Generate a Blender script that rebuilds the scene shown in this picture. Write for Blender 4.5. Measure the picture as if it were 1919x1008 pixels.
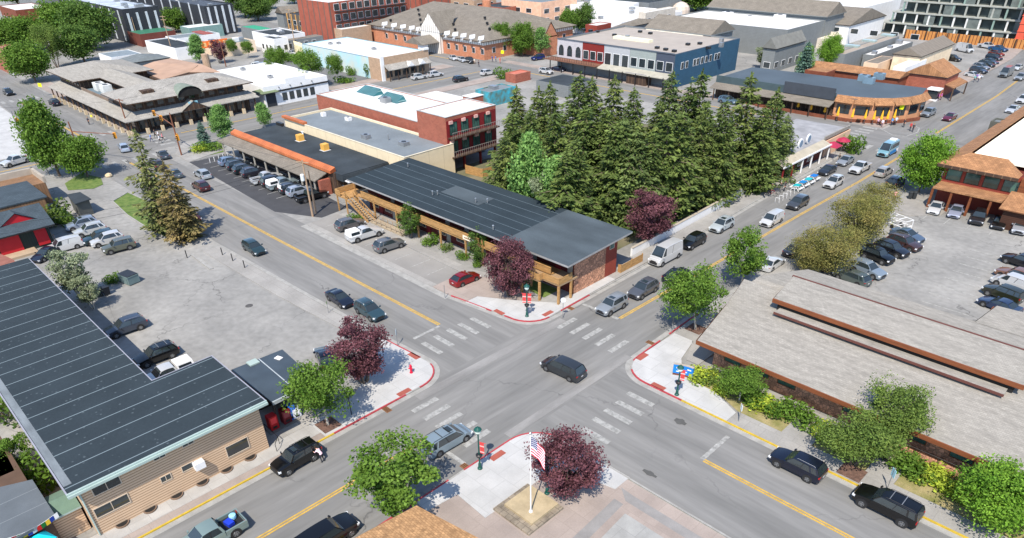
import bpy, math, random
from mathutils import Vector, Matrix
R = math.radians
random.seed(7)
SC = bpy.context.scene
for o in list(bpy.data.objects): bpy.data.objects.remove(o)

# ---------------------------------------------------------------- camera
FPX, PITCH, ROLL, YAW, CY, CAMH = 806.617, R(34.489), R(-1.287), R(45.7445), 438.92, 39.5
_fw = Vector((-math.sin(YAW)*math.cos(PITCH), math.cos(YAW)*math.cos(PITCH), -math.sin(PITCH)))
_rt = Vector((math.cos(YAW), math.sin(YAW), 0)); _up = _rt.cross(_fw)
RT = math.cos(ROLL)*_rt+math.sin(ROLL)*_up; UP = -math.sin(ROLL)*_rt+math.cos(ROLL)*_up
cam = bpy.data.cameras.new('camera'); camo = bpy.data.objects.new('camera', cam); SC.collection.objects.link(camo)
M4 = Matrix.Identity(4)
for i in range(3):
    M4[i][0] = RT[i]; M4[i][1] = UP[i]; M4[i][2] = -_fw[i]
M4[2][3] = CAMH
camo.matrix_world = M4
cam.sensor_width = 36; cam.sensor_fit = 'HORIZONTAL'; cam.lens = FPX/1200*36; cam.shift_y = (CY-315)/1200
cam.clip_start = .5; cam.clip_end = 4000
SC.camera = camo

# ---------------------------------------------------------------- light
SUN_EL, SUN_DIR = R(54), Vector((.51, -.86, 0)).normalized()
w = bpy.data.worlds.new('World'); SC.world = w; w.use_nodes = True
nt = w.node_tree; sky = nt.nodes.new('ShaderNodeTexSky'); sky.sky_type = 'NISHITA'; sky.sun_disc = False
sky.sun_elevation = SUN_EL; sky.sun_rotation = math.atan2(SUN_DIR.x, SUN_DIR.y)
sky.altitude = 1900; sky.air_density = 1; sky.dust_density = 1.2
nt.links.new(sky.outputs[0], nt.nodes['Background'].inputs[0]); nt.nodes['Background'].inputs[1].default_value = .15
sl = bpy.data.lights.new('sun', 'SUN'); sl.energy = 3.5; sl.angle = R(.55); sl.color = (1, .915, .80)
so = bpy.data.objects.new('sun', sl); SC.collection.objects.link(so)
sd = Vector((SUN_DIR.x*math.cos(SUN_EL), SUN_DIR.y*math.cos(SUN_EL), math.sin(SUN_EL)))
so.rotation_euler = sd.to_track_quat('Z', 'Y').to_euler(); so.location = (0, 0, 80)
SC.view_settings.view_transform = 'Standard'; SC.view_settings.look = 'None'
SC.view_settings.exposure = .82; SC.view_settings.gamma = 1

# ---------------------------------------------------------------- helpers
def ray(px, py):
    return RT*((px-600)/FPX)-UP*((py-CY)/FPX)+_fw
def P(px, py, z=0.):
    d = ray(px, py); t = (z-CAMH)/d.z
    return Vector((d.x*t, d.y*t, z))
def PX(px, py, x):
    d = ray(px, py); t = x/d.x
    return Vector((x, d.y*t, CAMH+d.z*t))
def PY(px, py, y):
    d = ray(px, py); t = y/d.y
    return Vector((d.x*t, y, CAMH+d.z*t))
ORG = {}
def link(o): SC.collection.objects.link(o); return o
class MB:
    def __init__(s): s.v = []; s.f = []; s.m = []
    def add(s, vs, fs, m=0):
        b = len(s.v); s.v += [tuple(v) for v in vs]; s.f += [tuple(i+b for i in f) for f in fs]; s.m += [m]*len(fs); return s
    def box(s, x0, x1, y0, y1, z0, z1, m=0):
        if x0 > x1: x0, x1 = x1, x0
        if y0 > y1: y0, y1 = y1, y0
        return s.add([(x0,y0,z0),(x1,y0,z0),(x1,y1,z0),(x0,y1,z0),(x0,y0,z1),(x1,y0,z1),(x1,y1,z1),(x0,y1,z1)],
            [(3,2,1,0),(4,5,6,7),(0,1,5,4),(1,2,6,5),(2,3,7,6),(3,0,4,7)], m)
    def obox(s, c, a, l, wd, z0, z1, m=0):
        ca, sa = math.cos(a), math.sin(a); p = []
        for z in (z0, z1):
            for u, v in ((-l/2,-wd/2),(l/2,-wd/2),(l/2,wd/2),(-l/2,wd/2)):
                p.append((c[0]+u*ca-v*sa, c[1]+u*sa+v*ca, z))
        return s.add(p, [(3,2,1,0),(4,5,6,7),(0,1,5,4),(1,2,6,5),(2,3,7,6),(3,0,4,7)], m)
    def prism(s, poly, z0, z1, m=0, mt=None):
        ar = sum(poly[i][0]*poly[(i+1)%len(poly)][1]-poly[(i+1)%len(poly)][0]*poly[i][1] for i in range(len(poly)))
        if ar < 0: poly = poly[::-1]
        n = len(poly)
        s.add([(p[0],p[1],z0) for p in poly]+[(p[0],p[1],z1) for p in poly], [tuple(range(n-1,-1,-1))]+[(i,(i+1)%n,n+(i+1)%n,n+i) for i in range(n)], m)
        s.add([(p[0],p[1],z1) for p in poly], [tuple(range(n))], m if mt is None else mt)
        return s
    def sheet(s, poly, z, m=0):
        ar = sum(poly[i][0]*poly[(i+1)%len(poly)][1]-poly[(i+1)%len(poly)][0]*poly[i][1] for i in range(len(poly)))
        if ar < 0: poly = poly[::-1]
        return s.add([(p[0],p[1],z) for p in poly], [tuple(range(len(poly)))], m)
    def cyl(s, p0, p1, r0, r1=None, n=8, m=0, cap=True):
        p0 = Vector(p0); p1 = Vector(p1); r1 = r0 if r1 is None else r1
        d = (p1-p0).normalized(); a = d.orthogonal().normalized(); b = d.cross(a)
        vs = [p0+(a*math.cos(2*math.pi*i/n)+b*math.sin(2*math.pi*i/n))*r0 for i in range(n)]
        vs += [p1+(a*math.cos(2*math.pi*i/n)+b*math.sin(2*math.pi*i/n))*r1 for i in range(n)]
        fs = [(i,(i+1)%n,n+(i+1)%n,n+i) for i in range(n)]
        if cap: fs += [tuple(range(n-1,-1,-1)), tuple(range(n,2*n))]
        return s.add(vs, fs, m)
    def tube(s, pts, r, n=6, m=0):
        for a, b in zip(pts, pts[1:]): s.cyl(a, b, r, r, n, m)
        return s
    def lathe(s, prof, c=(0,0,0), n=12, m=0):
        vs = []; fs = []
        for r, z in prof:
            vs += [(c[0]+r*math.cos(2*math.pi*i/n), c[1]+r*math.sin(2*math.pi*i/n), c[2]+z) for i in range(n)]
        for k in range(len(prof)-1):
            fs += [(k*n+i, k*n+(i+1)%n, (k+1)*n+(i+1)%n, (k+1)*n+i) for i in range(n)]
        fs += [tuple(range(n-1,-1,-1)), tuple(range((len(prof)-1)*n, len(prof)*n))]
        return s.add(vs, fs, m)
    def band(s, pts, wd, z0, z1, m=0, side=1):
        """strip of width wd to the left (side 1) of a polyline"""
        pts = [Vector((p[0],p[1])) for p in pts]; off = []
        for i, p in enumerate(pts):
            d = Vector((0,0))
            if i > 0: d += (p-pts[i-1]).normalized()
            if i < len(pts)-1: d += (pts[i+1]-p).normalized()
            d.normalize(); off.append(p+Vector((-d.y,d.x))*wd*side)
        for i in range(len(pts)-1):
            s.prism([pts[i],pts[i+1],off[i+1],off[i]], z0, z1, m)
        return s
    def build(s, name, mats, parent=None, smooth=False):
        if not isinstance(mats, (list, tuple)): mats = [mats]
        og = ORG.get(parent.name) if parent else None
        vs = s.v if og is None else [(a-og[0], b-og[1], c-og[2]) for a, b, c in s.v]
        me = bpy.data.meshes.new(name); me.from_pydata(vs, [], s.f)
        for m in mats: me.materials.append(m)
        me.polygons.foreach_set('material_index', s.m)
        if smooth: me.polygons.foreach_set('use_smooth', [True]*len(s.f))
        me.update()
        o = link(bpy.data.objects.new(name, me))
        if parent: o.parent = parent; ORG[o.name] = og if og is not None else None
        if ORG.get(o.name) is None: ORG.pop(o.name, None)
        return o
def tag(o, label=None, cat=None, group=None, kind=None):
    if label: o['label'] = label
    if cat: o['category'] = cat
    if group: o['group'] = group
    if kind: o['kind'] = kind
    return o
def thing(name, label, cat, loc=(0,0,0), group=None):
    o = link(bpy.data.objects.new(name, None)); o.location = loc; o.empty_display_size = .3
    ORG[o.name] = tuple(loc); return tag(o, label, cat, group)
def copy_tree(o, parent=None):
    c = o.copy(); SC.collection.objects.link(c); c.parent = parent
    for ch in CH[o.name]: copy_tree(ch, c)
    return c
CH = {}
def index_children(root):
    CH[root.name] = [c for c in bpy.data.objects if c.parent == root]
    for c in CH[root.name]: index_children(c)
def kill(root):
    for c in CH[root.name]: kill(c)
    bpy.data.objects.remove(root)

# ---------------------------------------------------------------- materials
MATS = {}
ROOFY = ('roof', 'shake', 'shingle', 'grey_flashing', 'slab', 'canopy', 'paint_', 'blue_grey_flat', 'tan_felt', 'cream_membrane', 'orange_metal', 'skylight', 'treads', 'deck', 'weathered_stone', 'plinth')
def S(h):
    """sRGB 0-255 triple to linear"""
    return tuple(((c/255)/12.92 if c/255 <= .04045 else ((c/255+.055)/1.055)**2.4) for c in h)
def mat(name, col, rough=.85, amt=.12, ns=.8, fine=.06, fs=14, st=(1,1,1), metal=0, coat=0, spec=.4, pat=None, bump=0, emit=None, col2=None, trans=0, isl=0):
    if name in MATS: return MATS[name]
    if any(k in name for k in ROOFY) and 'white' not in name and 'cream' not in name:
        k_ = .66 if not name.startswith('paint_') else .72
        sc = lambda t: tuple(v*k_ for v in t) if isinstance(t, tuple) and len(t) == 3 and all(isinstance(v, float) for v in t) else t
        col = sc(tuple(float(v) for v in col)); pat = tuple(sc(v) for v in pat) if pat else None; col2 = sc(col2) if col2 else None
    m = bpy.data.materials.new(name); m.use_nodes = True; MATS[name] = m
    t = m.node_tree; N = t.nodes; L = t.links; b = N['Principled BSDF']
    b.inputs['Roughness'].default_value = rough; b.inputs['Metallic'].default_value = metal
    b.inputs['Specular IOR Level'].default_value = spec; b.inputs['Coat Weight'].default_value = coat; b.inputs['Coat Roughness'].default_value = .04
    tc = N.new('ShaderNodeTexCoord'); out = None
    mp = N.new('ShaderNodeMapping'); mp.inputs['Scale'].default_value = st; L.new(tc.outputs['Object'], mp.inputs[0])
    def mixc(a, bb, f, mode='MIX'):
        x = N.new('ShaderNodeMix'); x.data_type = 'RGBA'; x.blend_type = mode
        for sock, v in ((x.inputs[6], a), (x.inputs[7], bb), (x.inputs[0], f)):
            if hasattr(v, 'is_linked') or hasattr(v, 'links'): L.new(v, sock)
            elif isinstance(v, (int, float)): sock.default_value = v
            else: sock.default_value = (*v[:3], 1)
        return x.outputs[2]
    def math_(op, a, bb=None, c=None):
        x = N.new('ShaderNodeMath'); x.operation = op
        for i, v in enumerate((a, bb, c)):
            if v is None: continue
            if isinstance(v, (int, float)): x.inputs[i].default_value = v
            else: L.new(v, x.inputs[i])
        return x.outputs[0]
    def ramp(v, a, bb):
        x = N.new('ShaderNodeMapRange'); L.new(v, x.inputs[0]); x.inputs[1].default_value = a; x.inputs[2].default_value = bb; return x.outputs[0]
    col = tuple(col); lo = tuple(c*(1-amt) for c in col); hi = tuple(min(1, c*(1+amt)) for c in col)
    if col2: hi = tuple(col2); lo = col
    n1 = N.new('ShaderNodeTexNoise'); n1.inputs['Scale'].default_value = ns; n1.inputs['Detail'].default_value = 5; L.new(mp.outputs[0], n1.inputs['Vector'])
    out = mixc(lo, hi, ramp(n1.outputs[0], .32, .68))
    if isl:
        g = N.new('ShaderNodeNewGeometry'); r = g.outputs['Random Per Island']
        out = mixc(out, mixc(tuple(c*(1-isl) for c in (1,1,1)), tuple(1+isl for c in (1,1,1)), r), 1., 'MULTIPLY')
    if fine:
        n2 = N.new('ShaderNodeTexNoise'); n2.inputs['Scale'].default_value = fs; n2.inputs['Detail'].default_value = 3; L.new(mp.outputs[0], n2.inputs['Vector'])
        out = mixc(out, mixc((1-fine,)*3, (1+fine,)*3, ramp(n2.outputs[0], .3, .7)), 1., 'MULTIPLY')
    if pat:
        kind = pat[0]; sp = N.new('ShaderNodeSeparateXYZ'); L.new(tc.outputs['Object'], sp.inputs[0])
        if kind in ('brickv', 'shake', 'shakey', 'pavers'):
            _, bw, bh, mc, mo, va = pat
            cb = N.new('ShaderNodeCombineXYZ')
            if kind == 'brickv': L.new(math_('ADD', sp.outputs[0], sp.outputs[1]), cb.inputs[0]); L.new(sp.outputs[2], cb.inputs[1])
            elif kind == 'shakey': L.new(sp.outputs[1], cb.inputs[0]); L.new(sp.outputs[0], cb.inputs[1])
            else: L.new(sp.outputs[0], cb.inputs[0]); L.new(sp.outputs[1], cb.inputs[1])
            br = N.new('ShaderNodeTexBrick'); L.new(cb.outputs[0], br.inputs['Vector'])
            br.inputs['Scale'].default_value = 1; br.inputs['Brick Width'].default_value = bw; br.inputs['Row Height'].default_value = bh
            br.inputs['Mortar Size'].default_value = mo; br.inputs['Mortar Smooth'].default_value = .2; br.inputs['Bias'].default_value = 0
            br.inputs['Color1'].default_value = (1-va,)*3+(1,); br.inputs['Color2'].default_value = (1+va,)*3+(1,); br.inputs['Mortar'].default_value = (1,1,1,1)
            out = mixc(out, br.outputs[0], 1., 'MULTIPLY'); out = mixc(out, mc, br.outputs[1])
        elif kind in ('linex', 'liney', 'linez', 'linexy'):
            _, p, wd, lc = pat[:4]
            ax = {'linex': sp.outputs[0], 'liney': sp.outputs[1], 'linez': sp.outputs[2]}.get(kind)
            if ax is None: ax = math_('ADD', sp.outputs[0], sp.outputs[1])
            fr = math_('FRACT', math_('DIVIDE', ax, p)); f = math_('LESS_THAN', fr, wd/p)
            if len(pat) > 4: f = math_('MULTIPLY', f, pat[4])
            out = mixc(out, lc, f)
        elif kind == 'stone':
            _, s_, mc, va = pat
            vo = N.new('ShaderNodeTexVoronoi'); vo.inputs['Scale'].default_value = s_; L.new(tc.outputs['Object'], vo.inputs['Vector'])
            bw_ = N.new('ShaderNodeRGBToBW'); L.new(vo.outputs['Color'], bw_.inputs[0])
            out = mixc(out, mixc((1-va,)*3, (1+va,)*3, bw_.outputs[0]), 1., 'MULTIPLY')
            ve = N.new('ShaderNodeTexVoronoi'); ve.feature = 'DISTANCE_TO_EDGE'; ve.inputs['Scale'].default_value = s_; L.new(tc.outputs['Object'], ve.inputs['Vector'])
            out = mixc(mc, out, ramp(ve.outputs[0], .02, .09))
        elif kind == 'spots':
            _, s_, lc, th = pat[:4]
            vo = N.new('ShaderNodeTexVoronoi'); vo.inputs['Scale'].default_value = s_; L.new(tc.outputs['Object'], vo.inputs['Vector'])
            out = mixc(out, lc, math_('MULTIPLY', ramp(vo.outputs[0], th, th*.6), pat[5] if len(pat) > 5 else .5))
            if len(pat) > 4:
                p, wd, lc2 = pat[4]; f = math_('LESS_THAN', math_('FRACT', math_('DIVIDE', sp.outputs[0], p)), wd/p); out = mixc(out, lc2, math_('MULTIPLY', f, .8))
        elif kind == 'cracks':
            _, s_, cc, th = pat
            n3 = N.new('ShaderNodeTexNoise'); n3.inputs['Scale'].default_value = .9; n3.inputs['Detail'].default_value = 4; L.new(tc.outputs['Object'], n3.inputs['Vector'])
            va_ = N.new('ShaderNodeVectorMath'); va_.operation = 'ADD'; sc_ = N.new('ShaderNodeVectorMath'); sc_.operation = 'SCALE'; sc_.inputs[3].default_value = 2.2
            L.new(n3.outputs[1], sc_.inputs[0]); L.new(sc_.outputs[0], va_.inputs[0]); L.new(tc.outputs['Object'], va_.inputs[1])
            ve = N.new('ShaderNodeTexVoronoi'); ve.feature = 'DISTANCE_TO_EDGE'; ve.inputs['Scale'].default_value = s_; L.new(va_.outputs[0], ve.inputs['Vector'])
            n4 = N.new('ShaderNodeTexNoise'); n4.inputs['Scale'].default_value = .12; L.new(tc.outputs['Object'], n4.inputs['Vector'])
            f = math_('MULTIPLY', ramp(ve.outputs[0], th, th*.3), ramp(n4.outputs[0], .45, .62))
            out = mixc(out, cc, math_('MULTIPLY', f, .7))
    L.new(out, b.inputs['Base Color'])
    if bump:
        bp = N.new('ShaderNodeBump'); bp.inputs['Strength'].default_value = bump; bp.inputs['Distance'].default_value = .05; L.new(out, bp.inputs['Height']); L.new(bp.outputs[0], b.inputs['Normal'])
    if emit:
        b.inputs['Emission Color'].default_value = (*emit[0], 1); b.inputs['Emission Strength'].default_value = emit[1]
    if trans:
        tr = N.new('ShaderNodeBsdfTranslucent'); L.new(out, tr.inputs[0]); ms = N.new('ShaderNodeMixShader'); ms.inputs[0].default_value = trans
        L.new(b.outputs[0], ms.inputs[1]); L.new(tr.outputs[0], ms.inputs[2]); L.new(ms.outputs[0], N['Material Output'].inputs[0])
    return m
def flat(name, col, rough=.6, **k):
    return mat(name, col, rough, amt=.05, fine=.0, **k)
GL = mat('window_glass', (.025,.035,.04), .06, amt=.3, ns=.3, fine=0, spec=.9)
GLG = mat('green_glass', (.05,.12,.10), .06, amt=.4, ns=.5, fine=0, spec=.8)
WHT = mat('white_paint', (.78,.78,.77), .6, amt=.05)
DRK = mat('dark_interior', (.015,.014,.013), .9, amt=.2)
BLK = mat('black_metal', (.02,.02,.022), .4, amt=.1)
STL = mat('grey_metal', (.35,.36,.37), .35, metal=.6)
WOOD = mat('warm_wood', (.42,.24,.09), .75, amt=.25, ns=1.5, st=(1,1,6), pat=('linexy', .16, .015, (.2,.11,.05)))
CONC = mat('concrete', (.30,.29,.27), .9, amt=.12, ns=.35, fine=.07, fs=6, pat=('pavers', 1.6, 1.6, (.24,.23,.215), .02, .05))
NCONC = mat('new_concrete', (.44,.44,.43), .88, amt=.09, ns=.5, fine=.04, fs=8, pat=('pavers', 1.8, 1.8, (.37,.37,.36), .025, .04))
PINK = mat('pink_concrete', (.32,.268,.235), .9, amt=.13, ns=.4, fine=.06, fs=8, pat=('pavers', 1.5, 1.5, (.275,.23,.20), .02, .05))
KERB = mat('kerb_concrete', (.31,.305,.285), .9, amt=.16, ns=1.2, fine=.1)
KRED = mat('kerb_red_paint', (.38,.05,.06), .75, amt=.2, ns=2.5, fine=.15, fs=9)
KYEL = mat('kerb_yellow_paint', (.50,.35,.035), .75, amt=.12, ns=2.5, fine=.12, fs=9)
ROADP = mat('road_white_paint', (.30,.30,.285), .88, amt=.28, ns=2.2, fine=.15, fs=12)
ROADY = mat('road_yellow_paint', (.50,.315,.06), .85, amt=.18, ns=2, fine=.15, fs=12)
TACT = mat('tactile_red_pad', (.32,.085,.06), .85, amt=.1)
GRASS = mat('dry_grass', (.17,.17,.05), .95, amt=.3, ns=.8, fine=.3, fs=20, col2=(.34,.28,.14))
LAWN = mat('green_grass', (.07,.13,.022), .95, amt=.3, ns=1.2, fine=.3, fs=20, col2=(.15,.20,.05))
DIRT = mat('brown_mulch', (.13,.075,.055), .95, amt=.3, ns=3, fine=.3)
ASPH = mat('lot_asphalt', (.205,.203,.192), .92, ns=.11, fine=.12, fs=1.3, col2=(.315,.308,.288), pat=('cracks', .11, (.10,.098,.094), .012))
ROADA = mat('road_asphalt_a', (.165,.164,.157), .9, ns=.5, fine=.10, fs=2.2, st=(.10,1,1), col2=(.225,.222,.212), pat=('cracks', .06, (.09,.09,.088), .007))
ROADB = mat('road_asphalt_b', (.160,.159,.152), .9, ns=.5, fine=.10, fs=2.2, st=(1,.10,1), col2=(.22,.217,.207), pat=('cracks', .06, (.09,.09,.088), .007))
FRESH = mat('fresh_asphalt', (.055,.056,.06), .9, amt=.12, ns=.5)
# ---------------------------------------------------------------- ground, roads, pavements
def arc(cx, cy, r, a0, a1, n=8):
    return [(cx+r*math.cos(R(a0+(a1-a0)*i/n)), cy+r*math.sin(R(a0+(a1-a0)*i/n))) for i in range(n+1)]
def sheet(name, poly, z, m, kind='structure'):
    return tag(MB().sheet(poly, z).build(name, m), kind=kind)
def slab(name, poly, m, z=.12, z0=0.):
    return tag(MB().prism(poly, z0, z).build(name, m), kind='structure')
g = MB(); g.sheet([(-1600,-1200),(900,-1200),(900,1600),(-1600,1600)], 0); tag(g.build('ground', ASPH), kind='structure')
AL, AU = [(-300,38.4),(-190,35.4),(-150,34.4),(-60,34.8),(-49.4,35.8)], [(-300,50.2),(-190,47.4),(-160,46.6),(-92,47),(-58,46.9),(-49.5,48)]
BLL = [(-46.5,51.3),(-46.6,80),(-47.3,100),(-48.1,140),(-48.6,150)]; BRR = [(-34.0,51.4),(-34.4,62),(-33.9,79),(-32.6,101),(-32,115),(-31.6,148)]
sheet('road', AL+[(-46.1,32.4),(-33.9,32.6),(-30.6,35.9),(40,36.0),(40,48.05),(-30.6,48.05),(-34,51.4),(-46.2,51.3)]+AU[::-1], .004, ROADA)
sheet('road', [(-46.1,-40),(-33.9,-40)]+[(-33.9,32.6)]+BRR+[(-33,200),(-36,280),(-48,380),(-62,380),(-52.5,250),(-48.6,165)]+BLL[::-1]+[(-46.1,32.4)], .008, ROADB)
sheet('road', [(-300,141),(-200,142),(-48.1,142.5),(-31.6,143),(60,146),(60,157),(-33,155),(-48.6,154.6),(-200,154.5),(-300,154)], .012, ROADA)
sheet('road', [(-165,-60),(-149.5,-60),(-149.5,35),(-147.8,70),(-149,141.8),(-166,141.8),(-165.5,70),(-165,34)], .016, ROADB)
sheet('parking_lot', [tuple(P(*p)[:2]) for p in ((222,190),(262,180),(300,187),(408,243),(377,255),(322,248))], .010, FRESH)
# concrete gutter pans beside the kerbs
gt = MB()
W_ARC = arc(-49.4, 32.5, 3.3, 90, 0); N_ARC = arc(-49.5, 51.3, 3.3, -90, 0); E_ARC = arc(-30.6, 51.45, 3.4, 180, 270); S_ARC = arc(-30.6, 32.6, 3.3, 180, 90)
KW = [(-58.5,35.2)]+W_ARC+[(-46.1,-40)]; KN = [(-58.5,46.9)]+N_ARC+[(-46.5,80),(-47.3,100),(-48.1,140)]
KE = [(-32.2,112),(-32.6,101),(-33.9,79),(-34.4,62)]+E_ARC+[(40,48.05)]; KS = [(-33.9,-40)]+S_ARC+[(40,36)]
gt.band(KW, .55, .0, .020, 0, 1); gt.band([(-94,34.2)]+[(-58.5,35.2)], .5, 0, .018, 0, 1)
gt.band(KN, .55, .0, .020, 0, -1); gt.band([(-92,47),(-58.5,46.9)], .9, 0, .019, 0, -1)
gt.band(KE, .55, .0, .020, 0, -1); gt.band(KS, .55, .0, .020, 0, -1)
tag(gt.build('gutter', KERB), kind='structure')
pan = MB(); pan.band([(-45.5,31),(-45.3,52)], 1.1, 0, .021, 0, -1); pan.band([(-34.2,33),(-34.3,51)], .9, 0, .021, 0, 1)
PANM = mat('worn_concrete_pan', (.235,.23,.22), .9, amt=.2, ns=.8, st=(1,.2,1))
tag(pan.build('drain_pan', PANM), kind='structure')
# kerbs: plain, red, yellow
def along(path, a, b):
    """piece of a polyline between arc lengths a and b"""
    out = []; s = 0
    for p, q in zip(path, path[1:]):
        p = Vector(p); q = Vector(q); d = (q-p).length
        if s+d > a and s < b:
            u = max(0, a-s)/d; v = min(1, (b-s)/d)
            if not out: out.append(p.lerp(q, u))
            out.append(p.lerp(q, v))
        s += d
    return out
kb = MB()
for path, side, cuts in ((KW, -1, [(0,8.2,1),(8.2,9.9,0),(9.9,14.6,1),(14.6,16.3,0),(16.3,24.5,1),(24.5,90,2)]), (KN, 1, [(0,6.4,1),(6.4,8.3,0),(8.3,14.2,1),(14.2,16.2,0),(16.2,21.5,1),(21.5,100,0)]),
        (KE, 1, [(0,48.5,0),(48.5,54.6,1),(54.6,56.4,0),(56.4,61.6,1),(61.6,63.3,0),(63.3,70.2,1),(70.2,140,2)]), (KS, 1, [(0,56,2),(56,65.5,1),(65.5,67.2,0),(67.2,77.5,1),(77.5,82,1),(82,140,0)])):
    for a, b, m in cuts:
        pc = along(path, a, b)
        if len(pc) > 1: kb.band(pc, .16, 0, .135 if m else .128, m, side)
tag(kb.build('kerb', [KERB, KRED, KYEL]), kind='structure')
# pavements
def inset(path, d, side):
    pts = [Vector(p) for p in path]; o = []
    for i, p in enumerate(pts):
        t = Vector((0,0))
        if i > 0: t += (p-pts[i-1]).normalized()
        if i < len(pts)-1: t += (pts[i+1]-p).normalized()
        t.normalize(); o.append(tuple(p+Vector((-t.y,t.x))*d*side))
    return o
slab('pavement', inset([(-60,35.1),(-58.5,35.2)]+W_ARC+[(-46.1,21.5)], .16, -1)+[(-48.9,21.5),(-49.6,26.5),(-52.5,31.2),(-56,33.4),(-60,33.6)], NCONC)
slab('pavement', [(-46.26,21.5),(-46.26,-40),(-47.1,-40),(-47.1,21.5)], PINK); slab('pavement', [(-47.12,21.5),(-47.12,-40),(-48.9,-40),(-48.9,21.5)], mat('pale_walk', (.37,.36,.34), .9, amt=.12, ns=.5, pat=('pavers', 1.6, 1.6, (.30,.29,.275), .02, .05)))
slab('pavement', [(-48.95,24.5),(-48.95,17.2),(-58.5,17.2),(-58.5,22.6),(-54,24.5)], CONC, .10)
slab('pavement', [(-94,34.1),(-60.02,35.05),(-60.02,33.3),(-75,32.3),(-94,31.8)], CONC, .07)
slab('pavement', inset([(-56,46.9)]+N_ARC+[(-46.5,64)], .16, 1)+[(-47.9,64),(-47.9,54.4),(-49.6,53.1),(-52,51.4),(-56,49)], NCONC)
slab('pavement', inset([(-46.5,64),(-46.6,80),(-47.3,100),(-48.1,140)], .16, 1)+[(-50.6,140),(-50,100),(-49.4,80),(-49.2,66.4),(-47.9,66.4),(-47.9,64.02)], CONC)
slab('pavement', [(-56.1,47),(-62,46.95),(-62.2,52),(-56.5,54.2),(-52.5,53.8),(-49.7,53.2),(-52.1,51.5),(-56.1,49)], PINK, .10)
slab('pavement', inset(E_ARC+[(-21.6,48.05)], .16, 1)+[(-21.6,49.9),(-24.6,51.4),(-28.6,51.7),(-30.4,54.2),(-31.4,58),(-33.84,58)], NCONC)
slab('pavement', [(-21.58,48.22),(40,48.22),(40,50.2),(-21.58,50.2)], CONC)
slab('pavement', [(-34.0,58.02),(-31.5,58.02),(-29.9,54.4),(-28.5,54.4),(-28.5,78),(-31.2,101),(-31.3,113),(-32,113),(-32.4,101),(-33.7,79),(-34.2,62)], CONC)
slab('pavement', inset([(-33.9,22)]+S_ARC+[(-23.4,35.95)], .16, 1)+[(-23.4,34.2),(-26,33.6),(-28.6,33.2),(-28.6,27.6),(-28.7,24.7),(-32.2,24.9),(-32.5,22)], NCONC)
slab('pavement', [(-32.18,24.88),(-28.68,24.68),(-28.58,33.18),(-26,33.58),(-23.4,34.18),(-23.4,35.8),(40,35.84),(40,-40),(-33.74,-40),(-33.74,21.98),(-32.48,21.98)], PINK, .11)
st = MB()   # grey bands and light panels laid in the plaza
st.prism([(-23.2,34.7),(-22.0,34.6),(3,34.6),(3,33.7),(-22,33.7)], .11, .114); st.prism([(-22.8,33.3),(-21.9,33.3),(-20.4,12),(-21.6,12)], .11, .1145)
tag(st.build('plaza_band', mat('grey_plaza_band', (.245,.235,.225), .9)), kind='structure')
st = MB(); st.prism([(-21.2,32.6),(3,32.6),(3,12),(-19.6,12)], .11, .113)
tag(st.build('plaza_panel', mat('pale_plaza_panel', (.31,.31,.295), .9, pat=('pavers', 2.4, 2.4, (.23,.23,.22), .015, .05))), kind='structure')
slab('pavement', [(-92,47.9),(-62.2,47.8),(-62.2,46.95),(-92,47.05)], CONC, .03)
# motel parking apron, paler concrete strips
sheet('parking_lot', [(-92,48),(-62.2,47.8),(-62.2,52),(-88,52.6),(-92,52.6)], .014, mat('pale_apron', (.26,.25,.232), .92, ns=.2, pat=('cracks', .2, (.12,.12,.11), .004)))
slab('path', [(-91.5,52.7),(-62,52.1),(-56.6,54.3),(-57,55.2),(-62,53.6),(-91.5,54.2)], CONC, .10)
sheet('lawn', [(-60,54.9),(-53,54.6),(-50,54.4),(-50,57.2),(-60,57.2)], .02, LAWN)
# E side verges by the log-roofed building
sheet('lawn', [(-28.5,51.8),(-24.4,51.5),(-21.5,50.25),(-17.3,50.25),(-17.3,53.9),(-28.3,54.2)], .03, GRASS)
sheet('lawn', [(-14.5,50.25),(-9.9,50.25),(-9.9,53.9),(-14.5,53.9)], .03, GRASS)
sheet('lawn', [(-7.6,50.25),(12,50.25),(12,53.9),(-7.6,53.9)], .03, GRASS)
slab('path', [(-17.28,50.22),(-14.52,50.22),(-14.52,55),(-17.28,55)], CONC, .11)
slab('path', [(-9.88,50.22),(-7.62,50.22),(-7.62,55),(-9.88,55)], CONC, .11)
for c in ((-32.6,60.4),(-47.6,22.6),(-10.6,49.3),(-32.8,45)):
    if c[0] == -32.8: continue
    MBx = MB().box(c[0]-.95, c[0]+.95, c[1]-.9, c[1]+.9, .1, .128); tag(MBx.build('planting_bed', DIRT), kind='structure')
# left traffic island and lawns at the far corner
isl = [tuple(P(*p)[:2]) for p in ((133,236),(150,252),(178,270),(196,279),(215,279),(223,273),(214,262),(196,248),(172,236),(150,226))]
sheet('lawn', isl, .05, LAWN); kk = MB(); kk.band(isl+[isl[0]], .18, 0, .14, 0, -1); tag(kk.build('kerb', KERB), kind='structure')
sheet('lawn', [tuple(P(*p)[:2]) for p in ((76,215),(80,223),(110,221),(121,216),(118,208),(95,203))], .05, LAWN)
sheet('lawn', [tuple(P(*p)[:2]) for p in ((222,177),(228,183),(232,185),(262,178),(262,168),(236,165))], .05, LAWN)
sheet('lawn', [(-95,71),(-52,69),(-52,128),(-95,126)], .03, mat('mottled_yard', (.09,.10,.045), .95, amt=.4, ns=.3, col2=(.2,.17,.11)))  # mottled green and tan ground of the yard
slab('pavement', [tuple(P(*p)[:2]) for p in ((205,181),(222,190),(262,176),(240,161),(215,167))], CONC, .08)
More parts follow.
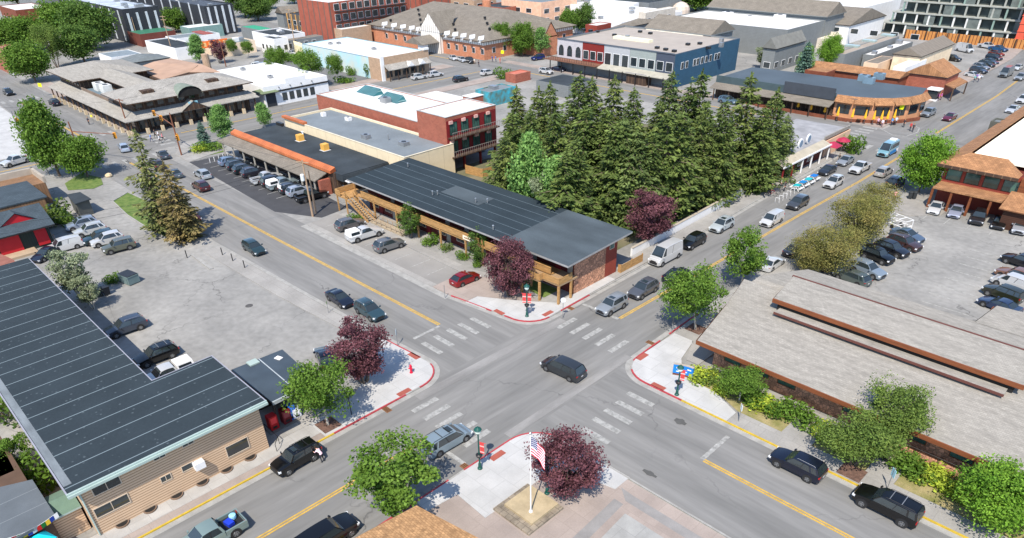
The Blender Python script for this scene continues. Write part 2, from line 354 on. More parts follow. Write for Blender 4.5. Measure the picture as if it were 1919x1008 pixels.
slab('pavement', [(-166,49.2),(-166,141),(-171,141),(-171,53.6)], PINK, .12); slab('pavement', [(-166,47.8),(-240,49.3),(-240,53.5),(-171.1,53.5),(-166.05,49.1)], PINK, .12)
slab('pavement', [(-165.2,34),(-165.2,-20),(-300,-20),(-300,38),(-190,35)], NCONC, .10)
slab('pavement', [(-147.5,78),(-147.5,141),(-143.5,141),(-143.5,78)], PINK, .12)
slab('pavement', [(-49.2,155),(-50,250),(-58,330),(-62,330),(-55,250),(-53.5,155)], PINK, .12)
slab('pavement', [(-160,154.7),(-53.6,154.9),(-53.6,158),(-160,157.6)], PINK, .13)
slab('pavement', [(-31.4,118),(-31.4,141.5),(-24,141.5),(-24,117.1)], CONC, .12)
slab('path', [(-31.2,109.8),(-27.8,110),(-24.5,113.5),(-24.5,117),(-31.2,117)], mat('pale_apron2', (.28,.265,.24), .9), .09)
sheet('parking_lot', [tuple(P(*p)[:2]) for p in ((300,82),(345,104),(400,100),(452,90),(405,66),(340,60),(298,70))], .010, mat('court_asphalt', (.115,.117,.12), .92, ns=.15, col2=(.16,.16,.16)))
# parking bay lines
ln = MB()
def line(a, b, wd=.11, z=.022, m=0):
    a = Vector(a[:2]); b = Vector(b[:2]); d = (b-a).normalized(); n = Vector((-d.y, d.x))*wd/2
    ln.prism([a+n, b+n, b-n, a-n], .0, z, m)
for k in range(11): x = -135.5+k*3.0; line((x,49.6),(x,54.9))
for k in range(8): x = -89+k*3.4; line((x,48.6),(x,51.9), .1)
for k in range(7): x = -27+k*2.9; line((x+1,110.2),(x+1,114.6))
for k in range(9): line((-30.4+k*.0,84+k*2.75),(-24.8,84+k*2.75))
for k in range(8): line((-17.2,84+k*2.75),(-12,84+k*2.75))
for k in range(14): line((-63.5,163+k*5.4),(-58.6,165+k*5.4))
tag(ln.build('bay_lines', mat('worn_bay_paint', (.33,.33,.31), .9, amt=.3, ns=3)), kind='structure')
# crosswalks, stop lines, centre lines
cw = MB()
def bar(px, py, l, wd, ax):
    p = P(px, py)
    if ax == 'x': cw.box(p.x-l/2, p.x+l/2, p.y-wd/2, p.y+wd/2, .0, .026)
    else: cw.box(p.x-wd/2, p.x+wd/2, p.y-l/2, p.y+l/2, .0, .026)
for p in ((562.9,377.9),(548.9,384.7),(535.3,391.5),(520.2,399.3),(506.2,407.6)): bar(*p, 3.1, .62, 'x')
for p in ((664.5,378.6),(679.6,384.9),(694.2,390.9),(709,398.2),(724.9,405.7)): bar(*p, 3.0, .62, 'y')
for p in ((498.3,474.3),(511.9,483.1),(526.5,492.5),(543,503),(558.8,513.3)): bar(*p, 3.0, .62, 'y')
for p in ((750.4,467.5),(737.9,477.9),(723.9,487.8),(710.3,498.2),(698.3,510.2)): bar(*p, 3.0, .62, 'x')
cw.box(-54.2,-53.8,37.6,41.3,0,.027); cw.box(-20.6,-20.2,42.3,46.5,0,.027); cw.box(-45.6,-40.3,56.2,56.6,0,.027); cw.box(-39.2,-34.6,27.6,28,0,.027)
for k in range(6): cw.box(-164+k*2.4,-163+k*2.4,49.2,52.2,0,.026)
for k in range(6): cw.box(-147,-144,36+k*1.9,36.8+k*1.9,0,.026); cw.box(-171,-168,36+k*1.9,36.8+k*1.9,0,.026)
for k in range(6): cw.box(-52.5,-49.6,143.2+k*2,144+k*2,0,.027); cw.box(-46.5+k*2.3,-45.6+k*2.3,139.0,141.8,0,.027)
for k in range(5): cw.box(-222,-219,37+k*1.9,37.8+k*1.9,0,.026)
a0 = [tuple(P(*p)[:2]) for p in ((1030,150),(1045,158),(1062,160),(1076,155),(1078,150),(1070,146))]
cw.band(a0, .25, 0, .028)
tag(cw.build('crosswalk_marking', ROADP), kind='structure')
cl = MB()
def dbl(pts, z=.026):
    for o in (-.13, .13): cl.band(inset(pts, o, 1), .15, 0, z)
dbl([(-146,40.3),(-120,41.0),(-90,41.1),(-54.3,41.45)]); dbl([(-20.2,42.2),(40,42.4)]); dbl([(-218,40.4),(-190,40.2),(-169,40.2)])
dbl([(-40.2,56.6),(-39.9,80),(-39.7,100),(-39.3,120),(-39.4,139)]); dbl([(-39.8,158),(-40.2,200),(-43,260),(-50,330)]); dbl([(-39.6,-20),(-39.5,27.4)])
dbl([(-157.3,56),(-156.4,100),(-155,141)]); dbl([(-157,30),(-157,-40)]); dbl([(-260,148),(-168,148.2)]); dbl([(-145,148.4),(-56,148.5)])
tag(cl.build('centre_line', ROADY), kind='structure')
# tactile pads at the ramps, drain grates, tar patches
tp = MB()
for px, py, a in ((585,365.5,0),(642,367,90),(752.8,417.7,90),(771.5,452.5,0),(485,416.8,0),(473.5,459.3,90),(583,533.5,90)):
    p = P(px, py, .12); tp.obox((p.x, p.y), R(a), 1.5, .62, .12, .135)
tag(tp.build('tactile_paving', TACT), kind='structure')
def grate(px, py, lab):
    p = P(px, py); m = MB(); m.box(p.x-.45, p.x+.45, p.y-.3, p.y+.3, .0, .034)
    for k in range(5): m.box(p.x-.36+k*.16, p.x-.30+k*.16, p.y-.24, p.y+.24, .034, .040, 1)
    tag(m.build('drain_grate', [mat('rusty_iron', (.22,.10,.04), .8, amt=.3), DRK]), lab, 'drain', 'kerbside storm drains')
grate(668.5,361,'rusty storm drain in front of the silver boxy SUV at the stop line')
grate(762,401.5,'rusty storm drain beside the kerb below the round street tree'); grate(453.5,480,'rusty storm drain by the kerb near the yellow to red paint change'); grate(545.5,547,'rusty storm drain at the kerb left of the green lamp post')
pt = MB()
for px, py, rx, ry in ((797,494,.6,.4),(761,554.5,.7,.25)):
    p = P(px, py); pt.sheet([(p.x+rx*math.cos(t*.42)*(1+.2*math.sin(t*2.3)), p.y+ry*math.sin(t*.42)*(1+.2*math.cos(t*1.7))) for t in range(15)], .029)
tag(pt.build('oil_stain', mat('tar_patch', (.09,.09,.086), .9)), kind='structure')
# ---------------------------------------------------------------- vehicles
TYRE = mat('tyre_rubber', (.02,.02,.02), .85, amt=.1, fine=0); RIM = mat('wheel_rim', (.32,.33,.34), .3, metal=.8, amt=.05, fine=0); RIMD = mat('dark_wheel_rim', (.06,.06,.065), .3, metal=.6, amt=.05, fine=0)
PAINT = mat('vehicle_paint', (.5,.5,.5), .3, coat=.8, amt=.03, fine=0)
TRIM = mat('black_trim', (.018,.018,.02), .55, amt=.1, fine=0); HLM = mat('headlight_lens', (.75,.78,.8), .1, amt=.05, fine=0, spec=.8); TLM = mat('taillight_lens', (.38,.012,.012), .15, amt=.1, fine=0, spec=.7)
PLM = mat('number_plate', (.6,.6,.62), .5, amt=.05, fine=0); CHR = mat('chrome', (.55,.56,.57), .15, metal=1, amt=.03, fine=0)
def paint(rgb, metal=.25):
    n = 'paint_%d_%d_%d' % rgb
    return MATS.get(n) or mat(n, S(rgb), .28, coat=.8, amt=.03, fine=0, metal=metal)
VT = {  # L, W, H, hood z front, hood z cowl, belt z, cowl x, roof front x, roof rear x, glass rear x, tail z, wheel r, ground clearance
 'suv':   dict(L=4.75, W=1.93, H=1.74, hf=.88, hc=1.08, b=1.10, c=.95, rf=.28, rr=-1.85, rb=-2.22, tz=1.10, r=.37, gc=.26),
 'bigsuv':dict(L=5.15, W=2.02, H=1.86, hf=1.00, hc=1.20, b=1.20, c=1.15, rf=.55, rr=-2.25, rb=-2.48, tz=1.18, r=.40, gc=.30),
 'boxsuv':dict(L=4.60, W=1.85, H=1.80, hf=.98, hc=1.14, b=1.16, c=.95, rf=.45, rr=-1.98, rb=-2.16, tz=1.16, r=.38, gc=.30),
 'sedan': dict(L=4.75, W=1.83, H=1.45, hf=.68, hc=.92, b=.94, c=.95, rf=.15, rr=-1.05, rb=-1.75, tz=.98, r=.33, gc=.18),
 'hatch': dict(L=4.35, W=1.80, H=1.52, hf=.72, hc=.96, b=.98, c=.95, rf=.20, rr=-1.35, rb=-1.95, tz=1.00, r=.33, gc=.18),
 'wagon': dict(L=4.78, W=1.84, H=1.60, hf=.76, hc=1.0, b=1.02, c=1.0, rf=.30, rr=-1.80, rb=-2.20, tz=1.02, r=.35, gc=.22),
 'minivan':dict(L=5.10, W=1.98, H=1.76, hf=.80, hc=1.04, b=1.02, c=1.55, rf=.72, rr=-2.05, rb=-2.42, tz=1.05, r=.35, gc=.18),
 'van':   dict(L=5.80, W=2.05, H=2.55, hf=1.05, hc=1.32, b=1.35, c=2.15, rf=1.35, rr=-2.78, rb=-2.88, tz=1.35, r=.36, gc=.26),
 'lowvan':dict(L=4.75, W=1.85, H=1.86, hf=.85, hc=1.10, b=1.10, c=1.40, rf=.75, rr=-2.18, rb=-2.32, tz=1.10, r=.33, gc=.2),
 'pickup':dict(L=5.80, W=2.00, H=1.88, hf=1.02, hc=1.20, b=1.22, c=1.25, rf=.62, rr=-.75, rb=-1.0, tz=1.14, r=.41, gc=.34),
}
def shell(mb, st, m=0):
    """loft closed sections across the width; st = list of (x, halfwidth, z0, z1, zc)"""
    n = 10; b = len(mb.v); vs = []; fs = []
    for x, hw, z0, z1, zc in st:
        sh = z0+(z1-z0)*.62
        half = [(hw*.86, z0), (hw*.985, z0+(z1-z0)*.12), (hw, sh), (hw*.945, z1), (hw*.55, zc)]
        vs += [(x, y, z) for y, z in half]+[(x, -y, z) for y, z in half[::-1]]
    for k in range(len(st)-1):
        for i in range(n):
            j = (i+1) % n; fs.append((k*n+i, k*n+j, (k+1)*n+j, (k+1)*n+i))
    fs += [tuple(range(n-1,-1,-1)), tuple(range((len(st)-1)*n, len(st)*n))]
    mb.add(vs, fs, m)
def make_car(kind, name, rails=False, sun=None, extra=None):
    q = VT[kind]; L2 = q['L']/2; W2 = q['W']/2; H = q['H']; gc = q['gc']; b = q['b']; r = q['r']
    t = thing(name, 'x', 'car', (0,0,0))
    pick = kind == 'pickup'; van = kind in ('van', 'lowvan')
    mb = MB()
    st = [(L2, W2*.80, gc+.10, q['hf']-.16, q['hf']-.14), (L2-.10, W2*.90, gc+.02, q['hf']-.03, q['hf']), (L2-.45, W2*.97, gc, q['hf']+.03, q['hf']+.07),
          ((L2+q['c'])/2-.1, W2, gc, (q['hf']+q['hc'])/2+.02, (q['hf']+q['hc'])/2+.07), (q['c']+.05, W2, gc, q['hc']-.01, q['hc']+.02), (q['c']-.4, W2, gc, b, b)]
    if pick:
        st += [(q['rb'], W2, gc, b, b), (q['rb']-.02, W2, gc, .80, .80), (-L2+.06, W2, gc, .80, .80), (-L2, W2*.97, gc+.1, .78, .78)]
    else:
        e = -L2+.12
        st += [(0, W2, gc, b, b), (q['rb']*.8, W2, gc, b+.01, b+.01), (min(q['rb'], e+.1), W2*.98, gc, q['tz'], q['tz']), (-L2+.10, W2*.93, gc+.02, q['tz']-.03, q['tz']), (-L2, W2*.86, gc+.12, q['tz']-.18, q['tz']-.16)]
    shell(mb, st, 0)
    if pick:
        x0 = -L2+.02; x1 = q['rb']-.05
        for s in (-1, 1): mb.box(x0, x1, s*(W2*.86), s*W2*.985, .78, q['tz'])
        mb.box(x0, x0+.10, -W2*.86, W2*.86, .78, q['tz']-.01); mb.box(x0+.12, x1, -W2*.85, W2*.85, .795, .812, 1)
    # roof, pillars
    zr = H; ri = W2*(.80 if van else .74); bi = W2*.925; rf, rr, c, rb = q['rf'], q['rr'], q['c'], q['rb']
    rw = lambda x: ri
    top = [(rf, -ri), (rf, ri), (rr, ri), (rr, -ri)]; n = 6; vs = []; fs = []
    for k in range(n+1):
        x = rf+(rr-rf)*k/n; u = k/n; zz = zr-.05*(abs(u-.45)*2)**2*1.4
        vs += [(x, -ri, zz-.07), (x, -ri*.93, zz-.01), (x, 0, zz+.015), (x, ri*.93, zz-.01), (x, ri, zz-.07)]
    for k in range(n):
        for i in range(4): fs.append((k*5+i, (k+1)*5+i, (k+1)*5+i+1, k*5+i+1))
    mb.add(vs, fs, 0)
    zrf, zrr = vs[0][2], vs[-1][2]
    def pil(xb, xt, wd=.07, m=0):
        for s in (-1, 1):
            y0, y1 = s*bi, s*ri; zt = zrf+(zrr-zrf)*max(0, min(1, (xt-rf)/(rr-rf)))
            mb.add([(xb+wd, y0, b-.01), (xb-wd, y0, b-.01), (xt-wd, y1+s*.004, zt+.01), (xt+wd, y1+s*.004, zt+.01), (xb+wd, y0*.93, b-.01), (xb-wd, y0*.93, b-.01), (xt-wd, y1*.93, zt+.01), (xt+wd, y1*.93, zt+.01)],
                [(0,1,2,3),(7,6,5,4),(0,3,7,4),(1,5,6,2)] if s < 0 else [(3,2,1,0),(4,5,6,7),(4,7,3,0),(2,6,5,1)], m)
    pil(c-.04, rf, .05); pil(rb+.06, rr, .10 if not van else .06)
    pil((c+rb)/2+.1 if not pick else (c+rb)/2, (rf+rr)/2+.1, .035, 1)
    if kind in ('suv', 'bigsuv', 'boxsuv', 'wagon', 'minivan'): pil(rb+.75, rr+.62, .07)
    if van:   # closed cargo sides
        for s in (-1, 1):
            xs = c-.95
            mb.add([(xs, s*bi, b-.02), (rb+.02, s*bi, b-.02), (rr, s*ri, zrr+.02), (xs-.15, s*ri, zrf+.01)], [(0,1,2,3) if s > 0 else (3,2,1,0)], 0)
        mb.add([(rb-.005, -bi, b-.02), (rb-.005, bi, b-.02), (rr-.01, ri, zrr+.02), (rr-.01, -ri, zrr+.02)], [(3,2,1,0)], 0)
    wb = (L2-.92, -L2+1.0) if kind != 'pickup' else (L2-.98, -L2+1.15)
    for x in wb:   # dark wheel arches
        for s in (-1, 1): mb.cyl((x, s*(W2-.10), r+.03), (x, s*(W2+.006), r+.03), r+.085, None, 14, 1)
    mb.box(L2-.14, L2+.015, -W2*.62, W2*.62, gc+.16, q['hf']-.26, 1)   # lower grille
    body = mb.build('body', [PAINT, TRIM], t, smooth=False)
    me = body.data; me.polygons.foreach_set('use_smooth', [p.material_index == 0 and len(p.vertices) == 4 for p in me.polygons])
    if hasattr(me, 'set_sharp_from_angle'): me.set_sharp_from_angle(angle=R(38))
    # glass
    e = .012
    MB().add([(c+.03, -bi*.93, b-.0), (c+.03, bi*.93, b-.0), (rf-.0, ri*.94, zrf+.025), (rf-.0, -ri*.94, zrf+.025)], [(0,1,2,3)]).build('windshield', GL, t)
    if not van: MB().add([(rb-.03, -bi*.90, b), (rb-.03, bi*.90, b), (rr-.02, ri*.93, zrr+.02), (rr-.02, -ri*.93, zrr+.02)], [(3,2,1,0)]).build('rear_window', GL, t)
    for s in (-1, 1):
        xr = rb if not van else c-1.0; xt = rr if not van else c-1.15
        vsd = [(c, s*(bi-.015), b-.01), (xr, s*(bi-.015), b-.01), (xt, s*(ri-.012), zrr+.005 if not van else zrf), (rf, s*(ri-.012), zrf+.005)]
        MB().add(vsd, [(0,1,2,3) if s > 0 else (3,2,1,0)]).build('side_window', GL, t)
    for x in wb:
        for s in (-1, 1):
            y = s*(W2+.012); mw = MB(); mw.cyl((x, y-s*.24, r), (x, y, r), r, None, 18); wh = mw.build('wheel', TYRE, t)
            mr = MB(); mr.cyl((x, y-s*.02, r), (x, y+s*.012, r), r*.64, r*.60, 14, 0)
            for k in range(5):
                a = k*1.2566; mr.cyl((x+math.cos(a)*r*.42, y+s*.0125, r+math.sin(a)*r*.42), (x+math.cos(a)*r*.42, y+s*.02, r+math.sin(a)*r*.42), r*.13, None, 6, 1)
            mr.build('rim', [RIM, TRIM], wh)
    for s in (-1, 1):
        MB().obox((L2-.16, s*W2*.74), s*-.25, .24, .40, q['hf']-.24, q['hf']-.07).build('headlight', HLM, t)
        MB().obox((-L2+.10, s*W2*.80), 0, .16, .26 if not pick else .16, (.86 if not pick else .84), (q['tz']-.08 if not van else 1.3)).build('taillight', TLM, t)
        mm = MB(); mm.obox((c-.12, s*(W2+.10)), s*.3, .12, .22, b+.0, b+.17); mm.build('mirror', [PAINT], t)
    MB().box(L2-.05, L2+.02, -W2*.42, W2*.42, q['hf']-.30, q['hf']-.12).build('grille', TRIM, t)
    MB().box(-L2-.01, -L2+.02, -.16, .16, .62, .74).build('number_plate', PLM, t)
    if rails:
        for s in (-1, 1): MB().tube([(rf-.3, s*ri*.90, H-.02), (rf-.4, s*ri*.90, H+.06), (rr+.25, s*ri*.90, H+.04), (rr+.15, s*ri*.90, H-.04)], .022, 5).build('roof_rail', STL if rails == 1 else TRIM, t)
        if rails in (2, 3):
            for k in range(2):
                x = rf-.65-k*.95; MB().box(x-.03, x+.03, -ri*.9, ri*.9, H+.045, H+.075).build('crossbar', STL if rails == 3 else TRIM, t)
    if sun: MB().box(rf-.18-sun, rf-.18, -ri*.55, ri*.55, H-.02, H+.022).build('sunroof', GL, t)
    if extra == 'topper':
        mt = MB(); x0, x1 = -L2+.05, q['rb']-.02
        mt.add([(x0,-W2*.95,1.13),(x1,-W2*.95,1.13),(x1,-W2*.8,1.86),(x0+.12,-W2*.8,1.86),(x0,W2*.95,1.13),(x1,W2*.95,1.13),(x1,W2*.8,1.86),(x0+.12,W2*.8,1.86)], [(0,1,2,3),(7,6,5,4),(3,2,6,7),(0,3,7,4),(2,1,5,6)])
        mt.build('bed_topper', [WHT], t)
        for s in (-1, 1): MB().add([(x0+.25,s*W2*.925,1.28),(x1-.15,s*W2*.925,1.28),(x1-.15,s*W2*.835,1.72),(x0+.3,s*W2*.835,1.72)], [(0,1,2,3) if s < 0 else (3,2,1,0)]).build('topper_window', GL, t)
    if extra == 'cargo':
        MB().box(-1.5,-1.15,-.5,.5,.82,1.0).build('dark_crate', TRIM, t)
    if extra == 'shuttle':
        for s in (-1, 1):
            MB().add([(c-1.25, s*(bi*.985+.02), b+.12), (rb+.2, s*(bi*.985+.02), b+.12), (rr+.1, s*(ri*1.04+.02), zrr-.25), (c-1.4, s*(ri*1.04+.02), zrf-.25)], [(0,1,2,3) if s > 0 else (3,2,1,0)]).build('side_window', GL, t)
            MB().box(-1.9, 1.6, s*(W2+.002), s*(W2+.012), .5, 1.1).build('side_stripe', flat('shuttle_blue', S((20,120,190))), t)
            MB().add([(-2.6,s*(W2+.014),.5),(-1.9,s*(W2+.014),.5),(-1.2,s*(W2+.014),1.1),(-2.6,s*(W2+.014),1.1)], [(0,1,2,3) if s < 0 else (3,2,1,0)]).build('side_stripe', WHT, t)
        MB().box(-2.3,-1.2,-.6,.6,H,H+.18).build('roof_unit', WHT, t)
    index_children(t); return t
PROTO = {}
def car(kind, px, py, head, rgb, label, group, rails=0, sun=0, extra=None, z=.7, name=None, cat=None, dark=0, sc=.93):
    key = (kind, rails, sun, extra)
    nm = name or {'suv':'suv','bigsuv':'suv','boxsuv':'suv','sedan':'sedan','hatch':'hatchback','wagon':'station_wagon','minivan':'minivan','van':'cargo_van','lowvan':'cargo_van','pickup':'pickup_truck'}[kind]
    if key not in PROTO: PROTO[key] = make_car(kind, nm, rails, sun, extra)
    o = copy_tree(PROTO[key]); o.name = nm
    p = P(px, py, z); o.location = (p.x, p.y, .018)
    o.rotation_euler = (0, 0, R({'+x':0,'+y':90,'-x':180,'-y':-90}.get(head, head) if isinstance(head, str) else head)); o.scale = (sc, sc, sc)
    pm = paint(rgb)
    for ch in [c for c in bpy.data.objects if c.parent == o]:
        for sl_ in ch.material_slots:
            if sl_.material == PAINT: sl_.link = 'OBJECT'; sl_.material = pm
    tag(o, label, cat or {'pickup':'pickup truck','van':'van','lowvan':'van','minivan':'minivan'}.get(kind, 'car'), group)
    return o
BL_, NV, GR, DG, SV, WH = (18,18,20), (22,28,48), (112,116,120), (58,62,66), (165,172,178), (232,233,232)
G1 = 'cars driving and waiting on the cross street'; G2 = 'cars parked at the right lot'; G3 = 'cars parked by the kerbs'; G4 = 'cars parked in the motel bays'; G5 = 'cars on the avenue'
G6 = 'row of vehicles on the fresh black lot'; G7 = 'cars by the red cabin'; G8 = 'cars in the far right lot'; G9 = 'far vehicles around town'; G10 = 'cars parked behind the flat-roofed tan building'
car('minivan',660,430,184,DG,'dark grey minivan crossing the middle of the junction',G5,0,0)
MINI2 = car('minivan',523,514,88,(152,170,180),'pale blue-grey minivan with black sunroof and roof bars, beside the green lamp post',G1,2,.55)
EXPED = car('boxsuv',347,536,-88,BL_,'black boxy SUV parked by the yellow kerb with a person at its tailgate',G3,2,.5)
PUP = car('pickup',244,625,-90,(150,172,168),'pale green pickup with blue things in its bed, cut by the bottom edge',G1,z=1.0)
car('bigsuv',383,627,90,BL_,'black SUV cut by the bottom edge beside the brown shingle roof',G1)
car('suv',935,543,180,NV,'navy blue SUV parked at the yellow kerb, nearest the junction',G3,1)
car('bigsuv',1040,591,180,BL_,'long black SUV with two silver roof bars at the yellow kerb',G3,3)
car('boxsuv',717,357,-90,SV,'silver boxy SUV waiting at the stop line',G1,1,.5)
car('suv',754,338,-90,(100,104,112),'dark grey SUV with black sunroof, second in the waiting queue',G1,1,.6)
car('sedan',793,320,90,(38,44,60),'dark blue car mostly hidden behind the round street tree',G1)
car('van',780,296,-90,WH,'tall white cargo van ahead of a black SUV',G1,z=1.1)
car('suv',812,282,-90,BL_,'black SUV right behind the tall white van',G1)
car('suv',846,263,-90,(215,225,228),'white SUV with black sunroof beside the white wall',G1,1,.7)
car('lowvan',905,255,-90,WH,'small white delivery van on the cross street',G1,z=.9)
car('suv',935,237,-90,(80,84,88),'dark grey SUV behind the small white delivery van',G1,1)
car('suv',977,213,-90,WH,'white SUV with black grille beside the turquoise picnic tables',G1,1,.5)
car('sedan',970,198,-90,(50,54,60),'charcoal sedan with greenish windscreen parked by the white porch posts',G3)
car('sedan',991,187,-90,SV,'silver sedan parked behind the charcoal sedan',G3)
car('pickup',1008,196,-90,WH,'white pickup driving behind the white SUV',G1)
car('van',1041,174,-90,(150,200,215),'blue and white shuttle van near the far crossing',G1,0,0,'shuttle',z=1.1,name='shuttle_van')
car('wagon',1036,200,90,(190,186,178),'beige wagon driving away beside the white pickup',G1,1)
car('suv',1050,212,90,BL_,'black SUV parked in the shade of the round bright tree',G3)
car('sedan',932,291,90,(50,44,46),'dark sedan parked behind the olive-brown willow',G3)
car('sedan',905,307,90,WH,'white sedan parked in the shade above the shake roof',G3)
car('hatch',545,325,88,(150,18,28),'shiny red hatchback parked alone beside the purple tree',G4)
car('suv',410,262,84,(110,108,108),'grey SUV at the left end of the motel bays',G4,1)
car('pickup',427,272,84,WH,'white pickup with a white bed topper between two grey SUVs',G4,0,0,'topper',z=.9)
car('suv',456,286,84,(120,122,124),'grey SUV on the right of the white topper pickup',G4,1,.4)
car('wagon',297,289,-2,(50,74,78),'dark green wagon driving toward the junction',G5)
car('sedan',398,348,-2,(32,40,58),'dark blue sedan parked right behind the teal SUV',G3)
car('suv',433,363,-2,(58,86,96),'teal SUV parked beside the upper-left purple tree',G3,1,.5)
car('sedan',381,417,160,(22,28,46),'dark car almost hidden behind the left purple tree',G3)
car('suv',235,217,178,(84,30,32),'maroon SUV driving toward the far crossing',G5,1)
car('wagon',237,203,178,(190,198,204),'light silver wagon next to the fresh black lot',G5,1)
car('sedan',204,202,178,(96,108,116),'grey-blue sedan behind the tall spruce on the avenue',G5)
car('sedan',191,180,170,(70,78,88),'dark grey sedan turning near the corner flower bed',G5)
car('suv',183,192,178,(88,66,54),'brown car half hidden behind the tall spruce top',G5)
car('wagon',145,172,168,(190,204,222),'pale blue wagon on the far crossing',G5)
car('suv',223,253,0,(100,26,36),'dark red car peeking out behind the brown spruce',G5)
car('pickup',18,187,-72,WH,'white crew cab pickup near the left edge of the picture',G9,z=.9)
car('suv',9.7,107.5,0,BL_,'black SUV farthest left on the far avenue',G9); car('suv',38.6,119.8,0,(40,40,48),'dark SUV on the far avenue before the corner',G9); car('suv',63.5,119.5,180,(30,34,50),'dark blue SUV parked by the grey shake-roofed shops',G9)
car('pickup',26,143,180,(110,160,170),'teal pickup left of the big green tree',G9); car('pickup',36,152,180,(40,48,58),'dark pickup behind the teal pickup by the left plaza',G9)
car('sedan',15.7,84.5,0,WH,'white car parked beside the red brick block at far left',G9)
car('suv',95,262,-97,(165,178,196),'silver-blue SUV at the inner end of the row by the red cabin',G7,1,.5)
car('suv',105,269,-97,(222,226,226),'white SUV second in the row by the red cabin',G7,1)
car('suv',116,278,-97,(36,60,64),'dark green SUV between two white SUVs by the red cabin',G7)
car('suv',125,280,-97,WH,'white SUV beside the olive SUV by the red cabin',G7)
car('boxsuv',139,288,-97,(110,114,100),'olive grey SUV at the open end of the row by the red cabin',G7,1)
car('lowvan',76,287,-92,WH,'white van parked close to the wooden ramp rails',G7)
car('sedan',54,296,-60,(40,48,66),'dark blue sports car parked askew below the wooden rails',G7)
car('suv',147,382,-92,(66,76,92),'blue-grey SUV half in the shade of the long dark roof',G4+' opposite',1)
car('suv',183,415,-92,BL_,'black SUV with silver crossbars half in the roof shade',G4+' opposite',3,.6)
car('pickup',196,439,-92,WH,'white truck just showing above the dark roof corner',G4+' opposite',0,0,'topper')
for i,(px,py,k,c_,l) in enumerate(((270,187,'wagon',(140,160,190),'pale blue wagon at the far end of the fresh black lot'),(279,192,'suv',(50,60,70),'dark slate SUV second on the black lot'),(287,196.5,'suv',(40,52,58),'dark green SUV third on the black lot'),(297,200.5,'suv',(54,54,64),'dark grey SUV fourth on the black lot'),
   (312,207.5,'pickup',WH,'white pickup with black bed on the fresh black lot'),(322,211,'bigsuv',(30,30,36),'black SUV next to the white pickup on the black lot'),(331,214,'pickup',(160,176,180),'silver topper pickup on the black lot'),(342,219,'suv',(56,62,70),'dark grey SUV beside the silver topper pickup'),
   (351,222.5,'suv',(190,200,214),'light silver SUV with sunroof near the utility pole'),(365,228,'pickup',BL_,'black crew pickup at the near end of the black lot'))):
    car(k,px,py,86,c_,l,G6,1 if k == 'suv' else 0,.5 if 'sunroof' in l else 0,'topper' if 'topper' in l else None,z=.8)
car('van',409,212,-88,WH,'white motorhome van squeezed beside the motel stairs',G6,z=1.4,name='motorhome')
car('sedan',558,171,0,(190,200,204),'light car in the shade under the red brick building',G9)
# right lot
car('sedan',1064,274,-12,(96,116,140),'slate blue sedan at the upper end of the row by the willow',G2); car('suv',1060,284,-12,(84,62,62),'brown-red crossover second in the row by the willow',G2,1)
car('suv',1045,291,-12,(34,36,44),'black hatch-backed SUV third in the row by the willow',G2); car('boxsuv',1028,299,-12,(14,16,16),'black jeep-like SUV below the willow',G2)
car('suv',1017,315,-12,(150,166,180),'silver-blue SUV beside the green-grey wagon',G2,1); car('wagon',999,324,168,(92,104,100),'green-grey wagon nearest the shake roof',G2,1)
for px,py,k,c_,l in ((1097,242,'sedan',WH,'white sedan first in the row below the tan-roofed offices'),(1121,246,'sedan',(170,176,196),'silver sedan with dark roof second below the tan-roofed offices'),(1147,254,'suv',(40,40,44),'black SUV third below the tan-roofed offices'),(1172,259,'sedan',(24,26,26),'black sedan fourth below the tan-roofed offices'),(1196,265,'suv',(180,184,190),'silver SUV at the right edge below the tan-roofed offices')):
    car(k,px,py,-82,c_,l,G2)
car('sedan',1127,219,-82,(120,140,160),'blue-grey car under the left carport bay of the offices',G2); car('sedan',1147,223,-82,(150,170,172),'pale green-grey car under the right carport bay of the offices',G2)
for px,py,k,c_,l in ((1197,305,'suv',(26,28,36),'dark car cut by the right edge above the tan SUV'),(1191,322,'suv',(150,110,90),'tan SUV cut by the right edge of the picture'),(1187,331,'lowvan',WH,'white van at the right edge above the olive jeep'),(1176,343,'boxsuv',(52,56,40),'olive green jeep with black wheels at the right edge'),(1172,356,'sedan',(44,62,96),'blue sedan beside the small shake roof at right')):
    car(k,px,py,168,c_,l,G2)
# beyond the far junction
car('suv',1088,131.5,-92,(150,160,170),'silver SUV driving just past the restaurant corner',G1,1); car('sedan',1113.5,136,-92,(120,36,60),'wine red sedan driving beyond the far junction',G1)
for px,py,k,c_,l in ((1179,86,'van',(130,140,146),'grey van parked along the far right kerb'),(1193,78,'sedan',WH,'white sedan parked ahead of the grey far van'),(1196,90,'suv',(170,176,180),'silver SUV driving on the far right street'),(1187,127,'sedan',(220,225,230),'white sedan parked above the tan awning roof at right'),(1199,116,'suv',WH,'white SUV at the right edge of the far street')):
    car(k,px,py,-93,c_,l,G9)
for px,py,k,c_,l in ((1141,87,'sedan',WH,'white coupe nearest in the far right lot'),(1147,82,'suv',(60,72,90),'dark blue SUV behind the white coupe in the far lot'),(1150,78,'suv',(150,160,170),'silver SUV with white stripe in the far lot'),(1156,75,'suv',(40,56,56),'dark green SUV in the middle of the far lot'),(1161,71,'sedan',(70,96,120),'slate sedan in the middle of the far lot'),(1165,67,'suv',(36,60,80),'navy SUV toward the back of the far lot'),(1168,62,'sedan',(130,50,40),'rust red car between blue cars in the far lot'),(1170,57,'pickup',(40,100,150),'bright blue pickup at the back of the far lot'),(1157,53.5,'pickup',WH,'long white pickup before the construction fence')):
    car(k,px,py,-22,c_,l,G8)
car('van',1131,56,-30,WH,'white box van behind the brown gabled roof',G8,z=1.1); car('suv',1117,68,-10,BL_,'black SUV beside the brown gabled roof',G8)
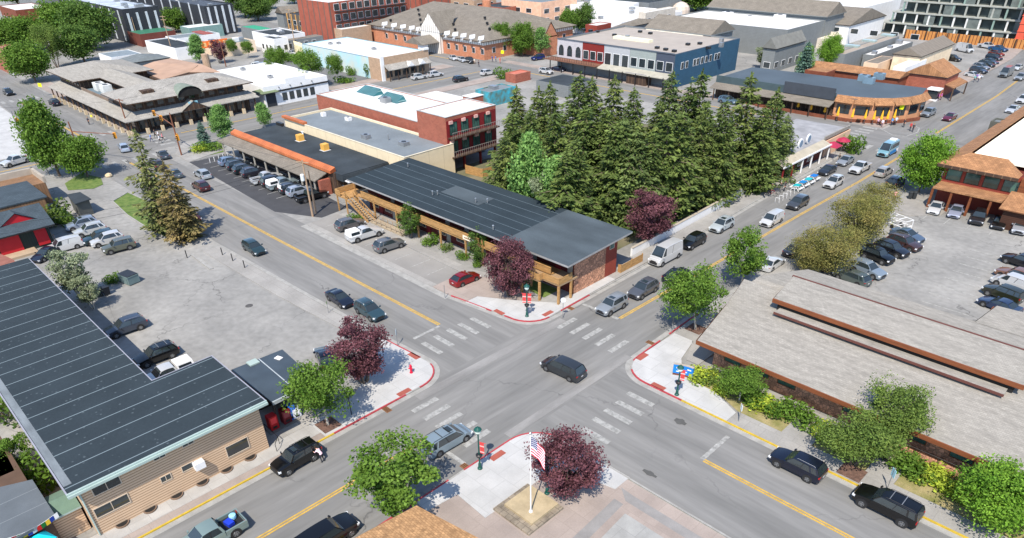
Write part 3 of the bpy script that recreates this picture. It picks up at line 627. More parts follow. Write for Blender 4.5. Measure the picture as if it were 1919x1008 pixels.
for px,py,k,c_,l,a in ((491,89.5,'suv',WH,'white SUV left of two parked in front of the timbered shop',80),(510,86.5,'suv',(225,228,230),'white SUV right of two parked in front of the timbered shop',80),(539.8,92,'suv',(30,40,48),'black SUV driving alone on the far cross street',84),(571.5,84.5,'suv',WH,'white SUV driving on the far cross street',84),(531,67,'sedan',WH,'white car left of three before the brick hotel',-20),(541.5,69,'sedan',(200,206,210),'silver car in the middle of three before the brick hotel',-20),(551,70.5,'suv',(44,46,48),'black car right of three before the brick hotel',-20),(630.5,67,'suv',(30,50,130),'bright blue car waiting under the hotel corner trees',-100)):
    car(k,px,py,a,c_,l,G9)
for px,py,k,c_,l,a in ((376,71,'suv',(30,34,40),'black SUV by the mural wall, left of two',60),(403,77,'bigsuv',(24,26,36),'black SUV by the mural wall, right of two',0),(425,83,'suv',WH,'white car beside the shrubs below the mural',20),(312,84,'suv',(190,200,210),'silver car between young trees in the court',60),(303,76,'suv',WH,'white car at the back of the tree court',60),(311,76.5,'suv',(40,50,70),'dark blue car at the back of the tree court',60),(343,61,'sedan',WH,'white car below the low grey shop roof',0),(331,66,'sedan',(40,44,50),'dark car by the hedge below the grey shop roof',0),(320,59,'suv',(24,26,30),'black car in front of the small white shop',0),(640,83,'suv',WH,'white car parked below the storefront balcony',0),(655,80,'sedan',(36,40,70),'dark blue car parked below the storefront balcony',0),(853,117,'suv',(110,140,160),'blue-grey SUV at the dark canopy behind the spruces',0),(173,48,'suv',(40,50,60),'dark car near the green-roofed shed',30),(437,42,'sedan',(180,190,196),'silver car beside the brick hotel wall',0)):
    car(k,px,py,a,c_,l,G10)
for t_ in PROTO.values(): kill(t_)
# things in the bed of the pale pickup
pl = PUP.location
m = MB(); m.obox((pl.x+.1,pl.y+1.6), .2, .7,.5,.83,1.15); tag(m.build('tool_box', flat('toolbox_blue', S((30,60,190)))), 'blue tool box in the bed of the pale green pickup', 'box')
m = MB(); m.lathe([(.26,.83),(.28,1.0),(.26,1.15),(.1,1.2)], (pl.x-.35,pl.y+2.1,0), 12); tag(m.build('plastic_bin', flat('bin_pale_blue', S((150,205,235)))), 'pale blue round bin in the bed of the pale green pickup', 'bin')
# ---------------------------------------------------------------- trees and plants
import numpy as np
def leafmat(name, c0, c1, isl=.35, tr=.25):
    k = 1.75 if 'needle' in name else 1.6; c0 = tuple(v*k for v in c0); c1 = tuple(v*k for v in c1); tr += .12
    return mat(name, c0, .7, ns=.55, fine=.12, fs=3, col2=c1, trans=tr, isl=isl, spec=.25)
BARK = mat('tree_bark', (.16,.12,.09), .95, amt=.3, ns=4, st=(1,1,.3)); PALEBARK = mat('pale_bark', (.42,.40,.35), .9, amt=.25, ns=5)
L_GREEN = leafmat('leaf_green', (.046,.100,.010), (.115,.188,.030)); L_BRIGHT = leafmat('leaf_bright', (.065,.15,.012), (.15,.26,.03)); L_DEEP = leafmat('leaf_deep', (.036,.078,.014), (.095,.155,.03))
L_PURP = leafmat('leaf_purple', (.048,.018,.024), (.145,.058,.068), .45, .15); L_OLIVE = leafmat('leaf_olive', (.055,.095,.018), (.135,.19,.04)); L_WILLOW = leafmat('leaf_willow', (.09,.105,.025), (.24,.205,.07))
L_SAGE = leafmat('leaf_sage', (.09,.12,.06), (.24,.27,.17)); L_YELL = leafmat('leaf_yellow_green', (.17,.24,.02), (.34,.38,.05)); L_ASPEN = leafmat('leaf_aspen', (.085,.165,.045), (.17,.29,.08))
N_GREEN = leafmat('needle_green', (.032,.055,.014), (.108,.142,.036), .4, .15); N_BROWN = leafmat('needle_brown', (.075,.072,.026), (.18,.135,.055), .4, .15); N_OLIVE = leafmat('needle_olive', (.06,.075,.025), (.14,.15,.05), .4, .15); N_BLUE = leafmat('needle_blue', (.04,.08,.06), (.10,.16,.12), .4, .1)
N_GREEN2 = leafmat('needle_green_warm', (.040,.062,.016), (.118,.145,.038), .4, .15); N_GREEN3 = leafmat('needle_green_deep', (.036,.060,.018), (.11,.145,.045), .4, .15)
def quads(c, d, n, l, w):
    """quads at centres c, long axis d, normal-ish n"""
    d = d/np.linalg.norm(d, axis=1, keepdims=True); s = np.cross(d, n); s /= np.linalg.norm(s, axis=1, keepdims=True)+1e-9
    l = l[:,None]/2; w = w[:,None]/2
    v = np.stack([c-d*l, c-s*w+d*l*.1, c+d*l, c+s*w+d*l*.1], 1).reshape(-1, 3)
    return v
def qmesh(name, v, m, parent):
    n = len(v)//4; me = bpy.data.meshes.new(name); me.vertices.add(len(v)); me.vertices.foreach_set('co', v.astype(np.float32).ravel())
    me.loops.add(n*4); me.loops.foreach_set('vertex_index', np.arange(n*4, dtype=np.int32)); me.polygons.add(n); me.polygons.foreach_set('loop_start', np.arange(0, n*4, 4, dtype=np.int32))
    me.update(calc_edges=True); me.materials.append(m); o = link(bpy.data.objects.new(name, me)); o.parent = parent; return o
def rnd_dirs(rg, n):
    v = rg.normal(size=(n,3)); return v/np.linalg.norm(v, axis=1, keepdims=True)
def broadleaf(name, H, rx, base, m, bark, seed, leaf=.26, clumps=60, per=95, form='round', trunk=.16, spread=.62, stems=1):
    """tapered trunk with limbs reaching to leaf clumps spread through the crown volume"""
    rg = np.random.default_rng(seed); t = thing(name, 'x', 'tree'); tb = MB(); cz = (H+base)/2; rz = (H-base)/2
    pts = []
    while len(pts) < clumps:
        p = rg.uniform(-1, 1, 3); r = np.linalg.norm(p)
        if r > 1 or r < rg.uniform(.15, .75): continue
        if form == 'cone': k = 1-.72*(p[2]+1)/2; p[:2] *= k*1.15
        if form == 'vase': k = .45+.62*(p[2]+1)/2; p[:2] *= k
        if form == 'oval': k = 1-.35*abs(p[2]-.1); p[:2] *= k
        pts.append([p[0]*rx*.86, p[1]*rx*.86, cz+p[2]*rz*.88])
    pts = np.array(pts)
    for s in range(stems):
        a = 6.28*s/stems+seed; o = .35*rx*(stems > 1); tz = base+(H-base)*.55
        p0 = Vector((math.cos(a)*.12*(stems > 1), math.sin(a)*.12*(stems > 1), 0)); p1 = Vector((math.cos(a)*o*.4, math.sin(a)*o*.4, base)); p2 = Vector((math.cos(a)*o, math.sin(a)*o, tz))
        tb.cyl(p0, p1, trunk, trunk*.8, 8); tb.cyl(p1, p2, trunk*.8, trunk*.35, 8)
    for i in range(0, len(pts), 2):
        z0 = base+(pts[i][2]-base)*rg.uniform(.1, .45); z0 = max(base*.9, z0); a = Vector((0,0,z0)); b = Vector(pts[i]); mid = a.lerp(b, .5)+Vector((0,0,.12*rx))
        tb.cyl(a, mid, trunk*.34, trunk*.2, 5); tb.cyl(mid, b, trunk*.2, trunk*.07, 5)
    tb.build('trunk', bark, t)
    cr = rx*spread*.62; V = []
    for p in pts:
        n = int(per*rg.uniform(.6, 1.3)); R_ = cr*rg.choice([.5,.7,.9,1.1,1.3])*rg.uniform(.85, 1.1); d = rnd_dirs(rg, n)*(rg.uniform(.12, 1.08, (n,1))**.55); c = p+d*np.array([R_, R_, R_*.72])
        ax = rnd_dirs(rg, n); nn = rnd_dirs(rg, n)+np.array([0,0,.9])+d*.6
        V.append(quads(c, ax, nn, leaf*rg.uniform(.7, 1.5, n), leaf*rg.uniform(.55, 1.0, n)))
    qmesh('crown', np.concatenate(V), m, t); index_children(t); return t
def conifer(name, H, rad, m, seed, tiers=30, dens=1., base=.06, ragged=.15, leaf=.34, lean=0):
    rg = np.random.default_rng(seed); t = thing(name, 'x', 'tree'); tb = MB(); tb.cyl((0,0,0), (0,0,H*.97), .028*H*.75, .02, 8); V = []
    for k in range(tiers):
        u = (k+rg.uniform(-.3, .3))/tiers; z = H*(base+(1-base)*u*.99); L = (rad*(1-u)**.70*(.6 if k < 2 else 1)+.20)*rg.uniform(.82, 1.14); nb = int((5+5*(1-u))*dens+.5); a0 = rg.uniform(0, 6.28)
        for j in range(nb):
            a = a0+6.283*j/nb+rg.uniform(-.25, .25); l = L*rg.uniform(1-ragged*2, 1+ragged); dr = np.array([math.cos(a), math.sin(a)])
            def pt(s): return np.array([dr[0]*l*s, dr[1]*l*s, z-l*.42*s+l*.22*s*s])
            if k % 2 == 0 and l > .8: e = pt(.92); tb.cyl((0,0,z), tuple(e), .03+.008*l, .012, 4, 0, False)
            n = max(6, int(l*17*dens)); s = rg.uniform(.12, 1, n)**.75; c = np.stack([pt(x) for x in s]); wd = .17*l*(1-.55*s)+.10
            lat = np.array([-dr[1], dr[0], 0]); off = rg.uniform(-1, 1, n)*wd*1.5; c = c+off[:,None]*lat+rg.normal(size=(n,3))*.07; c[:,2] -= np.abs(off)*.25
            ax = np.array([dr[0], dr[1], -.25])+lat*(np.sign(off)*.75)[:,None]+rg.normal(size=(n,3))*.22; nn = np.array([0,0,1.])+rg.normal(size=(n,3))*.45
            V.append(quads(c, ax, nn, leaf*rg.uniform(.8, 1.7, n), leaf*rg.uniform(.38, .7, n)))
    n = 14; V.append(quads(np.stack([rg.normal(size=n)*.07, rg.normal(size=n)*.07, H*rg.uniform(.94, 1.0, n)], 1), np.array([[0,0,1.]])+rg.normal(size=(n,3))*.4, rg.normal(size=(n,3)), np.full(n, .4), np.full(n, .14)))
    tb.build('trunk', BARK, t); qmesh('crown', np.concatenate(V), m, t); index_children(t); return t
def bushproto(name, m, seed, n=700, leaf=.16):
    rg = np.random.default_rng(seed); t = thing(name, 'x', 'shrub'); V = []
    for k in range(14):
        p = rg.uniform(-.6, .6, 3)*np.array([1,1,.5])+np.array([0,0,.5]); q = n//14; d = rnd_dirs(rg, q)*(rg.uniform(.4, 1, (q,1))**.5)*.48; c = p+d; c[:,2] = np.abs(c[:,2])
        V.append(quads(c, rnd_dirs(rg, q), rnd_dirs(rg, q)+np.array([0,0,1.]), leaf*rg.uniform(.7, 1.5, q), leaf*rg.uniform(.5, 1, q)))
    tb = MB()
    for k in range(5): tb.cyl((0,0,0), tuple(rg.uniform(-.5, .5, 2))+(.6,), .03, .012, 4)
    tb.build('stem', BARK, t); qmesh('foliage', np.concatenate(V), m, t); index_children(t); return t
TP = {
 'sprA': conifer('spruce_tree', 10, 3.0, N_GREEN, 1, 32), 'sprB': conifer('spruce_tree', 10, 3.3, N_GREEN, 2, 30, 1.05, .05, .22), 'sprC': conifer('spruce_tree', 10, 2.7, N_GREEN, 3, 34, 1., .06, .18), 'sprD': conifer('spruce_tree', 10, 3.0, N_GREEN2, 7, 28, 1., .06, .28, .38), 'sprE': conifer('spruce_tree', 10, 3.2, N_GREEN3, 8, 33, 1.1, .05, .24, .32), 'sprF': conifer('spruce_tree', 10, 2.6, N_GREEN, 9, 26, .9, .08, .34, .40),
 'thin': conifer('spruce_tree', 10, 2.3, N_OLIVE, 4, 26, .75, .08, .35, .38), 'brown': conifer('spruce_tree', 10, 2.6, N_BROWN, 5, 24, .8, .06, .3, .4), 'blue': conifer('spruce_tree', 10, 3.6, N_BLUE, 6, 18, .8, .04, .1, .7),
 'gr1': broadleaf('street_tree', 6, 3.0, 1.7, L_GREEN, PALEBARK, 11, .19, 58, 170, 'round', .11), 'gr2': broadleaf('street_tree', 6, 3.0, 1.6, L_GREEN, PALEBARK, 12, .20, 30, 230, 'vase', .10, .5),
 'pu1': broadleaf('purple_tree', 6, 2.9, .35, L_PURP, BARK, 13, .15, 85, 190, 'oval', .10, .42, 5), 'pu2': broadleaf('purple_tree', 6, 2.9, .4, L_PURP, BARK, 14, .15, 70, 210, 'vase', .10, .46, 5),
 'cot': broadleaf('broadleaf_tree', 6, 2.9, .8, L_DEEP, BARK, 15, .26, 95, 120, 'round', .16), 'cotb': broadleaf('broadleaf_tree', 6, 2.9, .8, L_GREEN, BARK, 25, .26, 95, 120, 'round', .16), 'asp': broadleaf('aspen_tree', 6, 1.9, .7, L_ASPEN, PALEBARK, 16, .2, 80, 110, 'cone', .10),
 'asp2': broadleaf('broadleaf_tree', 6, 2.4, .6, L_GREEN, BARK, 26, .20, 100, 150, 'cone', .14), 'gr3': broadleaf('street_tree', 6, 3.2, 1.3, L_GREEN, PALEBARK, 27, .20, 30, 300, 'vase', .12, .50, 3),
 'bri': broadleaf('bright_tree', 6, 3.0, .5, L_BRIGHT, BARK, 17, .17, 110, 190, 'oval', .12), 'wil': broadleaf('willow_tree', 6, 3.2, .3, L_WILLOW, BARK, 18, .12, 80, 190, 'vase', .09, .62, 6), 'oli': broadleaf('olive_tree', 6, 3.0, .9, L_OLIVE, BARK, 19, .15, 55, 190, 'vase', .09, .55, 3),
 'bir': broadleaf('pale_tree', 6, 2.3, 1.2, L_SAGE, PALEBARK, 20, .2, 50, 95, 'vase', .10, .55, 3), 'dark': broadleaf('dark_shrub_tree', 6, 2.0, .4, L_DEEP, BARK, 22, .17, 60, 90, 'oval', .08, .5, 3),
 'bg': bushproto('shrub', L_GREEN, 31), 'by': bushproto('shrub', L_YELL, 32), 'bo': bushproto('shrub', L_OLIVE, 33), 'bd': bushproto('shrub', L_DEEP, 34)}
def tree(k, x, y, h, wd, label, group, base=None, cat='tree', rot=None, z0=0., hp=None):
    """h = height in metres, wd = crown width in metres; x, y world"""
    pr = TP[k]; o = copy_tree(pr); o.name = pr.name.split('.')[0]
    ph = {'s': 10}.get(k[0], 6); pw = {'sprD':6,'sprE':6.4,'sprF':5.2,'sprA':6,'sprB':6.6,'sprC':5.4,'thin':4.6,'brown':5.2,'blue':7.2,'asp':4.2,'asp2':5.2,'gr3':6.2,'bir':4.6,'dark':4.2,'wil':6.2,'pu1':5.6,'pu2':5.8,'bri':5.8,'oli':6}.get(k, 6)
    if k in ('thin','brown','blue'): ph = 10
    if k[0] == 'b' and len(k) == 2: ph = 1.15; pw = 1.9
    o.location = (x, y, z0); o.scale = (wd/pw, wd/pw*random.uniform(.93, 1.07), h/ph); o.rotation_euler = (0, 0, random.uniform(0, 6.28) if rot is None else rot)
    return tag(o, label, cat, group)
def tt(k, px, py, h, wd, label, group, **kw):      # px, py = where the tip of the tree shows
    p = P(px, py, h); return tree(k, p.x, p.y, h, wd, label, group, **kw)
def tbse(k, px, py, h, wd, label, group, **kw):    # px, py = foot of the tree
    p = P(px, py, 0); return tree(k, p.x, p.y, h, wd, label, group, **kw)
GS = 'tall spruces in the grove behind the motel'; n_gs = 0
for k,px,py,h,wd,l in (('sprA',606,98,14,8,'spruce at the far left edge of the grove, beside the red brick building'),('sprB',628,100,15,8,'second spruce from the left in the back of the grove'),('sprA',646,91,15.5,8,'spruce in the back row just left of the tallest one'),
   ('sprB',676,78,18,9,'tallest spruce of the grove, breaking the storefront line'),('sprC',698,86,16.5,8,'narrow spruce right of the tallest one'),('sprA',721,84,17,8,'spruce in the back row below the storefront street lamp'),('sprC',746,104,15,7,'shorter spruce in the gap in front of the white storefront'),
   ('sprB',771,116,14,7.5,'low spruce left of the pair before the blue building'),('sprA',790,78,18,8.5,'tall spruce before the blue-sided building, left of a pair'),('sprC',826,82,17.5,8.5,'tall spruce before the blue-sided building, right of a pair'),('sprB',808,92,16,8,'spruce crowded between the tall pair'),
   ('sprC',864,140,14,8,'spruce in shadow left of the tall restaurant spruce'),
   ('sprE',593,152,12.5,7.5,'low spruce at the left edge of the grove above the lane'),('sprC',600,132,13,7,'spruce leaning over the lane on the left of the grove'),('sprA',622,128,13.5,8,'spruce above the pale young trees'),('sprB',655,124,15,9,'broad spruce in the second row, left'),('sprA',690,122,15.5,9,'broad spruce in the second row, middle left'),('sprC',716,128,15,9,'broad spruce in the second row, middle'),('sprB',752,138,15,9,'broad spruce in the second row, middle right'),
   ('sprA',788,128,15.5,9,'broad spruce in the second row, right'),('sprB',826,130,15.5,9,'broad spruce in the second row before the shaded yard'),('sprC',846,118,15.5,8,'spruce with its tip against the grey car canopy'),
   ('sprA',676,158,14,8,'front spruce above the purple tree on the left'),('sprB',706,165,14,9,'front spruce directly above the back purple tree'),('sprC',734,160,15,9,'front spruce over the corner of the yard'),('sprA',766,158,15,9.5,'front spruce near the white yard wall, left'),('sprB',800,166,14,9,'front spruce near the white yard wall, middle'),('sprC',834,164,13.5,8.5,'front spruce near the white yard wall, right'),
   ('sprB',660,176,12.5,8,'front spruce behind the motel roof'),('sprC',780,200,11,8,'low front spruce with branches over the wall')):
    p_ = P(px, py, h); n_gs = n_gs+1; kk = ('sprA','sprD','sprC','sprB','sprF','sprE','sprD')[(n_gs*5+len(l)) % 7]
    q_ = Vector((min(p_.x, -54.2), p_.y)); pc = P(757,288).to_2d(); dv = q_-pc
    if dv.length < 8.5: q_ = pc+Vector((-.75,.66))*8.5+(Vector((-.66,-.75))*(dv.cross(Vector((-.75,.66)))*-.5))
    o_ = tree(kk, q_.x, q_.y, h*random.uniform(.96, 1.03), wd*random.uniform(1.0, 1.22), l, GS); o_.rotation_euler = (R(random.uniform(-2.2, 2.2)), R(random.uniform(-2.2, 2.2)), random.uniform(0, 6.28))
for k,px,py,h,wd,l in (('sprD',860,216,17.4,9,'tall spruce standing before the dark-roofed restaurant'),('sprB',893,209,14.6,8.6,'spruce at the right edge of the grove by the long canopy'),('sprC',880,223,13.2,8,'smaller spruce between the two by the long canopy'),('sprE',911,201,9.6,6.6,'lowest spruce at the right end of the grove'),('sprA',834,234,15.4,8.6,'front spruce over the white wall near the bicycles')):
    o_ = tbse(k,px,py,h,wd,l,GS)
tt('asp',621,150,13.6,8,'light green tree rising behind the motel roof, taller of two','pale trees behind the motel roof'); tt('asp',654,178,11.4,8.4,'light green tree behind the motel roof, broader and lower of two','pale trees behind the motel roof'); tt('bir',640,200,9,6,'silvery green young tree behind the motel roof','pale trees behind the motel roof'); tt('by',677,213,3.5,2.6,'yellow-green sapling behind the motel roof','pale trees behind the motel roof',cat='shrub')
def lean(o, a):
    o.rotation_mode = 'QUATERNION'; from mathutils import Quaternion; o.rotation_quaternion = Quaternion(Vector((-.7,.7,0)), a) @ Quaternion((0,0,1), 1.); return o
GP = 'purple-leaved trees'
tree('pu1', P(598,347)[0], P(598,347)[1], 7.6, 6.4, 'dark purple tree at the motel corner by the green lamp', GP); tree('pu2', P(757,286)[0], P(757,286)[1], 8.0, 8.6, 'dark purple tree behind the stone-faced motel wall', GP)
tree('pu2', -50.9, 28.9, 7.5, 7.3, 'purple tree on the white corner beside the teal SUV', GP); tree('pu1', P(662,580)[0], P(662,580)[1], 6.7, 6.0, 'purple tree right beside the flagpole', GP)
GT = 'green street trees in planting beds'
lean(tree('gr1', -47.6, 22.6, 6.6, 6.4, 'green street tree by the dark carport roof', GT), -.02); lean(tree('gr1', -32.6, 60.3, 7.3, 7.2, 'green round street tree in the bed beside the shake roof', GT, rot=1.), -.16); tree('gr2', P(868,337)[0], P(868,337)[1], 7.4, 7.4, 'green street tree shading the kerb above the shake roof corner', GT, rot=2.)
tree('gr3', P(464,606)[0], P(464,606)[1]+.2, 6.6, 8.6, 'wide open green tree above the brown shingle roof', GT, rot=.5); tree('gr1', P(865,470)[0], P(865,470)[1]+.2, 3.4, 4.6, 'low round green tree beside the blue entrance sign', GT)
tree('oli', -11.0, 50.4, 5.0, 7.4, 'olive-green tree over the navy SUV', 'trees in front of the shake-roofed building'); tree('oli', P(1040,528)[0]-.4, P(1040,528)[1]+.6, 6.4, 6.4, 'olive tree rising against the shake roof', 'trees in front of the shake-roofed building')
tree('bri', P(1160,612)[0], P(1160,612)[1], 5.4, 6.4, 'large bright green tree cut by the right edge', 'trees in front of the shake-roofed building'); 
for px,py,h,wd in ((968,318,6.6,9),(1000,288,7.8,9.5),(945,318,5,7),(1018,262,6.4,7.5)):
    tree('wil', P(px,py)[0], P(px,py)[1], h, wd, {968:'olive-brown willow above the black jeep',1000:'tallest olive-brown willow by the parking lot',945:'low brown willow leaning to the street',1018:'olive-brown willow nearest the trailer rack'}[px], 'willows between the street and the right lot')
tbse('bri',1076,226,9.5,7.5,'round bright green tree by the far right offices','trees round the far junctions')
tbse('asp',940,98,9.5,5.6,'tall dark fir-like tree behind the orange roof','trees round the far junctions'); tbse('blue',938,100,10.5,5.5,'blue-green spruce behind the orange roof','trees round the far junctions'); tbse('bri',968,84,9.5,6.5,'bright green tree right of the blue-green spruce','trees round the far junctions')
tree('asp2', P(70,206)[0], P(70,206)[1], 13.8, 9.5, 'big green tree on the far left corner lawn', 'trees of the left side'); tree('cotb', P(103,207)[0], P(103,207)[1], 7.6, 8, 'dark lower tree beside the big one on the corner lawn', 'trees of the left side'); tree('asp', P(57,204)[0], P(57,204)[1], 9, 5, 'slender green tree on the left of the corner lawn', 'trees of the left side')
GI = 'spruces on the traffic island'
tt('thin',157,152,15,7,'tall thin olive spruce on the traffic island',GI); tt('thin',170,196,9.5,5.5,'small green spruce between the two on the island',GI); tt('brown',190,188,11.5,6.6,'browning spruce on the traffic island',GI); tt('brown',206,217,7.6,5.2,'short brown spruce at the island tip by the road',GI)
tree('bir', P(96,352)[0], P(96,352)[1], 7, 6.0, 'pale silvery tree beside the long dark roof', 'trees of the left side', rot=.3); tbse('bir',110,362,4.5,4,'small pale tree below the silvery one','trees of the left side')
tbse('bo',68,262,3.4,5,'olive bush beside the dark shingled cabin roof','shrubs round the cabin',cat='shrub'); tbse('bg',44,575,3.4,4.6,'green bush between the long dark roof and the low grey roof','shrubs round the cabin',cat='shrub'); tbse('gr2',30,560,4.4,3.8,'small green tree beside the low grey roof at bottom left','trees of the left side'); tbse('bd',10,490,3,5,'dark bush below the left edge of the long dark roof','shrubs round the cabin',cat='shrub')
tbse('dark',482,278,5.2,4.2,'dark leafy tree in front of the motel balcony, left','dark trees before the motel balcony'); tbse('dark',561,310,5.2,3.6,'dark leafy tree in front of the motel balcony, right','dark trees before the motel balcony')
for i,(px,py,h,w,l) in enumerate(((418,257,1,2.4,'green bush under the motel stairs'),(486,272,1.1,1.4,'small bush at the foot of the left dark tree'),(505,286,1.3,2.8,'largest round bush before the motel'),(523,293,1.0,1.9,'yellowish round bush before the motel'),(543,303,1.1,2,'round bush near the right dark tree'),(560,312,1.1,1.6,'green bush under the right dark tree'))):
    tbse('bo' if 'yell' in l else 'bg',px,py,h,w,l,'bushes along the motel path',cat='shrub')
tbse('by',846,462,.9,2.2,'yellow-green bush right of the low round tree','hedge plants before the shake-roofed building',cat='shrub')
k_ = 0
for x0,kk,h,l in ((-27.3,'by',.9,'yellow shrub left of the low round tree'),(-26.4,'bo',.8,'olive shrub behind the blue entrance sign'),(-21.6,'bg',1.1,'green hedge shrub at the left path edge'),(-20.2,'by',.9,'lime hedge shrub beside the left path'),(-18.7,'bg',1.2,'deep green hedge shrub left of the olive trees'),(-16.4,'bg',1.3,'hedge shrub under the window wall, near the path'),(-14.3,'by',1.,'lime shrub at the foot of the olive tree'),(-12.6,'bg',1.3,'green shrub behind the olive tree'),(-8.3,'bg',1.2,'green hedge shrub right of the second path'),(-6.8,'bg',1.1,'second green hedge shrub along the ramp'),(-5.2,'by',1.,'lime shrub along the stone ramp'),(-3.6,'by',1.,'yellow shrub beside the bright tree')):
    tree(kk, x0, 52.9, h*1.15, 3.5, l, 'hedge plants before the shake-roofed building', cat='shrub')
GY = 'young trees in far courts'
for k,px,py,h,wd,l in (('asp',264,165,7.5,6.2,'light green tree at the corner flower bed'),('asp',311,150,5.5,4.6,'light green bush tree left of the cream parapet'),('blue',241,171,5,3.4,'small blue spruce in the corner flower bed'),('bg',246,175,1.6,5,'leafy bed shrub below the small blue spruce'),('by',232,178,1.3,4,'yellow-green bed shrub at the street corner'),
   ('asp',235,74,8.5,7,'slender green tree before the white garden wall'),('pu2',259,74,7,7,'purple tree behind the pinkish roof'),('gr1',327,92,8,7,'young green tree left in the tree court'),('gr1',366,102,9,8.5,'young green tree in the middle of the tree court'),('gr1',395,97,7,5,'thin young tree right in the tree court'),('gr1',292,68,5,4.5,'green tree by the orange sign, right'),('gr1',274,66,5,4,'green tree by the orange sign, left'),
   ('bo',437,90,3.6,4.4,'olive shrub at the mural corner'),('bg',450,91,2.6,3,'green shrub against the pale brick end'),('bg',412,88,2.4,3,'green shrub near the white car by the mural'),('bg',345,70,2.2,10,'dark hedge below the grey shop roof'),('bg',405,96,1.5,6,'hedge behind the red brick building'),('bg',590,92,3,4.5,'olive shrub beside the turquoise wall'),
   ('cotb',587,64,9.5,7,'dark green tree at the hotel corner, left'),('cotb',612,66,10,7,'dark green tree at the hotel corner, middle'),('asp',634,66,8.5,7,'pale green tree at the hotel corner, right'),('cotb',666,42,9,7,'green tree behind the white arched storefront, left'),('cot',684,40,10,7.5,'dark green tree behind the white arched storefront, right'),
   ('bg',996,178,3.2,4.5,'clipped green hedge tree at the plaza edge'),('bir',892,80,6,6,'grey-green tree beside the blue wall end'),('bg',80,262,2,3,'green plant beside the cabin ramp'),('bg',134,330,1.2,2.5,'low plant by the dumpster')):
    tbse(k,px,py,h,wd,l,GY, cat='shrub' if len(k) == 2 else 'tree')
GZ = 'large trees at the upper left'
for k,px,py,h,wd,l in (('cotb',12,60,11,18,'broad green tree at the left picture edge'),('cotb',34,60,11,15,'bright green tree under the rusty building'),('cotb',42,96,11,12,'round green tree beside the red brick block'),('cotb',84,52,15,17,'large bright green tree before the black building'),('cot',112,58,15,17,'large dark green tree before the black building'),('cot',100,74,11,13,'dark green tree behind the shake-roofed shops'),('oli',68,80,13,11,'sparse yellow-green tree among the dark ones'),
   ('cotb',207,38,9,9,'yellow-green tree before the black building'),('cotb',262,32,9,8,'yellow-green tree above the white roof'),('cot',288,20,11,16,'dark tree mass left of the modern apartments'),('cot',303,24,10,13,'dark tree close to the modern apartments'),('cotb',318,10,9,10,'green tree behind the modern apartments'),('cotb',345,4,9,12,'green tree at the top edge near the apartments'),('cot',58,26,6,6,'small dark tree between the rusty building and the black one')):
    tbse(k,px,py,h,wd,l,GZ)
for i,(px,py) in enumerate(((700,4),(726,6),(762,7),(778,9),(795,9),(815,9),(835,9),(853,8),(869,8),(22,3),(430,3),(470,5),(745,8))):
    tbse(('cot','cotb','cotb','cot')[i%4],px,py+3,10,19,'far green tree at the top edge, '+('behind the white market roof','above the white market roof','left of the domed shed','right of the domed shed','above the grey gabled hall','over the middle of the grey hall','over the right part of the grey hall','beside the purple far tree','near the far pale houses','above the rusty building','beyond the brick apartments','beyond the hotel ridge','over the orange crane base')[i],'far trees along the top edge')
tbse('pu2',860,10,9,10,'dark purple tree at the top edge above the grey hall','far trees along the top edge')
for t_ in TP.values(): kill(t_)
# ---------------------------------------------------------------- building helpers
def window(parent, face, c, u, z, w, h, fm=None, gm=None, name='window', div=1, sill=False, depth=.05, two=True):
    """window on a wall: face 'x' (looks to +x at x=c, u=y) or 'y' (looks to -y at y=c, u=x)"""
    fm = fm or WHT; gm = gm or GL; f = MB(); t = .07 if w > .7 else .05
    def bx(mb, a0, a1, z0, z1, d0, d1):
        if face == 'x': mb.box(c+d0, c+d1, a0, a1, z0, z1)
        else: mb.box(a0, a1, c-d1, c-d0, z0, z1)
    bx(f, u-w/2-t, u+w/2+t, z+h/2, z+h/2+t, -.02, depth); bx(f, u-w/2-t, u+w/2+t, z-h/2-t, z-h/2, -.02, depth)
    bx(f, u-w/2-t, u-w/2, z-h/2, z+h/2, -.02, depth); bx(f, u+w/2, u+w/2+t, z-h/2, z+h/2, -.02, depth)
    for k in range(1, div): bx(f, u-w/2+w*k/div-.025, u-w/2+w*k/div+.025, z-h/2, z+h/2, -.01, depth-.005)
    o = f.build(name, fm, parent)
    p = MB(); bx(p, u-w/2, u+w/2, z-h/2, z+h/2, -.015, .018); p.build('pane', gm, o)
    if sill: q = MB(); bx(q, u-w/2-t-.05, u+w/2+t+.05, z-h/2-t-.05, z-h/2-t, -.01, depth+.08); q.build('sill', fm, o)
    return o
def fwindow(parent, face, c, u, z, w, h, gm=None, name='window', fm=None):
    """small far window: frame and pane in one mesh"""
    m = MB(); t = .1
    for k, (a, zz, d) in enumerate(((t, t, .05), (0, 0, .075))):
        if face == 'x': m.box(c-.02, c+d, u-w/2-a, u+w/2+a, z-h/2-zz, z+h/2+zz, k)
        else: m.box(u-w/2-a, u+w/2+a, c-d, c+.02, z-h/2-zz, z+h/2+zz, k)
    return m.build(name, [fm or WHT, gm or GL], parent)
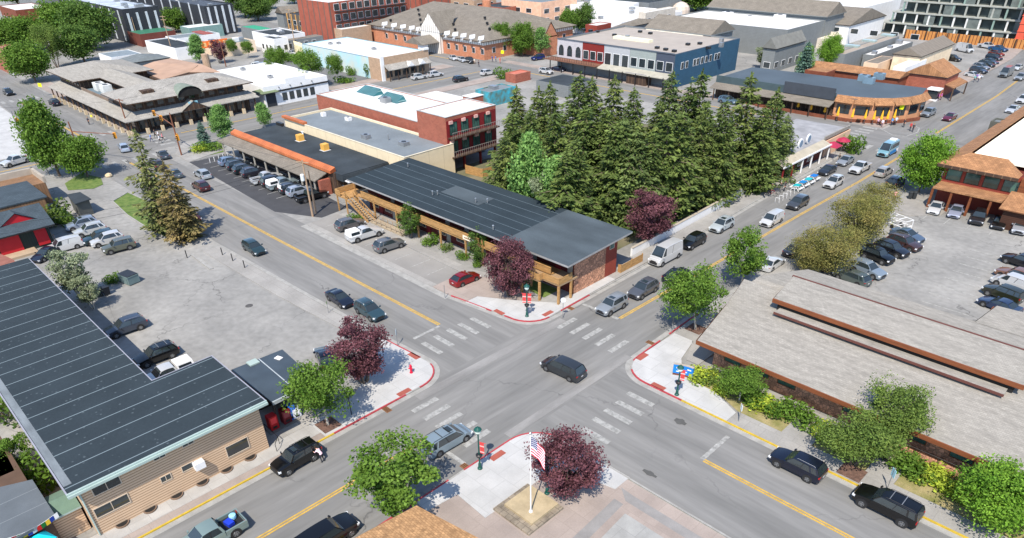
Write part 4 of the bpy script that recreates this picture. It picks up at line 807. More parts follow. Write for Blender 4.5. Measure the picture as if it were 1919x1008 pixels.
def gable(mb, x0, x1, y0, y1, ze, zr, ax='x', th=.22, m=0, hip=0, r0=None):
    """pitched roof slab, ridge along ax; hip = inset of the ridge ends; r0 = ridge position"""
    if ax == 'x':
        yr = (y0+y1)/2 if r0 is None else r0; a, b = (x0+hip, yr), (x1-hip, yr)
    else:
        xr = (x0+x1)/2 if r0 is None else r0; a, b = (xr, y0+hip), (xr, y1-hip)
    c = [(x0,y0),(x1,y0),(x1,y1),(x0,y1)]
    v = [(p[0],p[1],ze) for p in c]+[(a[0],a[1],zr),(b[0],b[1],zr)]+[(p[0],p[1],ze-th) for p in c]
    if ax == 'x': f = [(0,1,5,4),(2,3,4,5),(1,2,5),(3,0,4)]
    else: f = [(1,2,5,4),(3,0,4,5),(0,1,4),(2,3,5)]
    mb.add(v, f, m); mb.add(v, [(6,7,1,0),(7,8,2,1),(8,9,3,2),(9,6,0,3),(9,8,7,6)], m+1)
def flatroof(root, x0, x1, y0, y1, z, wall, roof, par=.35, capm=None, cw=.25, z0=0, rname='roof'):
    """walls up to a parapet with the roof sheet inside"""
    w = MB(); w.box(x0, x1, y0, y1, z0, z-par); t = cw
    w.box(x0, x1, y0, y0+t, z-par, z); w.box(x0, x1, y1-t, y1, z-par, z); w.box(x0, x0+t, y0+t, y1-t, z-par, z); w.box(x1-t, x1, y0+t, y1-t, z-par, z)
    w.build('wall', wall, root)
    r = MB(); r.box(x0+t, x1-t, y0+t, y1-t, z-par, z-par+.03); ro = r.build(rname, roof, root)
    if capm:
        c = MB(); e = .05
        c.box(x0-e, x1+e, y0-e, y0+t, z, z+.06); c.box(x0-e, x1+e, y1-t, y1+e, z, z+.06); c.box(x0-e, x0+t, y0+t, y1-t, z, z+.06); c.box(x1-t, x1+e, y0+t, y1-t, z, z+.06)
        c.build('parapet_cap', capm, root)
    return ro
def unit(root, x, y, z, w, d, h, m=None, name='roof_unit', fan=True):
    b = MB(); b.box(x-w/2, x+w/2, y-d/2, y+d/2, z, z+h)
    if fan: b.cyl((x, y, z+h), (x, y, z+h+.06), min(w, d)*.33, None, 12, 1)
    return b.build(name, [m or STL, BLK], root)
def pipe(root, x, y, z, h=.7, r=.08, m=None): b = MB(); b.cyl((x,y,z), (x,y,z+h), r, None, 8); b.cyl((x,y,z+h), (x,y,z+h+.08), r*1.6, r*1.2, 8); return b.build('vent_pipe', m or STL, root)
def D(h): return S(h)
MEMB = mat('dark_membrane_roof', S((63,74,81)), .95, spec=.12, amt=.10, ns=.25, fine=.06, fs=5, pat=('spots', 1.5, S((128,142,148)), .17, (2.25, .09, S((130,144,150))), .35))
MEMB2 = mat('slate_membrane_roof', S((60,72,80)), .95, spec=.12, amt=.12, ns=.2, fine=.08, fs=4, pat=('liney', 1.75, .08, S((118,134,143)), .9))
MEMB3 = mat('patched_membrane_roof', S((94,105,112)), .95, spec=.12, amt=.2, ns=.35, st=(.4,1,1), fine=.08)
DROOF = mat('charcoal_flat_roof', S((72,80,86)), .95, spec=.15, amt=.22, ns=.25, fine=.08, fs=3)
GROOF = mat('grey_flat_roof', S((140,150,156)), .85, amt=.12, ns=.2, fine=.06, fs=3)
WROOF = mat('white_membrane_roof', (.66,.655,.63), .8, amt=.04, ns=.2, pat=('linex', 3, .05, (.6,.6,.58)))
SHAKE = mat('grey_shake_roof', S((179,174,164)), .95, amt=.15, ns=.6, fine=.16, fs=3.0, st=(.7,3.2,1), pat=('shake', .30, .24, S((160,156,148)), .012, .07))
SHAKEX = mat('grey_shake_roof_turned', S((184,180,172)), .95, amt=.12, ns=.45, fine=.14, fs=4, pat=('shakey', .55, .32, S((150,146,138)), .022, .13))
SHNG = mat('brown_grey_shingle', S((148,140,128)), .95, amt=.12, ns=.5, fine=.10, fs=5, pat=('shake', .8, .35, S((120,112,100)), .02, .08))
TANSH = mat('tan_shake_roof', S((190,140,98)), .95, amt=.2, ns=1.0, fine=.12, fs=9, pat=('shake', .5, .30, S((140,96,66)), .02, .16))
TANSH2 = mat('tan_shake_roof_near', S((205,160,112)), .95, amt=.22, ns=2.4, fine=.14, fs=10, pat=('shake', .28, .20, S((165,120,80)), .012, .2))
SIDING = mat('tan_lap_siding', S((206,178,148)), .8, amt=.04, ns=.3, fine=0, pat=('linez', .235, .055, S((140,108,80))))
FASC = mat('pale_green_fascia', S((160,178,172)), .6, amt=.05)
BRKR = mat('orange_red_brick', S((152,86,68)), .9, amt=.12, ns=1, pat=('brickv', .5, .22, S((165,120,100)), .012, .12))
BRKT = mat('tan_brick', S((178,150,124)), .9, amt=.1, ns=1, pat=('brickv', .5, .22, S((160,140,120)), .012, .1))
BRKO = mat('hotel_brick', S((186,124,94)), .9, amt=.1, ns=1, pat=('brickv', .6, .25, S((190,135,100)), .012, .1))
CREAM = mat('cream_stucco', S((222,205,172)), .9, amt=.05, pat=('linexy', 3.2, .06, S((190,172,140))))
DKWD = mat('dark_brown_timber', S((70,54,44)), .9, amt=.2, ns=1.5, pat=('linexy', 1.1, .12, S((110,88,68))))
REDWD = mat('dark_red_boards', S((92,34,28)), .8, amt=.15, ns=1, pat=('linexy', .3, .02, S((60,20,16))))
REDSD = mat('red_brown_siding', S((140,62,48)), .8, amt=.08, pat=('linez', .2, .025, S((100,42,32))))
STONE = mat('split_stone_wall', S((190,140,112)), .9, amt=.1, ns=1, pat=('stone', 3.2, S((120,90,74)), .45))
LOGW = mat('cedar_fascia', S((120,68,38)), .75, amt=.2, ns=1.5, st=(.3,.3,3))
COPP = mat('orange_metal_tile', S((220,128,78)), .6, amt=.22, ns=.5, pat=('linex', .6, .05, S((170,88,48))))
BLUEW = mat('blue_siding', S((44,82,106)), .8, amt=.08, pat=('linez', .4, .03, S((24,60,90))))
GREYW = mat('grey_siding', S((122,126,126)), .85, amt=.06, pat=('linez', .4, .03, S((100,104,104))))
REDM = mat('deep_red_panel', S((120,28,32)), .7, amt=.12)
BLKW = mat('black_siding', S((46,50,56)), .8, amt=.1, pat=('linexy', 1.2, .06, S((34,38,42))))
RDWD = mat('rusty_siding', S((120,66,46)), .85, amt=.12)
GRNM = mat('green_metal_roof', S((70,140,110)), .55, amt=.06, pat=('linex', .6, .04, S((55,115,90)))); GRNB = mat('bright_green_roof', S((60,180,130)), .55, amt=.06)

# ---------------------------------------------------------------- near buildings
# long tan lap-sided building with dark membrane roof
b = thing('long_building', 'tan lap-sided building at lower left under a long dark membrane roof', 'building', (-60,7,0))
X, Z = -48.6, 5.05
MB().prism([(-95,2.9),(X,2.9),(X,17.2),(-57.6,17.2),(-57.6,11.7),(-95,11.7)], 0, Z).build('wall', SIDING, b)
rf = MB(); rp = [(-95.4,2.3),(-48.0,2.3),(-48.0,17.7),(-58.0,17.7),(-58.0,12.2),(-95.4,12.2)]; rf.prism(rp, Z+.02, Z+.26); rf.build('roof', MEMB, b)
fs = MB(); fs.box(-48.0,-47.85,2.2,17.8,Z-.14,Z+.30); fs.box(-47.85,-47.73,2.2,17.8,Z-.05,Z+.16)
fs.build('gutter', FASC, b)
fs = MB(); fs.box(-58.08,-48.0,17.7,17.78,Z+.0,Z+.32); fs.box(-58.08,-58.0,12.2,17.78,Z+.0,Z+.30); fs.box(-95,-58.08,12.2,12.28,Z,Z+.30); fs.box(-95,-48.0,2.2,2.3,Z,Z+.29); fs.build('roof_edge', mat('pale_edge_metal', S((150,150,160)), .5, amt=.05), b)
fl = MB(); fl.box(-95,-49,2.34,2.9,Z+.26,Z+.275); fl.build('flashing_strip', mat('grey_flashing', S((140,148,152)), .6, amt=.2, ns=1.5, st=(.3,1,1)), b)
for px,py,w,h,dv in ((124,567.5,1.9,1.0,2),(186,533,.85,.62,2),(219.5,517.3,.85,.62,2),(131.5,592.5,2.4,.85,2),(194.5,560,.75,.5,2),(220,546.8,.9,.5,1),(278.5,523.8,1.9,1.05,1)):
    p = PX(px, py, X+.02); window(b, 'x', X, p.y, p.z, w, h, mat('tan_trim', S((196,180,160)), .7, amt=.04), None, 'window', dv)
p = PX(233.5,544.5,X+.3); MB().box(X+.01,X+.55,p.y-.42,p.y+.42,p.z-.32,p.z+.32).build('window_air_conditioner', WHT, b)
for k in range(6): y = 4.6+k*2.15; m = MB(); m.lathe([(.52,.1),(.52,.26)], (X+.02,y,0), 14); m.lathe([(.44,.262),(.44,.268)], (X+.02,y,0), 14, 1); m.build('window_well', [mat('rusty_well', S((120,100,84)), .8, amt=.2), DRK], b)  # near-black disc on each solid ring paints the shade of a hollow well
MB().tube([(X+.06,2.98,Z-.1),(X+.06,2.98,.2)], .06).build('downpipe', FASC, b)
# glass-and-tan annexe at its foot
b = thing('entrance_annexe', 'small green-roofed tan annexe against the left end of the lap-sided building', 'annexe', (-51,1.5,0))
MB().box(-52.4,-50.0,.3,2.75,0,2.6).build('wall', SIDING, b)
m = MB(); gable(m, -52.7,-49.7,.0,2.8,2.6,3.1,'y',.15); m.build('roof', [mat('green_shingle', S((120,148,128)), .9, amt=.1), FASC], b)
# carport with dark roof, and the things under it
b = thing('carport', 'dark flat-roofed carport beside the tan building, over the vending machines', 'carport', tuple(P(320,445,0)))
cp = [tuple(P(*p,3.0)[:2]) for p in ((271,434),(319,472),(371,446),(331,410))]
MB().prism(cp, 2.85, 3.08).build('roof', mat('glossy_dark_roof', S((78,90,100)), .45, amt=.2, ns=.35, fine=.05), b)
a0 = Vector(cp[0]).lerp(Vector(cp[3]), .52); a1 = Vector(cp[1]).lerp(Vector(cp[2]), .52); m = MB(); m.band([a0, a1], .10, 3.085, 3.10); m.band([cp[1],cp[2]], .14, 2.80, 3.14, 0, -1); m.build('roof_seam', mat('pale_seam', S((170,178,182)), .6), b)
for q in (cp[0], cp[1], cp[2], cp[3]): qc = Vector(q).lerp(Vector((sum(c[0] for c in cp)/4, sum(c[1] for c in cp)/4)), .06); MB().cyl((qc.x,qc.y,0),(qc.x,qc.y,2.9),.08).build('post', BLK, b)
m = MB(); m.band([Vector(cp[0]).lerp(Vector(cp[3]),.02), Vector(cp[3])], .15, 0, 2.85, 0, -1); m.band([Vector(cp[0]).lerp(Vector(cp[1]),.5), Vector(cp[3]).lerp(Vector(cp[2]),.55)], .12, 0, 2.85, 0, 1); m.build('back_wall', mat('dark_back_wall', S((60,44,34)), .9, amt=.3), b)
p = P(298,431.5,3.1); MB().box(-58.1,-57.2,p.y-.1,p.y+.9,2.6,3.2).build('green_canopy', FASC, b); q = P(326.5,419.5,3.1); MB().obox((q.x,q.y),.3,.7,.5,3.09,3.16).build('skylight', WHT, b)
m = MB(); m.prism([tuple(P(*p)[:2]) for p in ((312,505),(347,488),(352,493),(318,511))], 0, .16); tag(m.build('platform', mat('grey_platform', S((120,116,110)), .9)), 'low grey platform under the vending machines', 'platform')
def vend(px, py, rgb, lab, h=1.45):
    p = P(px, py, .16); t = thing('vending_machine' if h > 1.2 else 'newspaper_box', lab, 'vending machine' if h > 1.2 else 'newspaper box', (p.x,p.y,.16), 'machines under the carport')
    MB().box(p.x-.36,p.x+.36,p.y-.40,p.y+.40,.16,.16+h).build('cabinet', flat('cab%d%d%d'%rgb, S(rgb)), t); MB().box(p.x+.36,p.x+.375,p.y-.28,p.y+.28,.16+h*.45,.16+h*.9).build('front_panel', flat('panel%d%d%d'%rgb, tuple(min(1,c*1.8+.05) for c in S(rgb))), t); MB().box(p.x+.36,p.x+.39,p.y-.2,p.y+.2,.16+h*.12,.16+h*.28).build('dispenser_slot', BLK, t)
vend(321,501,(190,22,28),'bright red vending machine nearest the tan wall'); vend(336,493.5,(110,22,30),'dark red vending machine between the red and blue ones'); vend(341.5,489.5,(30,100,200),'blue vending machine under the carport'); vend(347,487,(220,222,230),'white box at the right end of the machines',1.0)
# low grey-roofed building and awning at the bottom left corner
b = thing('low_building', 'low grey-roofed building at the bottom left with prayer flags strung on it', 'building', (-60,-5,0))
m = MB(); q = [tuple(P(*p,3.2)[:2]) for p in ((0,560),(34,563),(64,604),(0,628))]; x1 = P(66,604,3.2).x; y1 = P(38,562,3.2).y
m.box(x1-14,x1-.3,y1-12,y1-.3,0,3.0); m.build('wall', mat('brown_wall', S((90,70,56)), .9), b); MB().prism([tuple(P(*p,3.2)[:2]) for p in ((-60,585),(38,562),(65,604),(-30,660))], 3.02, 3.24).build('roof', mat('grey_roof_felt', S((112,120,126)), .85, amt=.12, ns=.4, pat=('linex', 2.2, .05, S((150,158,162)))), b)
b = thing('white_shed', 'white-roofed shed at the left edge above the low grey roof', 'shed', tuple(P(-15,540)))
MB().prism([tuple(P(*p,3.)[:2]) for p in ((-60,560),(0,518),(17,551),(-50,580))], 0, 3.0, 0, 1).build('roof', [mat('shed_wall', S((150,140,130)), .9), WROOF], b)
t = thing('awning_tent', 'bright turquoise canopy tent at the bottom left corner', 'canopy tent', tuple(P(48,640)))
a = [P(*p,2.2) for p in ((30,632),(52,621),(67,629),(45,645))]; ap = sum(a, Vector())/4+Vector((0,0,.55)); m = MB()
m.add(a+[ap], [(0,1,4),(1,2,4),(2,3,4),(3,0,4)]); m.build('canopy', flat('turquoise_cloth', S((20,190,215))), t)
for v in a: MB().cyl((v.x,v.y,0),v,.03).build('pole', STL, t)
a, c = P(0,633,3.6), P(67,600,3.5); t = thing('prayer_flags', 'string of small coloured flags above the turquoise tent', 'flags', tuple(a)); ln_ = []
for k in range(13): u = k/12; ln_.append(a.lerp(c, u)-Vector((0,0,.35*math.sin(u*3.14))))
MB().tube(ln_, .012, 4).build('cord', WHT, t)
for k in range(12):
    p0, p1 = ln_[k].lerp(ln_[k+1], .06), ln_[k].lerp(ln_[k+1], .94); rgb = ((40,70,170),(235,235,235),(190,40,36),(40,130,60),(225,190,50))[k%5]
    MB().add([p0, p1, p1-Vector((.04*(-1)**k,0,.42)), p0-Vector((-.05,.03,.42))], [(0,1,2,3)]).build('pennant', mat('flag_%d'%(k%5), S(rgb), .8, amt=.05, trans=.3), t)
# motel
b = thing('motel', 'two-storey motel with slate membrane roof, timber balcony and stone end wall', 'motel', (-69,60,0))
MB().box(-90.2,-48.0,57.5,65.6,0,5.0).build('wall', REDWD, b)
MB().box(-48.0,-47.86,57.45,63.3,0,4.98).build('stone_wall', STONE, b); MB().box(-48.0,-47.9,63.3,65.62,0,4.98).build('siding_wall', REDSD, b)
m = MB(); RX0, RX1, RY0, RY1 = -91.6,-46.75,54.9,67.0
m.add([(RX0,RY0,5.05),(-57.5,RY0,5.05),(-57.5,RY1,5.55),(RX0,RY1,5.55)], [(0,1,2,3)]); m.build('roof', MEMB2, b)
m = MB(); m.add([(-57.5,RY0,5.05),(RX1,RY0,5.05),(RX1,RY1,5.55),(-57.5,RY1,5.55)], [(0,1,2,3)]); m.build('roof_section', MEMB3, b)
m = MB(); m.add([(-76,60.5,5.302),(-68,60.5,5.302),(-68,63.5,5.424),(-76,63.5,5.424)], [(0,1,2,3)]); m.build('roof_patch', MEMB3, b)
m = MB(); m.add([(RX0,RY0,4.8),(RX1,RY0,4.8),(RX1,RY1,5.3),(RX0,RY1,5.3),(RX0,RY0,5.045),(RX1,RY0,5.045),(RX1,RY1,5.545),(RX0,RY1,5.545)], [(0,1,5,4),(1,2,6,5),(2,3,7,6),(3,0,4,7),(3,2,1,0)]); m.build('fascia', mat('grey_fascia', S((150,150,150)), .7), b)
for x, y in ((-75.8,58.9),(-75.3,59.4),(-68.9,60.9),(-67.5,61.8),(-60.5,56.2),(-88,64)): pipe(b, x, y, 5.15+(y-55)*.042, .55, .09)
fl = MB(); fl.box(-90.5,-49.9,55.6,57.5,2.42,2.62); fl.build('balcony_floor', WOOD, b)
def rail(x0, x1, y=55.55):
    m = MB(); m.box(x0,x1,y-.05,y+.05,2.72,3.5); m.box(x0,x1,y-.09,y+.09,3.5,3.58); m.build('balcony_rail', WOOD, b)
rail(-89.2,-76.2); rail(-74.6,-62.6); rail(-61.5,-50)
for k, x in enumerate((-90.4,-86,-80.5,-75.5,-70.5,-65.3,-62,-57,-53.2)): m = MB(); m.box(x-.1,x+.1,55.45,55.65,0,3.6 if k else 2.5); m.build('post', WOOD, b)
for k, x in enumerate((-88.6,-85.2,-81,-77,-72.6,-68.6,-64.4,-60.2,-56,-52)):
    window(b, 'y', 57.5, x, 3.85, 1.5, 1.0, mat('tan_trim', S((196,180,160)), .7)); window(b, 'y', 57.5, x, 1.25, 1.5, 1.0, MATS['tan_trim'])
    for z in (2.62, .05): dm = MB(); dm.box(x+1.05,x+1.9,57.42,57.5,z,z+2.05); dm.build('door', mat('pale_door', S((150,146,134)), .7) if k%3 else REDM, b)
window(b, 'x', -47.9, 64.5, 4.1, .8, .7, mat('tan_trim', S((196,180,160)), .7), GLG)
# left stair and landing
m = MB(); m.box(-93.2,-90.5,53.6,57.3,2.42,2.62); m.box(-93.25,-93.15,53.6,57.3,2.7,3.5); m.box(-93.2,-91.9,53.5,53.6,2.7,3.5)
for x, y in ((-93.1,53.7),(-90.7,53.7),(-93.1,57),(-90.7,55.6)): m.box(x-.09,x+.09,y-.09,y+.09,0,3.5)
m.build('stair_landing', WOOD, b); m = MB(); n = 12
for k in range(n): x = -90.4+k*.42; m.box(x,x+.40,53.75,54.85,2.42-(k+1)*.195-.06,2.42-(k+1)*.195)
m.build('stair_treads', mat('pale_treads', S((190,175,150)), .8), b)
for y in (53.7, 54.9):
    m = MB(); m.add([(-90.5,y-.04,2.2),(-85.3,y-.04,-.02),(-85.3,y-.04,.28),(-90.5,y-.04,2.6),(-90.5,y+.04,2.2),(-85.3,y+.04,-.02),(-85.3,y+.04,.28),(-90.5,y+.04,2.6)], [(0,1,2,3),(7,6,5,4),(3,2,6,7),(0,4,5,1),(1,5,6,2)])
    m.add([(-90.5,y-.04,3.3),(-85.3,y-.04,.92),(-85.3,y-.04,1.05),(-90.5,y-.04,3.45),(-90.5,y+.04,3.3),(-85.3,y+.04,.92),(-85.3,y+.04,1.05),(-90.5,y+.04,3.45)], [(0,1,2,3),(7,6,5,4),(3,2,6,7),(0,4,5,1)])
    for k in range(9): x = -90.3+k*.6; z = 2.4-(x+90.4)*.44; m.box(x-.04,x+.04,y-.03,y+.03,z,z+.95)
    m.build('stair_rail', WOOD, b)
# corner balcony by the junction
m = MB(); m.box(-50.0,-47.4,54.2,57.45,2.42,2.62); m.box(-53,-50.0,53.5,55.5,2.42,2.62); m.build('corner_deck', mat('pale_deck', S((190,160,125)), .8, pat=('linex',.15,.015,S((140,110,80)))), b)
m = MB(); m.box(-53,-49.9,53.42,53.5,2.66,3.45); m.box(-49.95,-47.4,54.12,54.2,2.66,3.45); m.box(-47.48,-47.4,54.2,56.4,2.66,3.45); m.box(-50,-49.9,53.5,54.1,2.66,3.45); m.build('corner_rail', WOOD, b)
for x, y in ((-52.9,53.55),(-49.95,53.55),(-47.5,54.2),(-47.5,56.4)): m = MB(); m.box(x-.12,x+.12,y-.12,y+.12,0,2.42); m.box(x-.09,x+.09,y-.09,y+.09,2.62,3.5); m.build('post', WOOD, b)
MB().box(-48.95,-48.2,57.38,57.46,2.7,4.7).build('corner_panel', mat('pale_door', S((150,146,134)), .7), b)
t = thing('motel_sign', 'small pale sign board on the motel balcony', 'sign', (-64.5,55.4,3.0)); MB().box(-65.6,-63.4,55.36,55.42,2.75,3.3).build('board', flat('sign_cream', S((235,225,200))), t); MB().box(-65.3,-63.7,55.345,55.36,2.95,3.12).build('lettering', flat('sign_brown', S((150,110,80))), t)
t = thing('picnic_deck', 'pale timber ramp deck with rails below the motel balcony', 'deck', (-82,54.8,0)); m = MB(); m.box(-85,-77.5,53.9,55.3,.0,.3); m.build('floor', mat('pale_treads', S((190,175,150)), .8), t)
for y in (53.95, 55.2):
    m = MB(); m.box(-84.9,-77.6,y-.03,y+.03,.95,1.03)
    for k in range(7): x = -84.8+k*1.2; m.box(x-.04,x+.04,y-.04,y+.04,.3,.95)
    m.build('rail', mat('weathered_wood', S((170,150,125)), .85), t)
# wooden yard fence behind the motel
t = thing('yard_fence', 'orange timber fence behind the motel roof beside the lane', 'fence', tuple(P(570,205))); m = MB(); q = [tuple(P(*p)[:2]) for p in ((546,203),(566,208),(583,203),(590,210))]
m.band(q, .06, 0, 1.5); m.build('panel', WOOD, t)
for v in q: MB().box(v[0]-.06,v[0]+.06,v[1]-.06,v[1]+.06,0,1.6).build('post', WOOD, t)
t = thing('yard_fence', 'small timber fence beside the stone-ended motel wall', 'fence', (-46.9,66.5,0)); m = MB(); m.band([(-47.7,65.8),(-47.2,65.8),(-47.25,70.5)], .06, 0, 1.2); m.build('panel', WOOD, t)
for y in (65.8, 68.1, 70.4): MB().box(-47.33,-47.2,y-.06,y+.06,0,1.3).build('post', WOOD, t)
# shake-roofed building at right
b = thing('shake_roofed_building', 'long low building with pale shake roof and raised clerestory at right', 'building', (-14,65,0))
E0, E1 = -28.8, 14
MB().prism([(-27.6,55.6),(E1,55.6),(E1,76),(-27.0,76),(-29,66),(-28.8,60)], 0, 3.0).build('wall', STONE, b)
m = MB(); lo = [(E0,53.9,3.1),(E1,53.9,3.1),(E1,66.5,4.75),(-31.0,66.5,4.55),(-29.9,61.2,3.95)]; m.add(lo, [(0,1,2,3,4)]); m.add([(v[0],v[1],v[2]-.3) for v in lo], [(4,3,2,1,0)])
m.add([(-30.6,66.5,4.0),(E1,66.5,4.0),(E1,76.6,3.1),(-28.1,76.6,3.1),(-28.8,72.9,3.9),(-30.2,68.2,4.4)], [(0,1,2,3,4,5)]); m.build('roof', SHAKE, b)
m = MB(); m.box(-28.85,E1,53.82,53.96,2.72,3.12); m.add([(-28.9,53.9,2.75),(-29.95,61.2,3.6),(-29.95,61.2,3.96),(-28.9,53.9,3.12)], [(0,1,2,3)]); m.add([(-29.9,61.2,3.55),(-31.05,66.5,4.2),(-31.05,66.5,4.56),(-29.9,61.2,3.96)], [(0,1,2,3)]); m.build('eave_board', LOGW, b)
m = MB(); m.box(-25.0,-4.3,61.9,63.5,4.3,4.56); m.build('lower_strip_roof', SHAKE, b); m = MB(); m.box(-25.05,-4.25,61.78,61.9,4.36,4.57); m.build('lower_ledge', mat('dark_red_ridge', S((96,58,50)), .8), b)
m = MB(); m.box(-25.3,-3.9,63.05,68.0,4.3,5.1); m.build('clerestory', DRK, b)  # near-black colour paints in the recess shade below the upper fascia
up = [(-25.8,62.9,5.42),(-3.3,62.9,5.42),(-3.3,68.2,5.85),(-26.4,68.2,5.85)]; m = MB(); m.add(up, [(0,1,2,3)]); m.add([(v[0],v[1],v[2]-.2) for v in up], [(3,2,1,0)]); m.build('upper_roof', SHAKE, b)
m = MB(); m.box(-25.85,-3.25,62.78,62.95,5.02,5.43); m.build('upper_fascia', LOGW, b)
m = MB(); m.box(-26.5,-3.2,68.15,68.4,5.5,5.88); m.add([(-26.35,68.2,5.86),(-25.85,62.9,5.43),(-25.85,62.9,5.1),(-26.35,68.2,5.5)], [(0,1,2,3)]); m.build('ridge_board', mat('dark_red_ridge', S((96,58,50)), .8), b)
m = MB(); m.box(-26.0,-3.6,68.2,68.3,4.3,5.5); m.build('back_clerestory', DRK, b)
m = MB(); m.add([(-10.2,76.3,3.16),(E1,76.3,3.16),(E1,84,3.2),(-9.6,81.5,3.2)], [(0,1,2,3)]); m.build('rear_wing_roof', SHAKE, b); MB().box(-9.9,E1,76.5,81.5,0,3.0).build('rear_wing_wall', LOGW, b)
m = MB(); m.add([(-10.25,76.3,3.17),(-9.65,81.55,3.21),(-9.65,81.55,2.9),(-10.25,76.3,2.85)], [(0,1,2,3)]); m.build('rear_eave_board', BLK, b)
for k, x in enumerate((-25.5,-22.5,-19.8,-13.5,-11,-8.2,-4.6,-1.8,1,4)): window(b, 'y', 55.6, x, 1.75, 1.7, 1.3, LOGW, GLG)
m = MB(); m.box(-9.5,3,54.3,54.55,0,.9); m.build('ramp_wall', STONE, b); m = MB(); m.tube([(-9.5,54.42,1.25),(3,54.42,1.25)], .03)
for k in range(8): m.cyl((-9.4+k*1.75,54.42,.9),(-9.4+k*1.75,54.42,1.25),.025)
m.build('ramp_handrail', BLK, b)
# brown shingle roof at the bottom edge
b = thing('kiosk_building', 'building at the bottom edge showing only its tan-brown shingle roof', 'building', (-29,12,0))
ridge = P(488,592,4.2); m = MB(); r0 = P(488,592,4.2); rl = P(400,638,4.2); rr = P(568,634,4.2)
m.add([rl, r0, rr, Vector((-22,6,6.4)), Vector((-30,4,6.4))], [(0,1,3,4),(1,2,3)] if False else [(4,3,1,0),(3,2,1)]); m.build('roof', TANSH2, b)
m = MB(); m.add([rl, r0, r0-Vector((0,0,.25)), rl-Vector((0,0,.25))], [(0,1,2,3)]); m.add([r0, rr, rr-Vector((0,0,.25)), r0-Vector((0,0,.25))], [(0,1,2,3)]); m.build('fascia', WHT, b)
MB().prism([tuple((r0.lerp(Vector((-27,6,4.2)), .12))[:2]), tuple((rr.lerp(Vector((-27,6,4.2)), .1))[:2]), (-22,8), (-31,4), tuple((rl.lerp(Vector((-27,6,4.2)), .1))[:2])], 0, 4.0).build('wall', BRKT, b)
# red and dark cabin at left
b = thing('red_cabin', 'dark-roofed cabin with red walls and timber rails at the left edge', 'cabin', tuple(P(30,280)))
e = P(64,262,3.0); x1, y1 = e.x, e.y; SLS = mat('slate_shingle', S((84,97,106)), .95, spec=.15, amt=.14, ns=.6, fine=.12, fs=8, pat=('shakey',.6,.3,S((70,82,90)),.02,.08))
MB().box(x1-8.2,x1-.9,y1-26,y1-.8,0,2.95).build('wall', mat('dark_green_wall', S((44,54,50)), .85, amt=.1, pat=('linexy',.35,.03,S((34,42,38)))), b)
m = MB(); gable(m, x1-9,x1,y1-27,y1,3.0,4.9,'y',.2,0,0,x1-4.8); m.build('roof', [SLS, BLK], b)
q = P(20,258,3.9); m = MB(); m.add([(x1-2.0,q.y-2.2,3.75),(x1-2.0,q.y+2.0,3.75),(x1-2.0,q.y-.1,5.0)], [(0,1,2)]); m.add([(x1-1.8,q.y-2.7,3.6),(x1-1.8,q.y+2.5,3.6),(x1-1.8,q.y-.1,5.15),(x1-4.8,q.y-.1,4.95)], [(1,3,2),(0,2,3)], 1); m.build('dormer', [flat('bright_red', S((180,30,40))), SLS], b)
for v0, v1 in ((-2.7,-1.2),(-7.4,-4.6),(-12.6,-9.8),(-17.5,-14.5)): MB().box(x1-.9,x1-.78,y1+v0,y1+v1,.3,2.6).build('red_panel', flat('bright_red', S((180,30,40))), b)
MB().box(x1-19,x1-9.1,y1-24,y1+1.6,0,4.1).build('rear_wall', mat('weathered_boards', S((130,100,74)), .9, amt=.2, pat=('linexy',.4,.04,S((90,66,48)))), b)
m = MB(); m.box(x1-19.4,x1-9.0,y1-24,y1+2.0,4.12,4.3); m.build('rear_roof', SLS, b)
m = MB(); m.box(x1-26,x1-19.5,y1-16,y1+4.4,0,3.4); m.build('annex_wall', MATS['weathered_boards'], b); m = MB(); m.box(x1-26.2,x1-25.8,y1-16,y1+4.6,3.4,4.4); m.box(x1-26.2,x1-19.4,y1+4.2,y1+4.6,3.4,4.4); m.build('parapet', mat('pale_trim', S((170,160,145)), .8), b)
MB().box(x1-8,x1+1.2,y1-9,y1-3.4,-.01,.32).build('porch_floor', mat('weathered_wood', S((170,150,125)), .85), b)
t = thing('shed_roof', 'small dark flat shed roof beside the cabin shrub', 'shed', tuple(P(90,245))); m = MB(); m.prism([tuple(P(*p,2.4)[:2]) for p in ((78,228),(94,225),(107,233),(88,239))], 2.3, 2.45); m.build('roof', DROOF, t)
m = MB(); m.prism([tuple(P(*p,2.4)[:2]) for p in ((80,229),(93,226),(104,233),(89,238))], 0, 2.3); m.build('wall', mat('shed_grey', S((90,92,88)), .9), t)
t = thing('ramp_rail', 'pale timber ramp with rails in front of the red cabin', 'ramp', tuple(P(45,290))); a, c = P(24,295), P(66,283)
m = MB(); m.band([tuple(a[:2]), tuple(c[:2])], 1.3, .1, .3); m.build('floor', mat('weathered_wood', S((170,150,125)), .85), t)
for off in (0, 1.3):
    m = MB(); d = (c-a).normalized(); n_ = Vector((-d.y, d.x, 0))*off; m.tube([a+n_+Vector((0,0,1.1)), c+n_+Vector((0,0,1.1))], .04)
    for k in range(8): q = a.lerp(c, k/7)+n_; m.cyl(q, q+Vector((0,0,1.1)), .04, None, 5)
    m.build('rail', mat('weathered_wood', S((170,150,125)), .85), t)
b = thing('brick_hut', 'low terracotta-walled hut corner at the left edge above the long dark roof', 'hut', tuple(P(5,305))); MB().prism([tuple(P(*p,2.6)[:2]) for p in ((-40,316),(0,297),(16,304),(22,312),(-30,335))], 0, 2.6, 0, 1).build('walls', [BRKR, mat('terracotta_panels', S((140,92,78)), .8, pat=('linex',1.2,.08,S((120,70,50))))], b)
